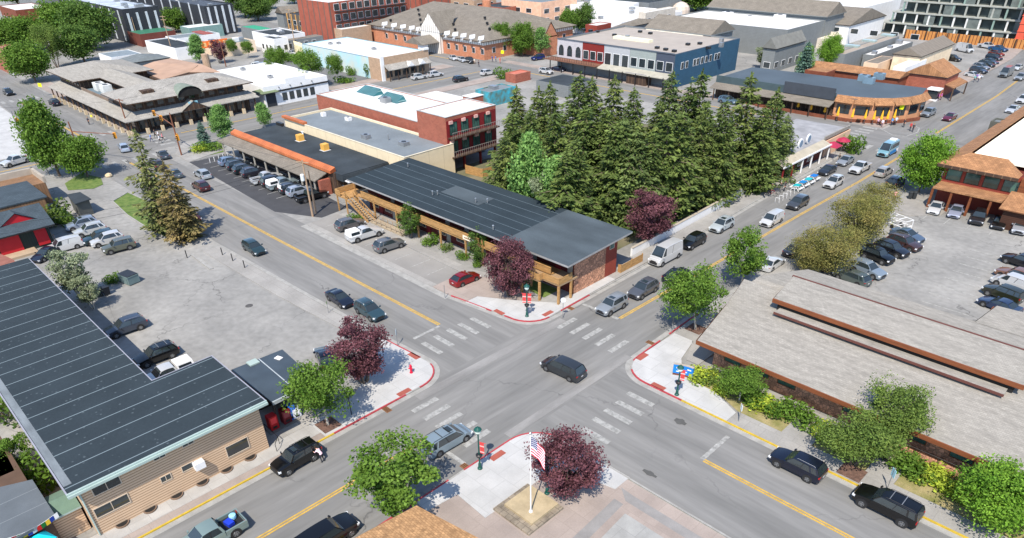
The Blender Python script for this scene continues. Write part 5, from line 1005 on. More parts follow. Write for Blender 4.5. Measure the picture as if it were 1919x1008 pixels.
# ---------------------------------------------------------------- middle and far buildings
def roofobj(root, name, pts, m, th=.15, edge=None):
    """one sloping roof plane from 3-D corners"""
    mb = MB(); n = len(pts); mb.add(pts+[Vector(p)-Vector((0,0,th)) for p in pts], [tuple(range(n))]+[(i,n+i,n+(i+1)%n,(i+1)%n) for i in range(n)]+[tuple(range(2*n-1,n-1,-1))])
    return mb.build(name, m, root)
# flat black roof with orange tile parapet and shake porch
b = thing('flat_roofed_shop', 'charcoal flat-roofed building with orange tiled parapet and grey porch roof', 'building', (-117,60,0))
MB().box(-133.8,-99.2,57.4,66.6,0,3.6).build('wall', DKWD, b)
m = MB(); m.box(-133.6,-97.4,57.6,66.8,3.6,3.72); m.box(-99.2,-97.2,57.6,66.8,2.6,3.59); m.build('roof', DROOF, b)
m = MB(); m.add([(-134.4,56.9,4.05),(-99.6,56.9,4.05),(-99.6,57.9,4.45),(-134.4,57.9,4.45),(-134.4,57.95,3.7),(-99.6,57.95,3.7),(-134.4,56.9,3.6),(-99.6,56.9,3.6)], [(0,1,2,3),(3,2,5,4),(0,6,7,1),(1,7,5,2),(0,3,4,6)]); m.build('tile_parapet', COPP, b)
roofobj(b, 'porch_roof', [Vector(v) for v in ((-136,54.6,2.65),(-101,54.6,2.65),(-101,57.0,3.45),(-134.6,57.0,3.45))], SHNG)
for k in range(9): x = -134.5+k*4.1; MB().box(x-.1,x+.1,54.8,55.0,0,2.55).build('post', mat('grey_post', S((170,165,155)), .8), b)
for k in range(8): window(b, 'y', 57.4, -130.5+k*4.1, 1.5, 2.4, 1.5, DKWD)
MB().box(-101.1,-100.5,55.2,57.2,0,2.6).build('end_wall', BRKR, b)
for px, py in ((352,163.5),(381,174.5)): p = P(px, py, 3.9); u = MB(); u.box(p.x-.55,p.x+.55,p.y-.55,p.y+.55,3.75,4.85); u.box(p.x-.75,p.x+.75,p.y-.75,p.y+.75,3.725,3.78,1); u.build('roof_cooler', [flat('cooler_yellow', S((225,170,80))), mat('pale_curb', S((190,195,200)), .8)], b)
pipe(b, *P(355,158,3.7)[:2], 3.72, .6, .16, WHT); MB().box(-133.7,-131.5,66.2,66.8,3.72,4.3).build('roof_hatch', BLK, b)
t = thing('motorhome_canopy', 'long white flat canopy roof between the porch and the motel', 'canopy', (-95.5,60,0)); MB().box(-97,-95.8,57.8,64.5,2.7,2.85).build('canopy', WHT, t)
for y in (58, 64.3): MB().box(-96.5,-96.35,y-.08,y+.08,0,2.7).build('post', STL, t)
# cream parapet building
b = thing('cream_building', 'cream-walled building with grey flat roof and orange corner coping', 'building', (-112,72,0))
flatroof(b, -131.2,-92.8,66.9,77.6,5.3, CREAM, GROOF, .35, mat('cream_cap', S((214,204,180)), .8))
MB().box(-131.6,-123.6,66.6,67.5,5.36,5.75).build('orange_coping', COPP, b); unit(b,-121,75,5.0,1.2,.9,.6,WHT); unit(b,-108,70,5.0,1.5,1.1,.7,None); unit(b,-99.5,72,5.0,1.6,1.3,.6,None); pipe(b,-104,72,5,1.); unit(b,-127.5,73.5,5.0,.8,.8,.7,WHT,fan=False)
# red brick building with white roof, three-storey front part
b = thing('red_brick_building', 'red brick building with bright white roof, green skylights and balconied red front', 'building', (-115,85,0))
flatroof(b, -139,-101.5,79.2,92.5,6.6, BRKR, WROOF, .15, mat('grey_cap', S((170,172,170)), .7), .3)
FX0, FX1, FY0, FY1 = -101.4,-93.6,76.8,88.6
flatroof(b, FX0,FX1,FY0,FY1,9.6, BRKR, WROOF, .12, mat('grey_cap', S((170,172,170)), .7), .25, 2.5, 'upper_roof')
MB().box(FX0,FX0+2,FY0,FY1,0,2.5).build('ground_wall', BRKR, b)
for y in (76.95, 80.8, 84.7, 88.4): MB().box(FX1-.5,FX1-.1,y-.15,y+.15,0,2.5).build('column', REDM, b)
MB().box(-104.6,-102.2,90.5,93.6,6.6,9.2).build('stair_tower', BRKR, b); MB().box(-104.7,-102.1,90.4,93.7,9.2,9.3).build('tower_roof', WROOF, b)
MB().box(-123,-112.5,92.6,99,0,6.2).build('rear_wing', WROOF, b)
for (px,py,w,d) in ((433,106,6.5,2.6),(459,114,6.5,2.6)):
    p = P(px,py,7.0); m = MB(); m.add([(p.x-w/2,p.y-d/2,6.5),(p.x+w/2,p.y-d/2,6.5),(p.x+w/2-1,p.y+d/2,7.5),(p.x-w/2,p.y+d/2,7.5),(p.x-w/2,p.y+d/2,6.5),(p.x+w/2,p.y+d/2,6.5)], [(0,1,2,3),(0,3,4),(1,5,2),(3,2,5,4)]); m.build('skylight', mat('teal_skylight', S((60,120,125)), .15, amt=.3, pat=('linex',.65,.10,S((170,200,195)))), b)
unit(b,*P(452,119,6.6)[:2],6.5,1.9,1.5,1.0,STL); m = MB(); m.add([(-107,85,6.5),(-103,85,6.5),(-107,85,7.8),(-106.8,86,6.5)], [(0,1,2)]); m.build('roof_screen', REDM, b)
for fl_ in (0, 1):
    zb = 3.1+fl_*3.2
    MB().box(FX1-.02,FX1+.06,FY0+.1,FY1-.1,zb-.35,zb+2.7).build('front_panel', REDM, b)
    for k, y in enumerate((78.4,81.0,83.6,86.5)): window(b, 'x', FX1+.06, y, zb+1.25, 1.6, 2.0, BLK, GLG, 'window', 3)
    m = MB(); m.box(FX1+.05,FX1+1.3,FY0+.3,FY1-.3,zb-.25,zb-.08); m.build('balcony_floor', DKWD, b)
    m = MB(); m.box(FX1+1.25,FX1+1.3,FY0+.3,FY1-.3,zb+.85,zb+.92)
    for k in range(24): y = FY0+.4+k*.48; m.box(FX1+1.26,FX1+1.29,y-.02,y+.02,zb-.1,zb+.85)
    m.build('balcony_rail', mat('grey_rail', S((150,140,135)), .6), b)
    for k in range(4): MB().box(FX1+.07,FX1+.3,77.4+k*2.9,78.2+k*2.9,zb+2.1,zb+2.6).build('pale_lintel', mat('pale_pink', S((214,170,160)), .8), b)
# shake-roofed shops round a court
b = thing('shake_roofed_shops', 'dark timber shops with grey shake hip roofs round a court at the far corner', 'shops', (-180,58,0))
MB().box(-213,-164.6,50,76,0,4.2).build('wall', DKWD, b); MB().box(-213,-197,50.2,66,4.2,6.3).build('upper_wall', DKWD, b); MB().box(-176,-164.6,50.2,75,4.2,6.3).build('upper_wall', DKWD, b); MB().box(-197,-176,55.6,61,4.2,6.4).build('link_wall', DKWD, b)
SHU = SHAKEX
roofobj(b, 'porch_roof', [Vector(v) for v in ((-214.5,47.1,3.1),(-162,47.1,3.1),(-164.6,50,4.3),(-213,50,4.3))], SHAKE); roofobj(b, 'porch_roof', [Vector(v) for v in ((-162,47.1,3.1),(-162,77.5,3.1),(-164.6,76.2,4.3),(-164.6,50,4.3))], SHAKEX)
m = MB(); gable(m, -178,-162.6,48.6,77,6.3,8.6,'y',.22,0,8,-170); m.build('hip_roof', [SHAKEX, DKWD], b)
m = MB(); gable(m, -217.5,-196,48.6,67.5,6.4,8.3,'x',.22,0,8.5); m.build('hip_roof', [SHAKE, DKWD], b)
m = MB(); gable(m, -202,-175,54.6,62.2,6.38,7.6,'x',.2); m.build('link_roof', [SHAKE, DKWD], b)
MB().box(-196.8,-176.2,50.3,55.5,4.2,4.3).build('court_roof', mat('blue_grey_flat', S((120,140,150)), .8, amt=.1), b); MB().box(-197,-176,49.95,50.2,4.2,4.9).build('parapet', mat('parapet_brown', S((120,104,90)), .9, amt=.2), b)
for x, y in ((-193,53),(-189,53.2)): unit(b, x, y, 4.3, 2.6, 2.0, 1.7, mat('unit_white', S((215,215,210)), .6))
for k in range(11): y = 51.5+k*2.3; fwindow(b, 'x', -164.6, y, 5.3, 1.3, .9, fm=DKWD)
for k in range(7): x = -211.5+k*2.1; fwindow(b, 'y', 50.2, x, 5.4, 1.1, .9, fm=DKWD)
for k in range(10): y = 51.3+k*2.5; fwindow(b, 'x', -164.6, y, 1.6, 1.8, 1.9, fm=DKWD, name='shop_window')
for k in range(17): x = -211.5+k*2.8; fwindow(b, 'y', 50, x, 1.6, 1.9, 1.9, fm=DKWD, name='shop_window')
for k in range(14): x = -213.6+k*3.85; m = MB(); m.box(x-.28,x+.28,47.3,47.86,0,1.1); m.box(x-.13,x+.13,47.45,47.71,1.1,3.05,1); m.build('porch_pier', [mat('stone_post', S((200,182,152)), .9), DKWD], b)
for k in range(10): y = 48+k*3.15; m = MB(); m.box(-162.7,-162.1,y-.3,y+.3,0,1.1); m.box(-162.53,-162.27,y-.13,y+.13,1.1,3.05,1); m.build('porch_pier', [MATS['stone_post'], DKWD], b)
for x, y in ((-166.3,54.5),(-166.3,69)): MB().box(x-.9,x+.9,y-1.3,y+1.3,6.6,7.75).build('roof_dormer', DKWD, b)
m = MB(); Y_ = 62
for k in range(9):
    t0 = math.pi*k/9; t1 = math.pi*(k+1)/9; m.add([(-162.3,Y_-2.8*math.cos(t0),5.9+1.9*math.sin(t0)),(-162.3,Y_-2.8*math.cos(t1),5.9+1.9*math.sin(t1)),(-168,Y_-2.8*math.cos(t1),5.9+1.9*math.sin(t1)),(-168,Y_-2.8*math.cos(t0),5.9+1.9*math.sin(t0))], [(3,2,1,0)]); m.add([(-162.5,Y_,5.9),(-162.5,Y_-2.6*math.cos(t0),5.9+1.7*math.sin(t0)),(-162.5,Y_-2.6*math.cos(t1),5.9+1.7*math.sin(t1))], [(0,2,1)], 1)
m.build('arched_dormer', [mat('green_copper', S((120,130,118)), .8), DRK], b); MB().box(-162.3,-161.9,61,63,3.9,4.7).build('pale_blue_sign', flat('sign_paleblue', S((140,190,205))), b)
m = MB(); m.add([(-161.6,58.8,3.1),(-161.6,65.2,3.1),(-161.6,62,4.9),(-165.5,62,4.9)], [(1,3,2),(0,2,3)]); m.add([(-161.7,59.2,3.1),(-161.7,64.8,3.1),(-161.7,62,4.7)], [(0,1,2)], 1); m.build('entrance_gable', [SHAKE, DKWD], b)
# pinkish flat hipped roof and chimney
b = thing('pink_roofed_building', 'building with a low pinkish-tan hip roof behind the shake-roofed shops', 'building', tuple(P(205,90)))
MB().prism([tuple(P(*p,5)[:2]) for p in ((162,84),(192,95),(255,86),(222,74),(185,72))], 0, 4.9).build('wall', DKWD, b)
PK = mat('pink_tan_roof', S((205,170,145)), .9, amt=.1, ns=.4); 
for pts in (((158,80,5),(190,93,5),(214,76,6),(180,72,6)), ((190,93,5),(222,84,5.2),(232,76,6),(214,76,6)), ((222,84,5.2),(258,84,5),(236,75,6),(214,76,6)), ((180,72,6),(214,76,6),(236,75,6),(200,68,5.5))): roofobj(b, 'roof', [P(*p) for p in pts], PK)
p = P(243,77,4); MB().cyl((p.x,p.y,0),(p.x,p.y,7),1.0,None,12).build('chimney', BRKT, b)
# long white shop at the corner street
b = thing('white_shop', 'white painted shop with black trim and five tall windows on the side street', 'shop', (-170,87,0))
q = [tuple(P(*p,4.2)[:2]) for p in ((246,99),(261,113),(352,108),(347,98),(292,80),(268,86)) ]
WY0, WY1 = 83.5, 97; WX1 = -163.5; flatroof(b, -192,WX1,WY0-4,WY1,4.6, WHT, WROOF, .5, None, .3)
MB().box(WX1-.02,WX1+.16,WY0-4,WY1,3.0,3.35).build('black_trim', BLK, b); MB().box(WX1-.5,WX1,WY0+2,WY1-6,4.6,5.6).build('false_front', WHT, b)
for k in range(5): window(b, 'x', WX1, WY0+1.2+k*1.9, 1.7, 1.1, 1.6, BLK)
MB().box(WX1-2,WX1+.1,WY0-3.7,WY0-1.2,0,2.9).build('corner_door', BLKW, b); m = MB(); gable(m, WX1-4,WX1+1,WY0-5,WY0-.5,3.3,4.0,'y',.15,0,.8); m.build('corner_roof', [mat('moss_roof', S((130,145,110)), .9), BLK], b)
for k in range(4): MB().cyl((WX1+.02,WY0+k*3,4.0),(WX1+.35,WY0+k*3,4.0),.12,None,6).build('wall_lamp', BLK, b)
for px, py in ((317,91),(285,82)): p = P(px,py,4.2); unit(b, p.x, p.y, 4.1, 1.2, 1.0, .7, None)
# mural building
b = thing('mural_building', 'white-roofed building with a pale blue mural wall and tan brick end', 'building', (-190,125,0))
flatroof(b, -206,-166,115.5,131.5,5.4, mat('mural_wall', S((170,215,225)), .85, amt=.1, ns=.25, col2=S((205,205,190))), WROOF, .2, mat('blue_grey_cap', S((120,150,165)), .7), .3)
MB().box(-206.15,-206,115.5,131.5,0,5.3).build('end_wall', flat('teal_end', S((90,170,200))), b)
MB().box(-171.5,-165.9,115.3,115.5,0,5.6).build('brick_face', BRKT, b); MB().box(-166,-165.8,115.35,131.6,0,5.9).build('brick_end', BRKT, b)
roofobj(b, 'porch_roof', [Vector(v) for v in ((-163.6,116,2.9),(-163.6,131,2.9),(-165.8,131,4.0),(-165.8,116,4.0))], SHAKEX)
for k in range(6): MB().box(-164.1,-163.9,116.4+k*2.8,116.6+k*2.8,0,2.8).build('post', DKWD, b)
for k in range(5): window(b, 'x', -165.8, 117.6+k*2.8, 1.5, 1.9, 1.5, BLK)
for y in (123.6,127.6): m = MB(); m.add([(-163.5,y-1.2,3.0),(-163.5,y+1.2,3.0),(-163.5,y,4.1),(-165.5,y,4.1)], [(0,1,2),(1,3,2),(0,2,3)]); m.build('porch_gable', WHT, b)
for p in ((-199,121),(-197.5,123),(-181,124)): unit(b, p[0], p[1], 5.2, 1.2, 1.0, .6, None)
MB().box(-166.1,-165.7,115.2,116.2,0,6.2).build('white_pier', WHT, b); MB().box(-166.4,-165.6,129.8,131.7,5.9,6.4).build('white_pier', WHT, b)
for px,py,w in ((352,67,8),(368,74,6)): pass
b = thing('cream_garden_wall', 'cream painted low building left of the mural', 'building', tuple(P(360,72))); m = MB(); a, c = P(348,66), P(372,74); MB().add([a, c, c+Vector((0,0,3.4)), a+Vector((0,0,3.4)), a+Vector((-8,4,0)), c+Vector((-8,4,0)), c+Vector((-8,4,3.4)), a+Vector((-8,4,3.4))], [(0,1,2,3),(3,2,6,7),(1,5,6,2),(0,3,7,4)]).build('walls', mat('cream_paint', S((230,215,170)), .85), b)
# brick hotel with timbered gable
b = thing('brick_hotel', 'big orange brick hotel with brown hip roof, white dormers and timbered gable', 'hotel', (-195,170,0))
HX0, HX1, HY0, HY1 = -224,-166.3,153.4,194
MB().box(HX0,HX1,HY0,HY1,0,4.1).build('wall', BRKO, b); MB().box(HX0-.05,HX1+.05,HY0-.08,HY1,4.1,5.3).build('timbered_wall', mat('half_timber', S((235,230,222)), .8, amt=.03, pat=('linexy',1.0,.18,S((120,110,100)))), b)
m = MB(); gable(m, HX0-.8,HX1+.9,HY0-1.0,HY1+1,5.3,11.2,'x',.2,0,11); m.build('roof', [SHNG, DKWD], b)
for px_ in (454,464.6,475,485,493,525.5,535,544.5,554.6,565):
    x = PY(px_, 48, HY0).x
    m = MB(); m.box(x-.4,x+.4,HY0-1.3,HY0+.1,4.9,5.7); m.add([(x-.5,HY0-1.35,5.7),(x+.5,HY0-1.35,5.7),(x,HY0-1.35,6.7),(x-.5,HY0+.3,5.7),(x+.5,HY0+.3,5.7),(x,HY0+.9,6.7)], [(0,1,2),(1,4,5,2),(0,2,5,3)]); m.build('dormer', WHT, b); fwindow(b, 'y', HY0-1.3, x, 5.4, .45, .5)
    fwindow(b, 'y', HY0, x, 2.4, 1.2, 1.4)
gx = PY(508.5,48,HY0).x; m = MB(); m.box(gx-4.6,gx+4.6,HY0-1.4,HY0+4,0,6.2); m.add([(gx-5.2,HY0-1.5,6.1),(gx+5.2,HY0-1.5,6.1),(gx,HY0-1.5,11.3),(gx,HY0+9,11.3),(gx-4.2,HY0+5,6.1),(gx+4.2,HY0+5,6.1)], [(0,1,2)], 0); m.add([(gx-5.4,HY0-1.6,6.0),(gx,HY0-1.6,11.4),(gx,HY0+10,11.4),(gx-4.3,HY0+4,6.0),(gx+5.4,HY0-1.6,6.0),(gx+4.3,HY0+4,6.0)], [(0,3,2,1),(1,2,5,4)], 1); m.build('front_gable', [MATS['half_timber'], SHNG], b)
m = MB(); m.box(gx-4.2,gx+4.2,HY0-8,HY0-1.4,3.2,3.4); m.box(gx+1.5,gx+4.0,HY0-7.8,HY0-5.8,0,3.2,1); gable(m, gx-4.4,gx+4.4,HY0-8.3,HY0-1.4,3.4,5.2,'y',.15,2); m.build('entrance_canopy', [SHNG, WHT, SHNG, SHNG], b)
for k in range(8): fwindow(b, 'x', HX1, HY0+4+k*4.6, 2.4, 1.2, 1.4)
for k in range(12): x = HX0+8+k*4.2; p_ = 6.8+((k*7)%4)*.9; MB().box(x-.3,x+.3,HY0+2.5+((k*7)%4)*3,HY0+3.1+((k*7)%4)*3,p_-.3,p_+.35).build('roof_vent', BLK, b)
MB().cyl((-193,180,8),(-193,180,12.2),1.5,None,12).build('chimney', BRKO, b)
b = thing('gabled_brick_wing', 'brown-roofed brick wing with pointed gable beside the arched white storefront', 'building', tuple(P(640,50)))
m = MB(); ax_ = P(645,40,6); m.box(ax_.x-9,ax_.x,ax_.y-3,ax_.y+3,0,5.5); m.add([(ax_.x,ax_.y-3.4,5.2),(ax_.x,ax_.y+3.4,5.2),(ax_.x,ax_.y,9.3)], [(0,1,2)]); m.add([(ax_.x+.2,ax_.y-3.8,4.9),(ax_.x+.2,ax_.y,9.6),(ax_.x-10,ax_.y,9.6),(ax_.x-10,ax_.y-3.8,4.9),(ax_.x+.2,ax_.y+3.8,4.9),(ax_.x-10,ax_.y+3.8,4.9)], [(0,1,2,3),(1,4,5,2)], 1); m.build('gable_wing', [BRKO, SHNG], b)
# storefront row
b = thing('storefront_row', 'row of joined storefronts in white, red and slate with a blue-sided end wall', 'shops', (-120,165,0))
SX0, SX1, SY0, SY1 = -140.5,-101.8,157.6,188
flatroof(b, SX0,SX1,SY0,SY1,7.9, GREYW, mat('tan_gravel_roof', S((196,186,175)), .95, amt=.06, ns=.3), .4, mat('slate_cap', S((84,92,104)), .7), .3)
MB().box(SX1-.02,SX1+.08,SY0,SY1,0,7.85).build('side_wall', BLUEW, b)
MB().box(-130,-118,169,171,7.5,8.2).build('skylight_ridge', flat('pale_yellow', S((225,220,190))), b)
secs = [(SX0,-131.3,(222,218,222),'a'),(-131.3,-123.9,(150,46,40),'r'),(-123.9,-115.4,(205,208,212),'c'),(-115.4,-107.3,(178,188,184),'w'),(-107.3,SX1,(84,94,112),'w')]
for i, (x0, x1, rgb, k_) in enumerate(secs):
    mm = mat('storefront_paint_%d' % i, S(rgb), .8, amt=.05, pat=('linez', .5, .03, tuple(c*.8 for c in S(rgb)))); m = MB(); m.box(x0+.05,x1-.05,SY0-.14,SY0,3.0,7.9+.25*(i%2)); m.box(x0,x1,SY0-.3,SY0-.14,7.9,8.15,1); m.build('storefront', [mm, MATS['slate_cap']], b)
    n = 3 if x1-x0 > 7 else 2
    for q in range(n):
        x = x0+(x1-x0)*(q+.5)/n
        if k_ == 'a':
            w_ = MB(); pr = [(-.75,4.0),(.75,4.0),(.75,5.5),(.55,6.1),(.2,6.4),(-.2,6.4),(-.55,6.1),(-.75,5.5)]; w_.add([(x+u, SY0-.2, z) for u, z in pr]+[(x+u*1.2, SY0-.17, 5.2+(z-5.2)*1.12) for u, z in pr], [tuple(range(8))], 0); w_.f.append(tuple(range(8,16))); w_.m.append(1); w_.build('arched_window', [GL, BLK], b)
        else: fwindow(b, 'y', SY0-.14, x, 4.9 if k_ != 'c' else 4.7, (x1-x0)/n*.68, 2.0 if k_ != 'c' else 2.8)
for px, py in ((684,36),(692,37),(700,38),(720,42),(728,44),(735,46),(770,57),(780,59),(790,61),(806,53),(820,52),(830,57),(845,50),(845,55),(762,40),(750,38)): p = P(px,py,7.5); unit(b, p.x, p.y, 7.5, 1.0, .9, .6+.5*((px*3)%2), (BLK, STL)[px%2], fan=False)
MB().box(SX0-2,-124,SY0-3.4,SY0,2.9,3.15).build('balcony', mat('brown_balcony', S((120,84,66)), .85), b); m = MB(); m.box(SX0-2,-124,SY0-3.4,SY0-3.3,3.9,4.0)
for k in range(22): m.box(SX0-2+k*.85,SX0-1.93+k*.85,SY0-3.38,SY0-3.32,3.15,3.9)
m.build('balcony_rail', DKWD, b); roofobj(b, 'canopy_roof', [Vector(v) for v in ((-124,SY0-3,2.7),(SX1,SY0-3,2.7),(SX1,SY0,3.4),(-124,SY0,3.4))], mat('pale_canopy', S((200,196,180)), .8))
for k in range(10): MB().box(SX0+k*4.2-.1,SX0+k*4.2+.1,SY0-3.1,SY0-2.9,0,2.8).build('post', BLK, b)
for k, y in enumerate((161,163,166.5,168,170,172,174,176.5,178)): fwindow(b, 'x', SX1+.08, y, 4.9, 1.0, 1.5)
for k in range(3): p = P(700+k*1,0,1); 
# grey gabled hall behind
b = thing('grey_gabled_hall', 'grey metal-clad hall with brown-grey gable roof behind the storefront row', 'hall', (-120,198,0))
a0, a1 = P(759,30,8.0), P(826,42,8.0); e0, e1 = P(775,17,11.), P(840,22,11.)
m = MB(); x0, x1, y0, yr = a0.x+2, a1.x, (a0.y+a1.y)/2, (e0.y+e1.y)/2; m.box(x0,x1,y0,yr*2-y0,0,8.0); m.add([(x1,y0,8),(x1,2*yr-y0,8),(x1,yr,11)], [(0,1,2)]); m.build('wall', [GREYW], b); m = MB(); gable(m, x0-.6,x1+.5,y0-.6,2*yr-y0+.6,8.0,11.0,'x',.25); m.build('roof', [SHNG, GREYW], b)
MB().box(x0,x1-2,y0-.7,y0-.02,6.6,7.7).build('pale_band', mat('pale_band', S((228,222,205)), .8), b)
b = thing('white_roofed_hall', 'hall with white flat roof and grey gabled back between the storefronts and the trees', 'hall', (-125,225,0))
flatroof(b, -142,-100,212,236,7.5, GREYW, WROOF, .3, None); m = MB(); gable(m, -142,-99.5,236,250,8.5,12,'x',.2); m.box(-141.5,-100,236.5,249.5,0,8.3,1); m.add([(-99.9,236.5,8.3),(-99.9,249.5,8.3),(-99.9,243,11.6)], [(0,1,2)], 1); m.build('rear_gable', [SHNG, GREYW], b)
for x, y in ((-128,226),(-118,222),(-112,230)): unit(b, x, y, 7.2, 3, 2.2, 1.6, WHT)
def gen(name, label, cat, L_, N_, Rr, z, wall, roof, kind='flat', par=.4, ridge=2.2, ax='x', wins=None, units=0, cap=None, z0=0, wr=None):
    """rectangular building from three roof corners seen in the photo (left, near, right) at height z"""
    a, n, r = P(*L_, z), P(*N_, z), P(*Rr, z); x0, x1, y0, y1 = a.x, (n.x+r.x)/2, (a.y+n.y)/2, r.y
    if x1-x0 < 3: x0 = x1-3
    if y1-y0 < 3: y1 = y0+3
    b = thing(name, label, cat, ((x0+x1)/2,(y0+y1)/2,0))
    if kind == 'flat': flatroof(b, x0,x1,y0,y1,z, wall, roof, par, cap)
    else:
        MB().box(x0+.3,x1-.3,y0+.3,y1-.3,0,z-.05).build('wall', wall, b); m = MB(); gable(m, x0,x1,y0,y1,z,z+ridge,ax,.2,0,0 if kind == 'gable' else ridge)
        if kind == 'gable':
            if ax == 'x': m.add([(x1-.35,y0+.3,z-.05),(x1-.35,y1-.3,z-.05),(x1-.35,(y0+y1)/2,z+ridge-.15)], [(0,1,2)], 2)
            else: m.add([(x0+.3,y0+.35,z-.05),(x1-.3,y0+.35,z-.05),((x0+x1)/2,y0+.35,z+ridge-.15)], [(0,1,2)], 2)
        m.build('roof', [roof, BLK, wall], b)
    if wins:
        fl_ = max(1, int(z/3.1))
        for f_ in range(fl_):
            for k in range(max(1, int((x1-x0)/wins))): fwindow(b, 'y', y0+(.3 if kind != 'flat' else 0), x0+wins*(k+.5), 1.8+f_*3.1, wins*.45, 1.4)
            for k in range(max(1, int((y1-y0)/wins))): fwindow(b, 'x', x1-(.3 if kind != 'flat' else 0), y0+wins*(k+.5), 1.8+f_*3.1, wins*.45, 1.4)
    rg = random.Random(int(x0*7+y0))
    for k in range(units): unit(b, rg.uniform(x0+2, x1-2), rg.uniform(y0+2, y1-2), z-par, rg.uniform(1, 2.2), rg.uniform(1, 1.8), rg.uniform(.6, 1.3), rg.choice((STL, WHT, None)), fan=False)
    return b, x0, x1, y0, y1
# restaurant with curved corner
b = thing('corner_restaurant', 'dark slate-roofed restaurant with rounded brown corner front and terrace', 'restaurant', (-62,163,0))
MB().prism([(-89,156.6),(-56.5,156.6),(-56.5,172),(-89,172)], 0, 4.2).build('wall', DKWD, b)
m = MB(); m.prism([(-89,156.5),(-56.4,156.5),(-50,161),(-47.5,168),(-49,176),(-89,173)], 4.25, 4.35); m.build('roof', mat('slate_roof', S((92,104,112)), .6, amt=.12, ns=.15), b)
m = MB(); m.prism([(-89,156.2),(-60.5,156.2),(-60.5,156.5),(-89,156.5)], 3.4, 5.0); m.build('parapet', mat('dark_teal_panel', S((66,82,86)), .7, amt=.1), b); MB().box(-72,-60.6,155.9,156.18,3.6,5.9).build('billboard_panel', mat('charcoal_panel', S((62,68,76)), .8, amt=.1), b)
roofobj(b, 'canopy_roof', [Vector(v) for v in ((-89,153.6,2.7),(-60.3,153.6,2.7),(-60.3,156.2,3.5),(-89,156.2,3.5))], SHNG)
for k in range(8): MB().box(-88+k*3.9,-87.8+k*3.9,153.8,154,0,2.7).build('post', DKWD, b)
cv = [(-60.3,156.3),(-56.5,156.6),(-53,158),(-50,160.4),(-48,163.6),(-47,167.5),(-47,171)]
CB = mat('brown_corner_wall', S((196,142,104)), .85, amt=.08); m = MB(); m.band(cv, .4, 0, 4.0, 0, 1); m.build('curved_wall', CB, b)
m = MB()
for (ax0, ay0), (bx0, by0) in zip(cv, cv[1:]):
    d = Vector((bx0-ax0, by0-ay0)); n_ = Vector((d.y, -d.x)).normalized(); m.add([(ax0+n_.x*.9,ay0+n_.y*.9,3.5),(bx0+n_.x*.9,by0+n_.y*.9,3.5),(bx0-n_.x*.4,by0-n_.y*.4,4.7),(ax0-n_.x*.4,ay0-n_.y*.4,4.7)], [(0,1,2,3)])
m.build('curved_shingle_band', TANSH, b)
for i, ((ax0, ay0), (bx0, by0)) in enumerate(zip(cv, cv[1:])):
    d = Vector((bx0-ax0, by0-ay0)); n_ = Vector((d.y, -d.x)).normalized()*.06; p0 = Vector((ax0,ay0))+d*.14+n_; p1 = Vector((ax0,ay0))+d*.86+n_; MB().add([(p0.x,p0.y,1.2),(p1.x,p1.y,1.2),(p1.x,p1.y,3.0),(p0.x,p0.y,3.0)], [(0,1,2,3)]).build('window', GL, b)
for px, py in ((1012,93),(1030,91),(1018,96)): p = P(px,py,4.6); unit(b, p.x, p.y, 4.35, 2.2, 1.5, 1.3, mat('unit_blue', S((130,155,170)), .5, metal=.4))
t = thing('terrace_wall', 'low brown brick terrace wall in front of the restaurant', 'wall', (-60,152.5,0)); m = MB(); m.band([(-84,155.3),(-66,154.9),(-56,155.2),(-51,157.8),(-48,161.5),(-46,166)], .3, 0, .7, 0, -1); m.build('wall', mat('terrace_brick', S((120,70,50)), .9, amt=.25, ns=1.5), t)
gen('orange_roofed_building','long low building with orange-brown shingle roof behind the restaurant','building',(948,80),(960,86),(1000,76),4.2,RDWD,TANSH,'flat',.1)
b, *_ = gen('orange_gabled_building','orange-brown gabled shop with big plain gable wall beside the far street','shop',(1062,84),(1111,92),(1125,83),4.4,BRKR,TANSH,'gable',.2,2.4,'y')
b, *_ = gen('orange_ridge_wing','orange-brown roof wing joining the gabled shop','building',(945,79),(1060,92),(1064,86),4.0,RDWD,TANSH,'gable',.2,1.0,'x')
t = thing('timber_awning', 'tan roofed timber entrance awning beside the far street', 'awning', tuple(P(1115,112))); q = [P(*p,2.8) for p in ((1106,98),(1118,103),(1134,95),(1124,90))]; m = MB(); m.add(q+[v-Vector((0,0,.2)) for v in q], [(0,1,2,3),(4,5,1,0),(5,6,2,1),(7,6,5,4),(6,7,3,2),(7,4,0,3)]); m.build('roof', TANSH, t)
for v in q: MB().box(v.x-.12,v.x+.12,v.y-.12,v.y+.12,0,2.6).build('post', DKWD, t)
t = thing('glass_kiosk', 'small white-topped glass kiosk by the restaurant corner', 'kiosk', tuple(P(1092,117))); p = P(1092,117); m = MB(); m.box(p.x-1.1,p.x+1.1,p.y-1,p.y+1,.1,2.3); m.build('glazing', GL, t); MB().box(p.x-1.35,p.x+1.35,p.y-1.25,p.y+1.25,2.3,2.6).build('roof', WHT, t); MB().box(p.x-1.15,p.x+1.15,p.y-1.05,p.y+1.05,0,.4).build('base', WHT, t)
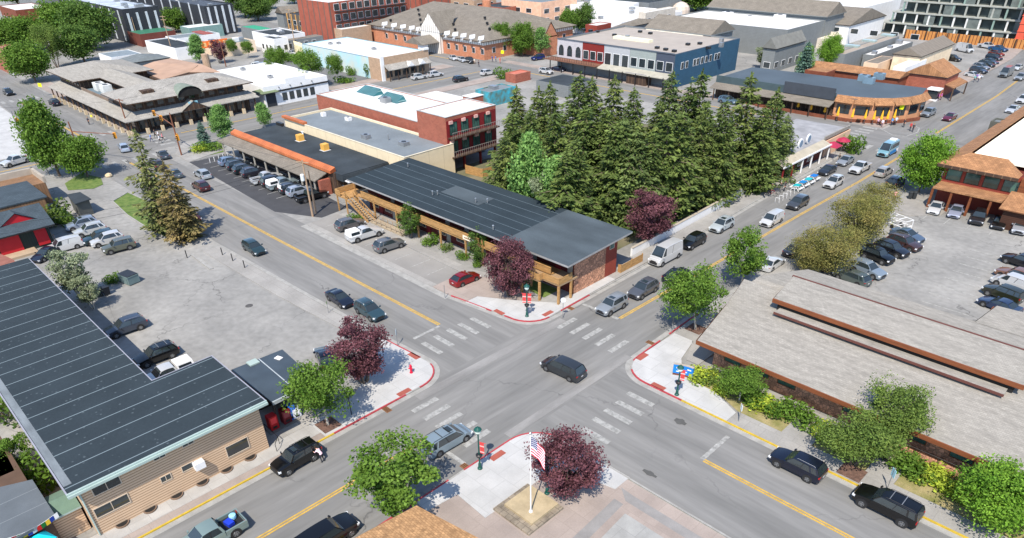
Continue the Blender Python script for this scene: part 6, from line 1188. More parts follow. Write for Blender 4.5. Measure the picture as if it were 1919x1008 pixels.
# low shop at the plaza (turquoise tables in front)
b = thing('low_plaza_shop', 'low shop with grey flat roof, red wall and white porch posts beside the street', 'shop', (-52,125,0))
MB().box(-60,-49.6,110.5,138.5,0,3.0).build('wall', REDWD, b); m = MB(); m.box(-60.2,-49.9,110.2,138.8,3.0,3.15); m.build('roof', mat('pale_patchy_roof', S((180,180,182)), .85, amt=.2, ns=.5), b)
m = MB(); m.add([(-49.9,110.3,3.3),(-48.3,110.3,2.75),(-48.3,128,2.75),(-49.9,128,3.3)], [(0,1,2,3)]); m.build('porch_roof', mat('pale_shake', S((205,196,175)), .9, amt=.1), b); MB().box(-48.35,-48.2,110.2,128.1,2.55,2.8).build('porch_edge', WHT, b)
for y in (110.6,114,117.5,121,124.5,127.8): MB().box(-48.5,-48.3,y-.1,y+.1,0,2.6).build('post', WHT if y > 116 else REDM, b)
for y in (112.2,115.8,119.4,123): window(b, 'x', -49.6, y, 1.5, 1.6, 1.5, WHT)
m = MB(); m.box(-49.9,-49.65,128.3,138.8,3.15,3.75); m.build('parapet', mat('weathered_grey', S((140,136,128)), .9, amt=.25, ns=2), b); MB().box(-49.6,-49.4,128.3,138.6,0,3.0).build('tan_wall', flat('tan_plaster', S((215,180,150))), b)
for y, z in ((121,3.9),(124,4.1)):
    m = MB(); m.cyl((-51,y,z),(-50.8,y,z),.85,None,16); m.cyl((-50.8,y,z),(-50.75,y,z),.6,None,16,1); m.cyl((-51,y,3.15),(-51,y,z),.06); m.build('round_roof_sign' if y < 122 else 'roof_sign', [WHT, flat('sign_slate', S((110,130,150)))], b)
# offices with tan mansard at right
b = thing('tan_roofed_offices', 'two-storey offices with tan shake mansard and cream flat roof at right', 'offices', (-20,130,0))
OX, OY = -28.2, 117.6; MB().box(OX+.9,12,OY+1.2,165,0,6.0).build('wall', REDSD, b)
MB().box(OX+3.2,12,OY+3.8,160,6.6,7.0).build('flat_roof', mat('cream_membrane', S((252,244,222)), .8, amt=.02), b)
OO = [Vector(v) for v in ((OX,OY,6.0),(-17.6,OY,6.0),(-20.2,OY+3.6,7.4),(OX+3.0,OY+3.6,7.4))]; roofobj(b, 'mansard', OO, TANSH)
roofobj(b, 'mansard', [Vector(v) for v in ((OX,165,6.0),(OX,OY,6.0),(OX+3.0,OY+3.6,7.4),(OX+3.0,160,7.4))], TANSH)
roofobj(b, 'mansard', [Vector(v) for v in ((-17.6,OY,6.0),(-17.6,OY+2.4,6.0),(-20.2,OY+3.6,7.4))], TANSH)
MB().box(OX+.1,-17.5,OY-.12,OY,5.6,6.02).build('fascia', DKWD, b)
for k in range(4): window(b, 'y', OY+1.2, -25.8+k*2.5, 4.4, 1.9, 1.5, DKWD, GLG)
MB().box(-17.2,12,OY+.4,OY+1.2,3,6.0).build('side_bay', LOGW, b); window(b, 'y', OY+.4, -14.8, 4.6, 1.6, 1.4, WHT)
MB().box(OX+1,-18,OY-2.4,OY+1.1,3.0,3.25).build('first_floor_slab', TANSH, b)
for k in range(5): MB().box(OX+.9+k*2.6,OX+1.2+k*2.6,OY-2.3,OY-2.0,0,3.0).build('column', LOGW, b)
roofobj(b, 'low_canopy', [Vector(v) for v in ((-17.8,OY-4.4,2.9),(12,OY-4.4,2.9),(12,OY,4.2),(-17.8,OY,4.2))], TANSH); MB().box(-17.2,12,OY-3.9,OY,0,2.85).build('canopy_wall', mat('dark_slatted', S((70,44,32)), .85, pat=('linez',.25,.04,S((45,28,20)))), b)
b, *_ = gen('grey_flat_block','flat grey-roofed block with round disc above the tan offices at right','building',(1168,137),(1172,149),(1240,150),6.2,mat('dark_olive_wall', S((92,94,86)), .9),GROOF,'flat',.3)
t = thing('street_canopy', 'long tan strip awning along the offices by the far street', 'awning', (-29.5,170,0)); roofobj(t, 'canopy', [Vector(v) for v in ((-30.4,133,2.9),(-30.4,176,2.9),(-28.4,176,3.5),(-28.4,133,3.5))][::-1], TANSH)
for k in range(8): MB().box(-30.3,-30.1,134+k*6,134.2+k*6,0,2.8).build('post', DKWD, t)
# right background
b, *_ = gen('tan_flat_building','tan flat-roofed building with three skylights behind the green trees','building',(981,62),(992,64),(1052,42),5.0,GREYW,mat('tan_felt', S((190,176,160)), .9, amt=.08, ns=.3),'flat',.15)
for px, py in ((999,53.5),(1019,47.5),(1041,41)): p = P(px,py,5.1); MB().box(p.x-1.8,p.x+1.8,p.y-1,p.y+1,4.9,5.35).build('skylight', mat('pale_skylight', S((190,210,205)), .3), b)
gen('brown_ribbed_gable','brown ribbed metal gable roof building before the construction site','building',(1053,60),(1080,70),(1113,50),4.6,mat('cream_wall2', S((225,205,175)), .9),mat('ribbed_brown_roof', S((150,140,126)), .7, amt=.08, pat=('liney',1.8,.12,S((120,110,98)))),'gable',.2,1.8,'y')
gen('white_lean_to','white sheet-roofed lean-to beside the orange roof','shed',(1056,76),(1066,82),(1078,68),3.4,WHT,WROOF,'flat',.05); gen('cream_shed','small cream shed with grey roof behind the orange-roofed building','shed',(1014,72),(1036,76),(1042,66),3.0,flat('shed_tan', S((225,195,165))),SHNG,'flat',.05)
gen('pale_flat_strip','low pale building with white roof units between tan roof and cream shed','building',(1016,63),(1030,66),(1064,48),3.6,GREYW,WROOF,'flat',.1,units=3)
gen('slate_house','grey steep-roofed house left of the blue-green spruce','house',(898,54),(916,60),(935,46),6.0,GREYW,mat('slate_house_roof', S((140,140,134)), .9),'gable',.2,2.5,'y',wins=4)
b, bx0, bx1, by0, by1 = gen('long_gable_arcade','long building with grey-brown roof, white fronts and a timbered gable','building',(880,20),(1008,30),(1030,17),5.5,WHT,SHNG,'gable',.2,3.5,'x')
for k in range(9): fwindow(b, 'y', by0+.3, bx0+5+k*6, 4.0, 2.2, 1.3)
gx = P(935,20,7).x; m = MB(); m.add([(gx-5,by0-.5,5.6),(gx+5,by0-.5,5.6),(gx,by0-.5,8.4),(gx,by0+6,8.6)], [(0,1,2)], 0); m.add([(gx-5.3,by0-.7,5.5),(gx,by0-.7,8.7),(gx,by0+6,8.7),(gx+5.3,by0-.7,5.5)], [(0,1,2),(1,3,2)], 1); m.build('timber_gable', [MATS['half_timber'], SHNG], b)
gen('slate_canopy_row','slate-roofed low row in front of the long white arcade','building',(885,28),(985,38),(998,30),3.6,mat('pale_stone', S((205,196,182)), .9),mat('slate_blue_roof', S((100,116,126)), .8),'flat',.1)
gen('cream_low_block','cream low block below the slate canopy row','building',(895,38),(975,46),(982,40),2.8,mat('pale_stone', S((205,196,182)), .9),mat('cream_roof', S((215,205,185)), .9),'flat',.1)
gen('white_hall_roof','very large white flat-roofed hall at the top right','hall',(905,2),(1005,13),(1050,-3),7.5,WHT,WROOF,'flat',.2,units=5); gen('white_box_building','white box building with horizontal bands at the top','building',(885,-2),(968,9),(990,2),9.0,WHT,WROOF,'flat',.2,wins=6)
gen('white_market_roof','long white flat roof behind the hotel corner trees','building',(668,20),(760,29),(772,10),5.0,WHT,WROOF,'flat',.2,units=4); gen('brown_red_box','small dark red walled block below the white market roof','building',(688,28),(704,31),(710,26),6.2,REDSD,WROOF,'flat',.2)
gen('curved_grey_roof','grey roofed block with pale slopes behind the arched storefront','building',(706,34),(748,33),(766,22),5.5,GREYW,SHNG,'hip',.2,1.6,'x'); gen('two_tone_shop','pale shop with dark band windows at the right of the white market roof','shop',(748,14),(772,16),(778,7),7.5,mat('pale_stone', S((205,196,182)), .9),WROOF,'flat',.3,wins=4)
t = thing('domed_shed', 'round-topped pale shed among the far trees', 'shed', tuple(P(797,18))); p = P(797,18); MB().lathe([(3.6,0),(3.6,2.2),(3.2,3.4),(2.2,4.4),(.6,5)], tuple(p), 14).build('dome', mat('dome_shell', S((200,185,170)), .8, amt=.15), t)
gen('right_of_hall_block','pale white-roofed block right of the grey gabled hall','building',(872,38),(905,42),(912,32),5.5,GREYW,WROOF,'flat',.2,units=3); gen('far_grey_pair','grey low gabled building at the top beyond the hall','building',(862,14),(898,16),(908,8),6.5,GREYW,SHNG,'gable',.2,2.4,'x',wins=5)
# building under construction
b = thing('construction_building', 'large unfinished concrete frame building with open dark bays at the top right', 'construction site', (-60,285,0))
CX0, CX1, CY0 = -97,-20,275; CC = mat('raw_concrete', S((158,160,152)), .9, amt=.1); 
for f_ in range(4):
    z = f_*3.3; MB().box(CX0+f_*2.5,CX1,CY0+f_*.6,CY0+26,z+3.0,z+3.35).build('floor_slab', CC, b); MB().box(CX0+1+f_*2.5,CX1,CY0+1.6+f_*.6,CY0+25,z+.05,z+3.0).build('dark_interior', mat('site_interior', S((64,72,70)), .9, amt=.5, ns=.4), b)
    for k in range(20-f_): x = CX0+f_*2.5+.5+k*3.8; MB().box(x-.25,x+.25,CY0+.2+f_*.6,CY0+.6+f_*.6,z,z+3.0).build('column', (mat('white_frame', S((215,215,210)), .8) if f_ < 2 else CC) if k%4 else mat('sheathing_green', S((130,152,142)), .8), b)
    for k in range(5): x = CX0+8+f_*5+k*13.1; MB().box(x,x+3.2,CY0+.3+f_*.6,CY0+.5+f_*.6,z,z+3.0).build('wall_panel', mat('site_panel', S((100,108,104)), .85, amt=.2), b)
MB().box(CX0+20,CX1,CY0+5,CY0+26,13.3,13.7).build('top_deck', mat('deck_mixed', S((190,170,160)), .9, amt=.3, ns=.3), b); 
t = thing('hoarding_fence', 'long orange-brown hoarding fence before the construction site', 'fence', (-60,262,0)); a, c = Vector((-86,268,0)), Vector((-51,268,0)); MB().band([tuple(a[:2]), tuple(c[:2])], .2, 0, 2.6).build('boards', mat('hoarding', S((190,130,70)), .85, pat=('linexy', 1.0, .2, S((110,60,40)))), t)
for k in range(12): q = a.lerp(c, k/11); MB().box(q.x-.15,q.x+.15,q.y-.35,q.y-.05,0,2.7).build('fence_post', DKWD, t)
t = thing('crane_mast', 'thick orange-red column at the right of the construction building', 'crane', tuple(P(1194,40))); p = Vector((-54.5,272.5,0)); m = MB(); m.box(p.x-1,p.x+1,p.y-1,p.y+1,0,14.5)
for k in range(7): m.box(p.x-1.15,p.x+1.15,p.y-1.15,p.y+1.15,k*2.1,k*2.1+.25)
m.build('mast', flat('crane_orange', S((215,95,70))), t); MB().box(p.x-2,p.x+6,p.y-.6,p.y+.6,14.5,15.6).build('jib', flat('crane_orange', S((215,95,70))), t)
# upper left
gen('black_apartments','long black-clad apartment building behind the upper-left trees','apartments',(60,-6),(150,12),(178,5),11,BLKW,mat('white_equipment_roof', S((170,180,190)), .7, amt=.3, ns=.3),'flat',.4,units=8); gen('black_apartments_wing','second black-clad block right of the first, with pale roof gear','apartments',(140,-8),(255,8),(262,2),10,BLKW,mat('charcoal2', S((70,76,84)), .7, amt=.3),'flat',.4,units=6)
for o in [b_ for b_ in bpy.data.objects if b_.name.startswith('black_apartments') and b_.type == 'EMPTY']:
    pass
for wb in [q for q in bpy.data.objects if q.parent and q.parent.name.startswith('black_apartments') and q.name.startswith('wall')]:
    og = ORG[wb.parent.name]; xs = [v.co.x+og[0] for v in wb.data.vertices]; ys = [v.co.y+og[1] for v in wb.data.vertices]; X0_, X1_, Y0_, Y1_ = min(xs), max(xs), min(ys), max(ys)
    for k in range(9): u = X0_+(k+.5)*(X1_-X0_)/9; MB().box(u-.5,u+.5,Y0_-.12,Y0_-.01,.5,10.4).build('pale_panel', mat('apartment_pale', S((190,196,200)), .8), wb.parent)
    for k in range(4): u = Y0_+(k+.5)*(Y1_-Y0_)/4; MB().box(X1_+.01,X1_+.12,u-.4,u+.4,.5,9.6).build('pale_panel', MATS['apartment_pale'], wb.parent)
gen('rusty_building','rusty red-brown sided building with white roof at the top left','building',(-20,8),(44,12),(50,6),9,RDWD,WROOF,'flat',.2,wins=5); gen('grey_top_left_block','pale grey block at the top edge left of the black apartments','building',(18,-4),(55,3),(62,-4),10,GREYW,GROOF,'flat',.3)
gen('red_brick_block','small red brick block at the far left edge','building',(-30,56),(22,64),(27,58),5.5,BRKR,mat('reddish_roof', S((190,130,110)), .9, amt=.2),'flat',.3)
gen('green_roofed_shed','long shed with dull green metal roof','shed',(152,36),(160,40.5),(205,35),4.0,mat('red_shed_wall', S((110,60,50)), .9),GRNM,'flat',.05); gen('bright_green_roof_shop','small shop with bright green roof','shop',(289,30),(296,36),(320,33),4.0,GREYW,GRNB,'flat',.05)
gen('white_wall_yard','white-walled flat building behind the garden trees','building',(178,46),(205,60),(226,50),3.6,WHT,DROOF,'flat',.3)
gen('grey_tin_sheds','pale tin-roofed sheds behind the shake-roofed shops','shed',(118,62),(128,68),(165,62),3.6,WHT,mat('tin_roof', S((170,182,186)), .5, metal=.3, amt=.15),'flat',.1); gen('grey_shingled_sheds','grey shingled low shed behind the tin-roofed one','shed',(135,70),(150,74),(200,67),3.2,GREYW,mat('grey_shingles2', S((130,138,140)), .9, amt=.15),'hip',.1,1.0)
gen('white_roof_row','white-roofed low row right of the dull green shed','building',(214,30),(222,34),(256,27),4.0,mat('teal_wall', S((120,150,145)), .9),WROOF,'flat',.1); gen('red_panel_roof','low grey roof with a rusty red panel in its middle','building',(196,42),(205,46),(255,38),3.8,WHT,GROOF,'flat',.1); p = P(237,37.5,4.0); t = thing('rust_panel','rusty red panel lying on the low grey roof','panel',tuple(p)); MB().box(p.x-5,p.x+5,p.y-1.6,p.y+1.6,3.75,4.0).build('panel', flat('rust_red', S((150,80,70))), t)
gen('orange_sign_shop','low shop with an orange sign band behind the young trees','shop',(240,48),(250,53),(300,47),3.6,flat('cream_shop', S((225,205,180))),mat('teal_grey_roof', S((110,130,132)), .8, amt=.2),'flat',.3,units=4); p = P(258,57,1.8); t = thing('orange_sign','wide orange sign board on the low shop','sign',tuple(p)); MB().box(p.x-.2,p.x+.2,p.y-6,p.y+3,2.6,4.6).build('board', flat('sign_orange', S((240,120,50))), t); 
for k in range(5): MB().box(p.x+.2,p.x+.25,p.y-5+k*1.6,p.y-4.3+k*1.6,3.0,4.2).build('lettering', flat('sign_pale', S((245,190,130))), t)
gen('white_gable_shop','small white shop front with dark windows and red door','shop',(306,42),(325,47),(331,42),4.6,WHT,DROOF,'flat',.4,wins=2.5); gen('grey_tan_roof_shop','low shop with tan-grey roof beside the small white shop','shop',(328,46),(335,49),(375,41),3.4,GREYW,SHNG,'flat',.1,wins=3)
gen('dark_flat_far','dark flat-roofed block above the small white shop','building',(298,36),(318,42),(360,38),4.6,WHT,DROOF,'flat',.3,units=2); gen('tan_brick_block','tan brick block with dark vents left of the hotel','building',(385,32),(410,36),(425,28),5.2,BRKT,WROOF,'flat',.2); gen('white_roof_link','white flat roof between the tan brick block and the hotel','building',(410,29),(418,34),(446,24),5.0,BRKT,WROOF,'flat',.2)
# modern apartments
b, ax0, ax1, ay0, ay1 = gen('modern_apartments','orange and brown modern apartment block with balconies at the top','apartments',(348,-2),(392,4),(470,-9),13,mat('apartment_orange', S((158,86,68)), .85, amt=.12, pat=('linexy',3.4,.6,S((110,88,78)))),WROOF,'flat',.3)
for f_ in range(4):
    for k in range(10): fwindow(b, 'x', ax1, ay0+3+k*(ay1-ay0-6)/9, 1.8+f_*3.2, 2.0, 1.9); 
    MB().box(ax1,ax1+1.2,ay0+2,ay1-2,f_*3.2+.3,f_*3.2+.5).build('balcony', BLK, b)
gen('timber_clad_lower_block','brown block with ochre timber piers before the modern apartments','building',(345,14),(382,26),(402,20),7.5,mat('ochre_piers', S((90,82,74)), .85, pat=('linexy',3.0,.7,S((200,150,80)))),DROOF,'flat',.3,wins=4)
gen('grey_gable_cottage','grey gable-roofed cottage left of the ochre timber block','house',(325,14),(340,18),(352,10),5,GREYW,SHNG,'gable',.2,2.2,'y')
# rooftops behind the hotel
for i,(L_,N_,R_,z,w_,r_,l) in enumerate((((560,6),(600,10),(622,2),6,BRKR,DROOF,'brown walled roof block just behind the hotel ridge'),((590,-2),(640,4),(668,-4),8,mat('peach_wall', S((225,180,150)), .85),GROOF,'peach-walled long building at the top centre'),((600,8),(640,14),(656,6),5,WHT,mat('slate_blue_roof', S((100,116,126)), .8),'slate-blue roof right behind the hotel'),((668,4),(720,10),(740,2),6,WHT,WROOF,'white jumble roof at the top centre-right'),((440,-6),(500,0),(520,-6),9,mat('apartment_orange', S((186,88,62)), .85),DROOF,'orange brick block at the top behind the hotel'),((520,-4),(560,1),(575,-4),7,BRKT,GROOF,'tan block at the top edge over the hotel'),((700,-2),(770,4),(790,-4),6,GREYW,DROOF,'dark grey roof row at the top edge before the far trees'),((890,-8),(940,-3),(960,-8),8,WHT,WROOF,'white block at the very top right of centre'))):
    gen('rooftop_building',l,'building',L_,N_,R_,z,w_,r_,'flat',.3,units=2,wins=6)
gen('turquoise_wall_shop','small shop with turquoise painted wall left of the spruces','shop',(560,104),(575,110),(600,100),3.2,mat('turquoise_paint', S((60,170,190)), .8, amt=.3, ns=.8, col2=S((90,100,80))),GROOF,'flat',.2,units=1)
gen('storefront_lot_roof','grey flat low roof behind the grove tips','building',(632,93),(668,103),(692,92),2.8,GREYW,DROOF,'flat',.1)
gen('red_patio_block','low terracotta red block at the bend before the hotel corner','building',(596,84),(606,89),(616,82),2.2,BRKR,mat('terracotta_red', S((190,110,90)), .85, amt=.15),'flat',.2)
b = thing('white_pergola_shop', 'small white-topped stalls in the gap before the white storefront', 'shop', tuple(P(755,100))); p = P(750,98); MB().box(p.x-3,p.x+3,p.y-2,p.y+2,0,2.6).build('walls', DKWD, b); MB().box(p.x-3.3,p.x+3.3,p.y-2.3,p.y+2.3,2.6,2.8).build('roof', mat('violet_grey_roof', S((130,125,145)), .8), b)
# white yard wall along the cross street
t = thing('yard_wall', 'long white masonry wall between the spruce grove and the pavement', 'wall', (-49.7,90,0)); m = MB(); m.band([(-49.3,71),(-49.5,80),(-50.2,100),(-50.5,108)], .3, 0, 1.15, 0, 1); m.build('wall', WHT, t); m = MB(); m.band([(-49.25,71),(-49.45,80),(-50.15,100),(-50.45,108)], .4, 1.15, 1.22, 0, 1); m.build('coping', mat('pale_trim', S((170,160,145)), .8), t)
b = thing('yard_house', 'small house with white walls glimpsed through the spruces', 'house', (-62,96,0)); MB().box(-66,-58,92,99,0,3).build('wall', WHT, b); m = MB(); gable(m, -66.5,-57.5,91.5,99.5,3,4.8,'x',.2); m.build('roof', [GROOF, WHT], b)
# ---------------------------------------------------------------- street furniture
LGRN = mat('lamp_green', S((24,78,70)), .45, amt=.1); BAN = mat('banner_red', S((205,70,70)), .8, amt=.12, ns=2, pat=('linez', .62, .13, S((225,180,175)))); BROWNP = mat('brown_pole', S((125,80,58)), .85, amt=.15); WPOLE = mat('wooden_pole', S((165,140,115)), .9, amt=.15)
YEL = flat('signal_yellow', S((225,150,40))); CREAMG = mat('lamp_glass', S((200,215,205)), .2, amt=.05)
def lamp(px, py, label, h=4.36, banners=0):
    p = P(px, py, .12); t = thing('street_lamp', label, 'street lamp', (p.x,p.y,.12), 'green street lamps of the junction')
    MB().lathe([(.22,0),(.22,.1),(.15,.18),(.13,.55),(.08,.65),(.06,h-.75),(.09,h-.7)], (p.x,p.y,.12), 10).build('pole', LGRN, t)
    MB().lathe([(.10,h-.62),(.26,h-.40),(.24,h-.12)], (p.x,p.y,.12), 12).build('lantern', CREAMG, t); MB().lathe([(.34,h-.14),(.26,h-.02),(.10,h+.08),(.03,h+.2)], (p.x,p.y,.12), 12).build('lamp_cap', LGRN, t)
    for s in ([1] if banners == 1 else [-1, 1] if banners == 2 else []):
        a = math.radians(20 if banners == 1 else 35); dx, dy = math.cos(a)*s, math.sin(a)*s; mb = MB(); z0, z1 = 1.75+.12, 2.95+.12
        mb.add([(p.x+dx*.1,p.y+dy*.1,z0),(p.x+dx*.5,p.y+dy*.5,z0),(p.x+dx*.5,p.y+dy*.5,z1),(p.x+dx*.1,p.y+dy*.1,z1)], [(0,1,2,3)]); mb.cyl((p.x,p.y,z1),(p.x+dx*.66,p.y+dy*.66,z1),.02,None,5); mb.build('banner', BAN, t)
    if banners: MB().lathe([(.24,1.35),(.30,1.55),(.2,1.62)], (p.x,p.y,.12), 10).build('planter_ring', BLK, t)
lamp(562.5,548.8,'green lamp post with a striped red banner on the corner near the flagpole',4.36,1); lamp(617.5,370.5,'green lamp post with two red banners at the motel corner',4.0,2); lamp(793,462.5,'green lamp post with red banner before the blue entrance sign',3.3,1); lamp(641,578,'green lamp post half hidden by the purple tree at the flagpole',4.0,0)
def post(px, py, h, label, board=None, bz=None, rgb=(190,205,210), w=.45, hb=.6, shape='box', name='sign_post', r=.035, gp='small street signs', face=45):
    p = P(px, py, .12); t = thing(name, label, 'sign', (p.x,p.y,.12), gp); MB().cyl((p.x,p.y,.12),(p.x,p.y,h+.12),r,None,6).build('pole', STL if r < .05 else BLK, t)
    if board:
        m = MB(); a = math.radians(face); fx, fy = math.cos(a), math.sin(a); z = h+.12-hb/2
        if shape == 'box': m.obox((p.x+.03*fx,p.y-.03*fy), a+math.pi/2-math.radians(0), w, .03, z-hb/2, z+hb/2)
        else:
            n_ = {'oct':8,'round':14,'dia':4}[shape]; d = Vector((fx,-fy,0)).normalized(); m.cyl(Vector((p.x,p.y,z))+d*.03, Vector((p.x,p.y,z))+d*.06, w/2, None, n_)
        m.build('sign_board', flat('board_%d_%d_%d'%rgb, S(rgb)), t)
post(466,403.5,1.9,'thin sign post on the white corner beside the purple tree',1); post(865.5,493.5,1.9,'white sign on a post by the yellow kerb, left of the navy SUV',1,rgb=(225,235,235)); post(1039.5,572.5,2.1,'pale blue sign on a post between the two dark parked SUVs',1,rgb=(170,215,225),w=.55,hb=.75); post(659.5,372,2.6,'round white sign on a post before the corner balcony',1,shape='round',w=.6,rgb=(225,230,232))
post(673.5,341,2.3,'small red and white sign against the stone motel wall',1,rgb=(215,60,60),w=.35,hb=.5); post(787,389.5,1.8,'dark parking sign by the bed of the round street tree',1,rgb=(60,66,70)); post(521.5,348.5,1.7,'thin post with small sign beside the red hatchback',1,rgb=(120,130,132),w=.25,hb=.35); post(412,485.5,3.0,'slim black post beside the green tree near the carport',0,r=.05); post(385,366,1.5,'small leaning post with leaves behind the purple tree',1,rgb=(100,140,60),w=.2,hb=.3)
for i,(px,py,l) in enumerate(((219.5,302,'dark bollard at the lot entrance, leftmost of the line'),(261,299,'dark bollard second from the left by the lot strip'),(273,306,'dark bollard third from the left by the lot strip'),(287,314,'dark bollard nearest the parked blue sedan'))):
    p = P(px,py); tag(MB().lathe([(.07,0),(.07,1.1),(.03,1.16)], (p.x,p.y,0), 8).build('bollard', BLK), l, 'bollard', 'bollards by the empty lot')
for k in range(6):
    p = P(246.5+k*5.2,190.5-k*1.75); tag(MB().lathe([(.06,0),(.06,.8),(.02,.84)], (p.x,p.y,0), 8).build('bollard', WHT), 'white bollard '+('nearest the avenue','second from the avenue','third in the line','fourth in the line','second from the porch','nearest the porch roof')[k]+' at the end of the black lot', 'bollard', 'white bollards of the black lot')
# flagpole on its stone plinth
p = P(622,601.5,.3); t = thing('flagpole_plinth', 'square stone and concrete plinth under the flagpole', 'plinth', (p.x,p.y,.11)); c0 = P(619,598)
m = MB(); m.obox((c0.x,c0.y),0,3.9,3.9,.11,.30,0); m.build('stone_border', mat('weathered_stone', S((160,148,130)), .9, amt=.3, ns=1.5, pat=('pavers', .6,.6,S((110,100,88)),.02,.15)), t); m = MB(); m.obox((c0.x,c0.y+.35),0,3.0,3.0,.30,.50); m.build('top_slab', mat('ochre_slab', S((205,186,150)), .9, amt=.15, ns=1.2), t)
t = thing('flagpole', 'white flagpole on the stone plinth at the corner plaza', 'flagpole', (p.x,p.y,.5)); MB().lathe([(.16,.5),(.14,.62),(.06,.66),(.04,8.2)], (p.x,p.y,0), 10).build('pole', WHT, t); MB().lathe([(.03,8.2),(.10,8.28),(.10,8.36),(.02,8.44)], (p.x,p.y,0), 10).build('finial', CHR, t)
FR, FW, FB = flat('flag_red', S((205,35,60))), flat('flag_white', S((235,235,240))), flat('flag_blue', S((40,55,110)))
t = thing('flag', 'drooping red, white and blue striped flag on the flagpole', 'flag', (p.x,p.y,6.3)); NX, NZ = 18, 26; m = MB(); W_, H_ = 2.3, 1.35
def fpt(u, v):   # u along fly, v down the hoist; hangs limp
    s = u**1.0; x = s*1.05; drop = 1.55*s**1.5; wv = .16*math.sin(u*9+v*3)*s; d = Vector((.72,.62,0)).normalized(); n_ = Vector((-d.y,d.x,0)); b_ = Vector((p.x,p.y,0))+d*(.05+x*.95)+n_*wv; b_.z = 8.0-v*H_*1.25-drop*.9; return b_
for i in range(NX):
    for j in range(NZ):
        q = [fpt(i/NX,j/NZ),fpt((i+1)/NX,j/NZ),fpt((i+1)/NX,(j+1)/NZ),fpt(i/NX,(j+1)/NZ)]; m.add(q, [(0,1,2,3)], 2 if (i < NX*.42 and j < NZ*7/13) else (0 if (j//2)%2 == 0 else 1))
fo = m.build('cloth', [FR,FW,FB], t)
m = MB()
for i in range(5):
    for j in range(5):
        for s_ in (-1,1):
            c = fpt((i+.7)/5*.42, (j+.6)/5*7/13); d = Vector((.72,.62,0)).normalized(); n_ = Vector((-d.y,d.x,0))*.02*s_; pts = []
            for k in range(10): a = math.pi/2+k*math.pi/5; r_ = .06 if k%2 == 0 else .025; pts.append(c+n_+d*r_*math.cos(a)+Vector((0,0,r_*math.sin(a))))
            m.add(pts, [tuple(range(10))])
m.build('stars', FW, t)
# blue entrance sign
p = P(802,436,.1); t = thing('entrance_sign', 'curved bright blue sign board with white lettering strokes on the corner lawn', 'sign', (p.x,p.y,.1)); m = MB(); pts = []
a0 = P(790,428,1.2); a1 = P(813,433.5,1.2)
for k in range(9):
    u = k/8; q = Vector(a0[:2]).lerp(Vector(a1[:2]), u); n_ = Vector((-.6,-.8))*(.35*math.sin(u*math.pi)-.1); pts.append(q-n_*.6)
m.band(pts, .25, .35, 1.35, 0, 1); m.build('board', mat('sign_blue', S((20,120,200)), .6, amt=.12, ns=1.2), t); m = MB()

for q_, z0_, z1_ in ((pts[1:4], .95, 1.10), (pts[5:8], .95, 1.08), (pts[3:6], .60, .70), (pts[1:3], .55, .65)): m = MB(); m.band(q_, .015, z0_, z1_, 0, -1); m.build('lettering', WHT, t)
m = MB(); m.band(pts, .55, .02, .34, 0, 1); m.build('plinth', mat('brown_plinth', S((130,80,66)), .9, amt=.15), t)
m = MB(); m.band(pts, .28, 1.35, 1.40, 0, 1); m.build('top_edge', mat('pale_trim', S((170,160,145)), .8), t)
# hydrant
p = P(482,436.5,.12); t = thing('fire_hydrant', 'red fire hydrant on the white corner by the left purple tree', 'fire hydrant', tuple(p)); HR = flat('hydrant_red', S((205,20,60))); MB().lathe([(.17,0),(.17,.08),(.11,.1),(.11,.72),(.14,.76),(.12,.9),(.04,1.0)], tuple(p), 12).build('barrel', HR, t)
for a in (0, 2.1, 4.2): MB().cyl((p.x,p.y,.70),(p.x+.24*math.cos(a),p.y+.24*math.sin(a),.70),.07,None,8).build('outlet', HR, t)
# utility poles
def upole(px, py, top, label, h=None, arms=1, drum=False, m_=None, lean=0):
    p = P(px, py); q = min((abs((lambda z: (lambda v: CY-FPX*v.dot(UP)/v.dot(_fw))(Vector((p.x,p.y,z))-Vector((0,0,CAMH))))(z*.1)-top), z*.1) for z in range(20, 200))[1] if h is None else h
    t = thing('utility_pole', label, 'utility pole', tuple(p), 'wooden utility poles'); MB().cyl(p, (p.x,p.y,q), .17, .10, 8).build('pole', m_ or WPOLE, t)
    for k in range(arms): z = q-.35-k*.9; MB().obox((p.x,p.y), .4, 2.2, .12, z, z+.12).build('crossarm', m_ or WPOLE, t)
    if drum: MB().lathe([(.26,q-3.0),(.30,q-2.9),(.30,q-2.1),(.2,q-2.0)], (p.x-.1,p.y-.42,0), 12).build('transformer', flat('drum_grey', S((205,210,210))), t)
    return Vector((p.x,p.y,q-.2))
u1 = upole(366.6,253.6,187.8,'tall wooden pole with a grey transformer beside the black lot',drum=True); u2 = upole(370.5,250,200,'thin pole standing right beside the transformer pole',arms=0)
u3 = upole(163,50,20,'grey wooden pole before the dull green shed roof',arms=0); u4 = upole(203.5,67,18,'wooden pole with stacked crossarms before the black apartments',arms=2); u5 = upole(347,60,10,'pole rising before the small white shop',arms=1); u6 = upole(265,78,50,'pinkish pole in front of the purple court tree',arms=0,m_=BROWNP); u7 = upole(153,158,115,'brown pole at the corner of the shake-roofed shops',arms=1,m_=BROWNP)
t = thing('power_lines', 'thin wires strung between the wooden poles', 'power line', tuple(u1), 'overhead wires')
def wire(a, c, sag, parent): m = MB(); m.tube([a.lerp(c, k/16)-Vector((0,0,sag*4*(k/16)*(1-k/16))) for k in range(17)], .018, 4); m.build('wire', BLK, parent)
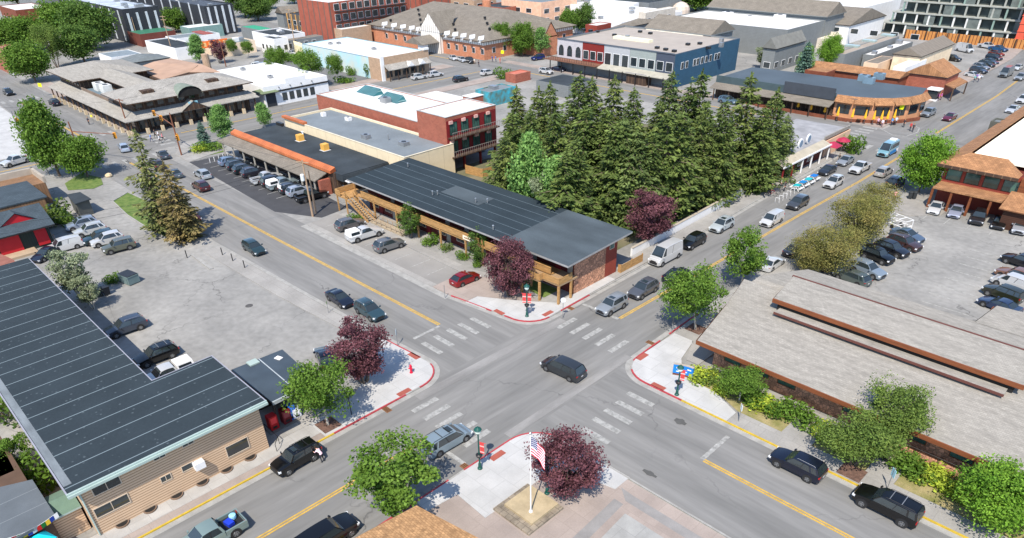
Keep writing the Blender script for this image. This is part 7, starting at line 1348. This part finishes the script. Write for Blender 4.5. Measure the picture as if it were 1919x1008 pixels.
wire(u1, Vector((-100,8,9)), 1.2, t); wire(u1, u7, 1.5, t); wire(u1+Vector((0,.5,-.5)), Vector((-100,7,8)), 1.3, t); wire(u7, Vector((-170,20,10)), .8, t); wire(u7, Vector((-163,60,9)), .5, t); wire(u3, u4, 1, t); wire(u4, u5, 2, t)
# traffic signals
def head(parent, p, n=1):
    m = MB(); m.box(p.x-.22,p.x+.22,p.y-.22,p.y+.22,p.z-1.05,p.z,0); m.build('signal_head', YEL, parent)
    for k, c_ in enumerate(((60,10,8),(60,45,8),(10,40,25))):
        z = p.z-.2-k*.33; MB().cyl((p.x+.2,p.y-.2,z),(p.x+.30,p.y-.30,z),.12,None,8).build('lens', flat('lens_%d'%k, S(c_)), parent)
def mast(px, py, h, ex, ey, ez, label, hs, m_=BROWNP):
    p = P(px,py); t = thing('traffic_signal', label, 'traffic light', tuple(p), 'traffic signal masts'); MB().cyl(p,(p.x,p.y,h),.16,.11,8).build('pole', m_, t); e = P(ex,ey,ez); a = Vector((p.x,p.y,ez-.6)); MB().cyl(a,e,.10,.06,6).build('mast_arm', m_, t)
    for u in hs: head(t, a.lerp(e, u)+Vector((0,0,.3)))
    return t, p
t, p = mast(213,182,8,180,131,6.3,'signal mast with long arm and yellow heads at the flower bed corner',(.62,1.0)); head(t, Vector((p.x+.5,p.y,4.0))); head(t, Vector((p.x-.5,p.y+.3,4.0)))
mast(96,186,7,134,157,5.8,'signal mast arm reaching out of the big green tree',(1.0,)); t, p = mast(33,179,8,20,139,6.5,'grey signal pole at the left plaza corner',(.9,),STL)
for px,py,h,l in ((51.5,112,3.2,'yellow pedestrian sign at the far left crossing'),(1052,142,3.4,'bright yellow pedestrian sign at the restaurant corner'),(589,72,3.2,'yellow pedestrian sign by the hotel corner trees')): post(px,py,h,l,1,rgb=(225,235,20),w=1.25,shape='dia',hb=1.1)
post(111,147,2.4,'small yellow sign on the walk before the shake-roofed shops',1,rgb=(225,215,60),w=.6,shape='dia',hb=.6)
p = P(292,358); tag(MB().lathe([(.45,.0),(.45,.02),(.40,.024)], tuple(p), 16).build('manhole_cover', mat('dark_iron', S((84,82,80)), .7, amt=.2)), 'round iron manhole cover in the middle of the empty lot', 'manhole cover')
# bins, dumpster, trailer
p = P(151,331); t = thing('dumpster', 'grey-green dumpster with dark lid on the empty lot', 'dumpster', tuple(p)); DG_ = mat('dumpster_grey', S((105,125,125)), .6, amt=.15); a = R(12)
m = MB(); m.obox((p.x,p.y+.2),a,2.2,1.5,.12,1.15); m.obox((p.x,p.y+.2),a,2.3,1.6,1.1,1.18); m.build('body', DG_, t); m = MB(); m.obox((p.x,p.y+.2),a,2.15,1.45,1.18,1.26); m.build('lid', BLK, t)
for k in (-.8,.8): MB().obox((p.x+k*math.cos(a),p.y+.2+k*math.sin(a)),a,.1,1.66,.35,1.0).build('rib', DG_, t)
for px,py,rgb,l in ((126,345,(28,32,38),'black wheeled bin beside the pale tree'),(104,352,(30,90,80),'green wheeled bin at the foot of the pale tree'),(118,347,(40,44,52),'dark grey wheeled bin between two others under the pale tree')):
    p = P(px,py); t = thing('wheeled_bin', l, 'bin', tuple(p), 'wheeled bins under the pale tree'); MB().add([(p.x-.28,p.y-.3,.1),(p.x+.28,p.y-.3,.1),(p.x+.28,p.y+.3,.1),(p.x-.28,p.y+.3,.1),(p.x-.36,p.y-.4,1.05),(p.x+.36,p.y-.4,1.05),(p.x+.36,p.y+.4,1.05),(p.x-.36,p.y+.4,1.05)], [(3,2,1,0),(0,1,5,4),(1,2,6,5),(2,3,7,6),(3,0,4,7),(4,5,6,7)]).build('bin_body', flat('bin%d%d%d'%rgb, S(rgb)), t); MB().box(p.x-.38,p.x+.38,p.y-.42,p.y+.42,1.05,1.12).build('lid', BLK, t)
p = P(1050,266); t = thing('rack_trailer', 'white open-frame trailer rack above the slate blue sedan', 'trailer', tuple(p)); m = MB(); a = R(-20)
for z in (.6,1.5):
    for s in (-.8,.8): m.obox((p.x-s*math.sin(a),p.y+s*math.cos(a)),a,3.6,.08,z,z+.08)
    for s in (-1.75,-.6,.6,1.75): m.obox((p.x+s*math.cos(a),p.y+s*math.sin(a)),a,.08,1.6,z,z+.08)
for s in (-1.75,1.75):
    for q in (-.8,.8): m.obox((p.x+s*math.cos(a)-q*math.sin(a),p.y+s*math.sin(a)+q*math.cos(a)),a,.08,.08,.3,1.55)
m.build('frame', WHT, t)
for s in (-.9,.9): MB().cyl((p.x-s*math.sin(a),p.y+s*math.cos(a),.3),(p.x-s*1.1*math.sin(a),p.y+s*1.1*math.cos(a),.3),.3,None,12).build('wheel', TYRE, t)
# turquoise picnic tables
for px,py,rgb,l in ((933,222,(20,160,165),'teal picnic table nearest the bicycles'),(940,218,(20,120,180),'blue picnic table second from the bicycles'),(946.5,214.5,(30,170,180),'turquoise picnic table third from the bicycles'),(953,210.5,(20,110,190),'deep blue picnic table nearest the charcoal sedan')):
    p = P(px,py,.12); t = thing('picnic_table', l, 'picnic table', tuple(p), 'coloured picnic tables by the plaza'); c_ = flat('table%d%d'%rgb[1:], S(rgb)); MB().box(p.x-.45,p.x+.45,p.y-.7,p.y+.7,.84,.90).build('table_top', c_, t)
    for s in (-.8,.8): MB().box(p.x+s-.14,p.x+s+.14,p.y-.7,p.y+.7,.52,.57).build('bench', WHT, t)
    for s in (-.65,.65): m = MB(); m.tube([(p.x-.75,p.y+s,.12),(p.x,p.y+s,.84),(p.x+.75,p.y+s,.12)], .035, 5); m.tube([(p.x-.85,p.y+s,.5),(p.x+.85,p.y+s,.5)], .03, 5); m.build('leg_frame', WHT, t)
# bicycles
for k in range(6):
    p = P(904+k*3.6,229-k*2.2,.12); t = thing('bicycle', 'bicycle '+('nearest the white wall end','second in the rack from the wall','third in the rack','fourth in the rack','fifth in the rack','nearest the picnic tables')[k]+' by the pavement rack', 'bicycle', tuple(p), 'bicycles in the rack'); a = Vector((1,.25,0)).normalized()
    for s in (-.5,.5):
        m = MB(); c = p+a*s+Vector((0,0,.34)); m.tube([c+a*.33*math.cos(j*math.pi/6)+Vector((0,0,.33*math.sin(j*math.pi/6))) for j in range(13)], .022, 4); m.build('wheel', TYRE, t)
    m = MB(); A_, B_ = p+a*-.5+Vector((0,0,.34)), p+a*.5+Vector((0,0,.34)); S_, H2, C_ = p+a*-.18+Vector((0,0,.85)), p+a*.36+Vector((0,0,.88)), p+a*-.05+Vector((0,0,.32)); m.tube([A_,S_,H2,B_], .02, 4); m.tube([A_,C_,S_], .02, 4); m.tube([C_,H2], .02, 4); m.build('bike_frame', flat('bike%d'%k, S(((150,40,40),(40,60,110),(40,40,40),(190,190,190),(60,90,60),(30,30,34))[k])), t); MB().obox((S_.x,S_.y),.3,.25,.12,.86,.92).build('saddle', BLK, t); m = MB(); n_ = Vector((-a.y,a.x,0)); m.tube([H2-n_*.26+Vector((0,0,.1)),H2+n_*.26+Vector((0,0,.1))], .015, 4); m.build('handlebar', BLK, t)
t = thing('bike_rack', 'row of pale hoop racks on the pavement below the bicycles', 'bike rack', tuple(P(912,234,.12))); 
for k in range(6): p = P(908+k*4.5,237-k*2.7,.12); MB().tube([p,p+Vector((0,0,.8)),p+Vector((.6,.1,.8)),p+Vector((.6,.1,0))], .03, 5).build('hoop', WHT, t)
# folded yellow parasols and tables on the restaurant terrace
for i,(px,py) in enumerate(((934,131),(949,134),(965,137),(980,141),(997,143),(1012,144.5),(1022,145.5),(1031,145.5),(1038,145),(1046,144))):
    p = P(px,py,.1); t = thing('parasol', 'folded yellow parasol, '+('first from the left','second from the left','third from the left','fourth from the left','fifth from the left, before the brown wall','sixth, before the wide window','seventh, before the wide window','eighth from the left','ninth from the left','last at the rounded corner')[i]+' on the terrace', 'parasol', tuple(p), 'folded yellow parasols on the restaurant terrace'); MB().lathe([(.05,.9),(.30,1.1),(.22,1.8),(.10,2.6),(.02,2.8)], tuple(p), 8).build('folded_canopy', flat('parasol_yellow', S((240,180,40))), t); MB().cyl(p, p+Vector((0,0,1.1)), .03, None, 6).build('pole', STL, t); MB().lathe([(.3,0),(.28,.08)], tuple(p), 8).build('base', BLK, t)
    if i%2 == 0: q = p+Vector((1.4,.3,0)); t2 = thing('cafe_table', 'round cafe table beside '+('the first','x','the third','x','the fifth','x','the seventh','x','the ninth','x')[i]+' parasol of the terrace', 'table', tuple(q), 'terrace cafe tables'); MB().lathe([(.5,.72),(.5,.77)], tuple(q), 10).build('table_top', DKWD, t2); MB().cyl(q,q+Vector((0,0,.72)),.05,None,6).build('table_leg', BLK, t2)
p = P(985,178,.1); t = thing('red_parasol', 'open dark red parasol beside the clipped hedge', 'parasol', tuple(p)); MB().lathe([(1.3,2.1),(.7,2.5),(.05,2.75)], tuple(p), 8).build('canopy', flat('parasol_red', S((160,40,70))), t); MB().cyl(p,p+Vector((0,0,2.6)),.03,None,6).build('pole', STL, t)
p = P(973,185,.1); t = thing('red_canopy', 'dark red pointed canopy beside the low plaza shop', 'canopy', tuple(p)); m = MB(); m.add([(p.x-1.6,p.y-1.3,2.3),(p.x+1.2,p.y-1.3,2.3),(p.x+1.2,p.y+1.3,2.3),(p.x-1.6,p.y+1.3,2.3),(p.x,p.y,3.1)], [(0,1,4),(1,2,4),(2,3,4),(3,0,4)]); m.build('cloth', flat('parasol_red', S((160,40,70))), t)
for sx in (-1.5,1.1): MB().cyl((p.x+sx,p.y-1.2,0),(p.x+sx,p.y-1.2,2.3),.04,None,5).build('pole', STL, t)
# stone bench slab, railing, a rusty beam on the lot
t = thing('hand_rail', 'black bent handrail on the pavement beside the lap-sided wall', 'railing', tuple(P(326,528))); a, c, d = P(312,506,0), P(328,521,0), P(325,530,0); m = MB(); U = Vector((0,0,.95)); m.tube([a,a+U,c+U,d+U,d], .03, 6); m.tube([c,c+U], .03, 6); m.build('rail', BLK, t)
t = thing('bench', 'dark bench slab beside the path by the olive tree', 'bench', tuple(P(1028,531))); m = MB(); a, c = P(1014,528,.4), P(1040,540,.4); m.band([tuple(a[:2]),tuple(c[:2])], .4, .38, .45, 0, 1); m.build('seat', BLK, t)
for v in (a, c): MB().box(v.x-.08,v.x+.08,v.y,v.y+.35,.1,.38).build('leg', BLK, t)
t = thing('wheel_stop', 'long pale concrete strip lying across the empty lot', 'kerb stone', tuple(P(240,300))); m = MB(); a, c = P(222,298), P(246,316); m.band([tuple(a[:2]),tuple(c[:2])], .5, 0, .14, 0, 1); m.build('strip', KERB, t)
p = P(128,207); t = thing('boulder', 'pale boulder at the corner of the left lawn', 'rock', tuple(p)); tb_ = MB(); tb_.lathe([(.5,0),(.65,.25),(.5,.55),(.15,.7)], tuple(p), 7); tb_.build('rock', mat('pale_rock', S((205,185,150)), .9, amt=.2), t)
# ---------------------------------------------------------------- people
SKIN = mat('skin', S((205,155,125)), .6, amt=.04, fine=0); HAIRD = mat('hair_dark', S((50,36,28)), .8, amt=.1, fine=0); HAIRL = mat('hair_fair', S((160,125,80)), .8, amt=.1, fine=0)
def person_mesh(pose, shirt, trousers, sleeves=True):
    """one skinned surface; joints are (x forward, y left, z) in metres"""
    if pose == 'walk': L = dict(kl=(.20,.09,.50),al=(.30,.09,.08),tl=(.46,.09,.04),kr=(-.02,-.09,.50),ar=(-.32,-.09,.14),tr=(-.18,-.09,.04),el=(-.12,.25,1.12),wl=(-.02,.27,.90),er=(.10,-.25,1.12),wr=(.26,-.24,.96),ch=(.03,0,1.40),hd=(.06,0,1.68))
    elif pose == 'lean': L = dict(kl=(.06,.12,.48),al=(-.04,.13,.08),tl=(.12,.13,.04),kr=(.05,-.12,.48),ar=(-.10,-.13,.08),tr=(.06,-.13,.04),el=(.52,.24,1.05),wl=(.74,.20,1.08),er=(.55,-.24,1.02),wr=(.76,-.18,1.0),ch=(.36,0,1.28),hd=(.60,0,1.45))
    else: L = dict(kl=(.03,.10,.49),al=(-.02,.11,.08),tl=(.15,.12,.04),kr=(.03,-.10,.49),ar=(-.02,-.11,.08),tr=(.15,-.13,.04),el=(-.03,.27,1.13),wl=(.10,.25,.93),er=(-.02,-.28,1.13),wr=(.04,-.29,.88),ch=(0,0,1.40),hd=(.03,0,1.69))
    V = []; E_ = []; r = []
    def v(p, rad): V.append(p); r.append(rad); return len(V)-1
    def e(*ids):
        for a, b in zip(ids, ids[1:]): E_.append((a, b))
    pel = v((0,0,.95), .14); ch = L['ch']; ws = v((ch[0]*.45,0,.95+(ch[2]-.95)*.45), .125); cs = v((ch[0]*.85,0,.95+(ch[2]-.95)*.85), .145); nk = v((ch[0]+.01,0,ch[2]+.09), .055); h1 = v((L['hd'][0]-.01,0,L['hd'][2]-.10), .075); h2 = v((L['hd'][0]+.01,0,L['hd'][2]), .098); h3 = v((L['hd'][0],0,L['hd'][2]+.09), .075)
    e(pel, ws, cs, nk, h1, h2, h3); ns = v((L['hd'][0]+.115,0,L['hd'][2]-.015), .018); e(h2, ns)
    for s, k, a, t_, el, w_ in ((1,'kl','al','tl','el','wl'),(-1,'kr','ar','tr','er','wr')):
        hp = v((0,.10*s,.90), .105); kn = v(L[k], .066); an = v(L[a], .042); to = v(L[t_], .034); e(pel, hp, kn, an, to)
        sh = v((ch[0],.185*s,ch[2]-.01), .068); eb = v(L[el], .044); wr = v(L[w_], .029); e(cs, sh, eb, wr)
        d = (Vector(L[w_])-Vector(L[el])).normalized(); n_ = Vector((1,0,0)) if abs(d.x) < .8 else Vector((0,0,1)); n_ = (n_-d*n_.dot(d)).normalized(); pm = v(tuple(Vector(L[w_])+d*.06), .030); e(wr, pm)
        for j in range(4): o = n_*(.030-.020*j); l_ = (.065,.075,.070,.055)[j]; f1 = v(tuple(Vector(L[w_])+d*.10+o), .010); f2 = v(tuple(Vector(L[w_])+d*(.10+l_)+o*1.1+Vector((0,-.012*s,0))), .008); e(pm, f1, f2)
        th = v(tuple(Vector(L[w_])+d*.05+n_*.055), .011); th2 = v(tuple(Vector(L[w_])+d*.09+n_*.07), .009); e(pm, th, th2)
    me = bpy.data.meshes.new('body_src'); me.from_pydata(V, E_, []); o = link(bpy.data.objects.new('tmp', me)); md = o.modifiers.new('s', 'SKIN'); md.use_smooth_shade = True
    for i, sv in enumerate(me.skin_vertices[0].data): sv.radius = (r[i], r[i]); sv.use_root = (i == 0)
    sb = o.modifiers.new('u', 'SUBSURF'); sb.levels = 1; bpy.context.view_layer.update(); dg = bpy.context.evaluated_depsgraph_get(); out = bpy.data.meshes.new_from_object(o.evaluated_get(dg)); bpy.data.objects.remove(o)
    for m in (SKIN, shirt, trousers, BLK): out.materials.append(m)
    wz = (Vector(L['wl']), Vector(L['wr'])); hd = Vector(L['hd']); ez = (Vector(L['el']), Vector(L['er']))
    for p in out.polygons:
        c = Vector(p.center); mi = 1
        if (c-hd).length < .20 or c.z > hd.z-.06: mi = 0
        elif min((c-w_).length for w_ in wz) < .17: mi = 0
        elif c.z < .09: mi = 3
        elif c.z < .93: mi = 2
        if mi == 2 and min((c-w_).length for w_ in ez) < .12: mi = 1
        p.material_index = mi
    out.name = 'body'; return out, hd
PM = {}
def person(px, py, pose, head, shirt, trousers, label, group, hair=0, z=0., sc=1.):
    key = (pose, shirt, trousers)
    if key not in PM: PM[key] = person_mesh(pose, flat('cloth_%d_%d_%d'%shirt, S(shirt)), flat('cloth_%d_%d_%d'%trousers, S(trousers)))
    me, hd = PM[key]; p = P(px, py, z); t = link(bpy.data.objects.new('person', None)); t.location = p; t.rotation_euler = (0,0,R(head)); t.scale = (sc*.96,)*3; tag(t, label, 'person', group)
    b = link(bpy.data.objects.new('body', me)); b.parent = t; hk = 'h%d%s' % (hair, pose)
    if hk not in PM:
        m = MB(); m.lathe([(.112,.0),(.118,.05),(.10,.10),(.05,.135)], (hd.x-.02,0,hd.z), 10); m.lathe([(.06,-.09),(.09,-.03),(.095,.03)], (hd.x-.045,0,hd.z), 8); q = m.build('hair', HAIRL if hair else HAIRD, None, True); PM[hk] = q.data; q.parent = t
    else: q = link(bpy.data.objects.new('hair', PM[hk])); q.parent = t
GQ = 'people on the pavements and crossings'
person(378.5,541,'lean',195,(235,200,210),(50,52,60),'person in a pale pink top leaning into the tailgate of the black boxy SUV','people by the parked cars')
for a in ((105,146,'stand',-60,(40,44,60),(40,42,50),'person in dark clothes standing alone on the far pavement'),(178,166,'walk',40,(110,150,215),(60,70,110),'walker in light blue on the far crosswalk, leftmost'),(182.5,161,'walk',50,(40,42,48),(40,42,48),'walker in black on the far crosswalk'),(186.5,162,'walk',60,(230,228,235),(90,90,100),'walker in white on the far crosswalk'),(188,167.5,'walk',40,(235,235,235),(60,60,70),'walker in white nearest on the far crosswalk'),(191.5,165,'walk',50,(225,130,140),(70,60,60),'walker in pink on the far crosswalk, rightmost'),
   (1028,147,'walk',-100,(220,180,205),(60,50,60),'person in pale pink at the restaurant corner, leftmost'),(1033,149,'walk',-90,(230,220,230),(120,90,100),'person in white at the restaurant corner'),(1044,147,'stand',-120,(90,160,220),(60,70,90),'person in blue at the restaurant corner'),(1049,146,'stand',-60,(200,210,225),(70,70,80),'person in pale grey by the yellow pedestrian sign'),(1058.5,149,'stand',-90,(50,44,50),(44,44,50),'person in black alone near the kerb tip'),(1066,153,'walk',-80,(190,60,60),(50,50,60),'person in red crossing near the white curved line'),(1069,154.5,'walk',-80,(60,60,66),(50,50,60),'person in dark grey beside the one in red'),
   (1141,96,'walk',-100,(120,180,180),(60,60,80),'walker in green by the far lot, left'),(1146,96,'walk',-100,(230,230,240),(70,70,90),'walker in white by the far lot'),(1143.5,94,'walk',-100,(130,100,180),(60,60,80),'walker in violet between two others by the far lot'),(1102,117,'stand',0,(190,80,180),(90,50,90),'person in magenta beside the glass kiosk'),(1099,118,'stand',30,(215,120,190),(110,60,100),'person in pink beside the glass kiosk'),
   (556,75,'walk',-20,(225,215,200),(180,160,140),'walker in cream on the road by the hotel'),(561,78,'walk',-20,(60,60,70),(44,44,56),'walker in black on the road by the hotel'),(577,72,'stand',0,(60,90,160),(40,50,90),'person in blue at the hotel corner'),(581,72,'stand',0,(90,130,190),(70,80,110),'person in light blue at the hotel corner'),(586,74,'stand',0,(215,90,80),(190,120,110),'person in red at the hotel corner'),
   (1047,235,'walk',-60,(230,160,160),(90,60,70),'person walking from the lot toward the shaded kerb'),(903,228,'stand',20,(210,205,225),(60,60,76),'person in lilac beside the bicycles'),(914.5,220,'stand',20,(225,225,230),(50,50,60),'person in white beside the bicycles'),(919,224,'stand',200,(60,50,66),(40,40,50),'person in dark clothes beside the bicycles'),(982,191,'stand',-60,(60,56,50),(44,44,44),'person in dark clothes by the red canopy'),
   (604,255,'stand',0,(0,0,0),(0,0,0),'')):
    if a[6]: person(*a, GQ, hair=len(a[6])%2)
for px,py,l in ((1066,232,'grey litter bin left of two under the round bright tree'),(1071,232,'grey litter bin right of two under the round bright tree')):
    p = P(px,py,.1); tag(MB().lathe([(.3,0),(.32,.9),(.36,.92),(.3,1.1),(.1,1.15)], tuple(p), 10).build('litter_bin', flat('bin_dark', S((50,54,56)))), l, 'bin')
for i,(px,py) in enumerate(((1109,234),(1132,239),(1160,241),(1154,250),(1168,237),(1197,250))):
    p = P(px,py,.1); t = thing('globe_lamp', 'white globe lamp '+('by the first parked sedan','between the office carport bays','by the slatted dark wall, right of two','in front of the black sedan','on the slatted wall top','at the right edge of the offices')[i], 'lamp', tuple(p), 'white globe lamps of the offices'); MB().cyl(p,p+Vector((0,0,2.2)),.05,None,6).build('pole', BLK, t); MB().lathe([(.05,2.2),(.26,2.35),(.32,2.55),(.24,2.78),(.05,2.88)], tuple(p), 12).build('globe', WHT, t)
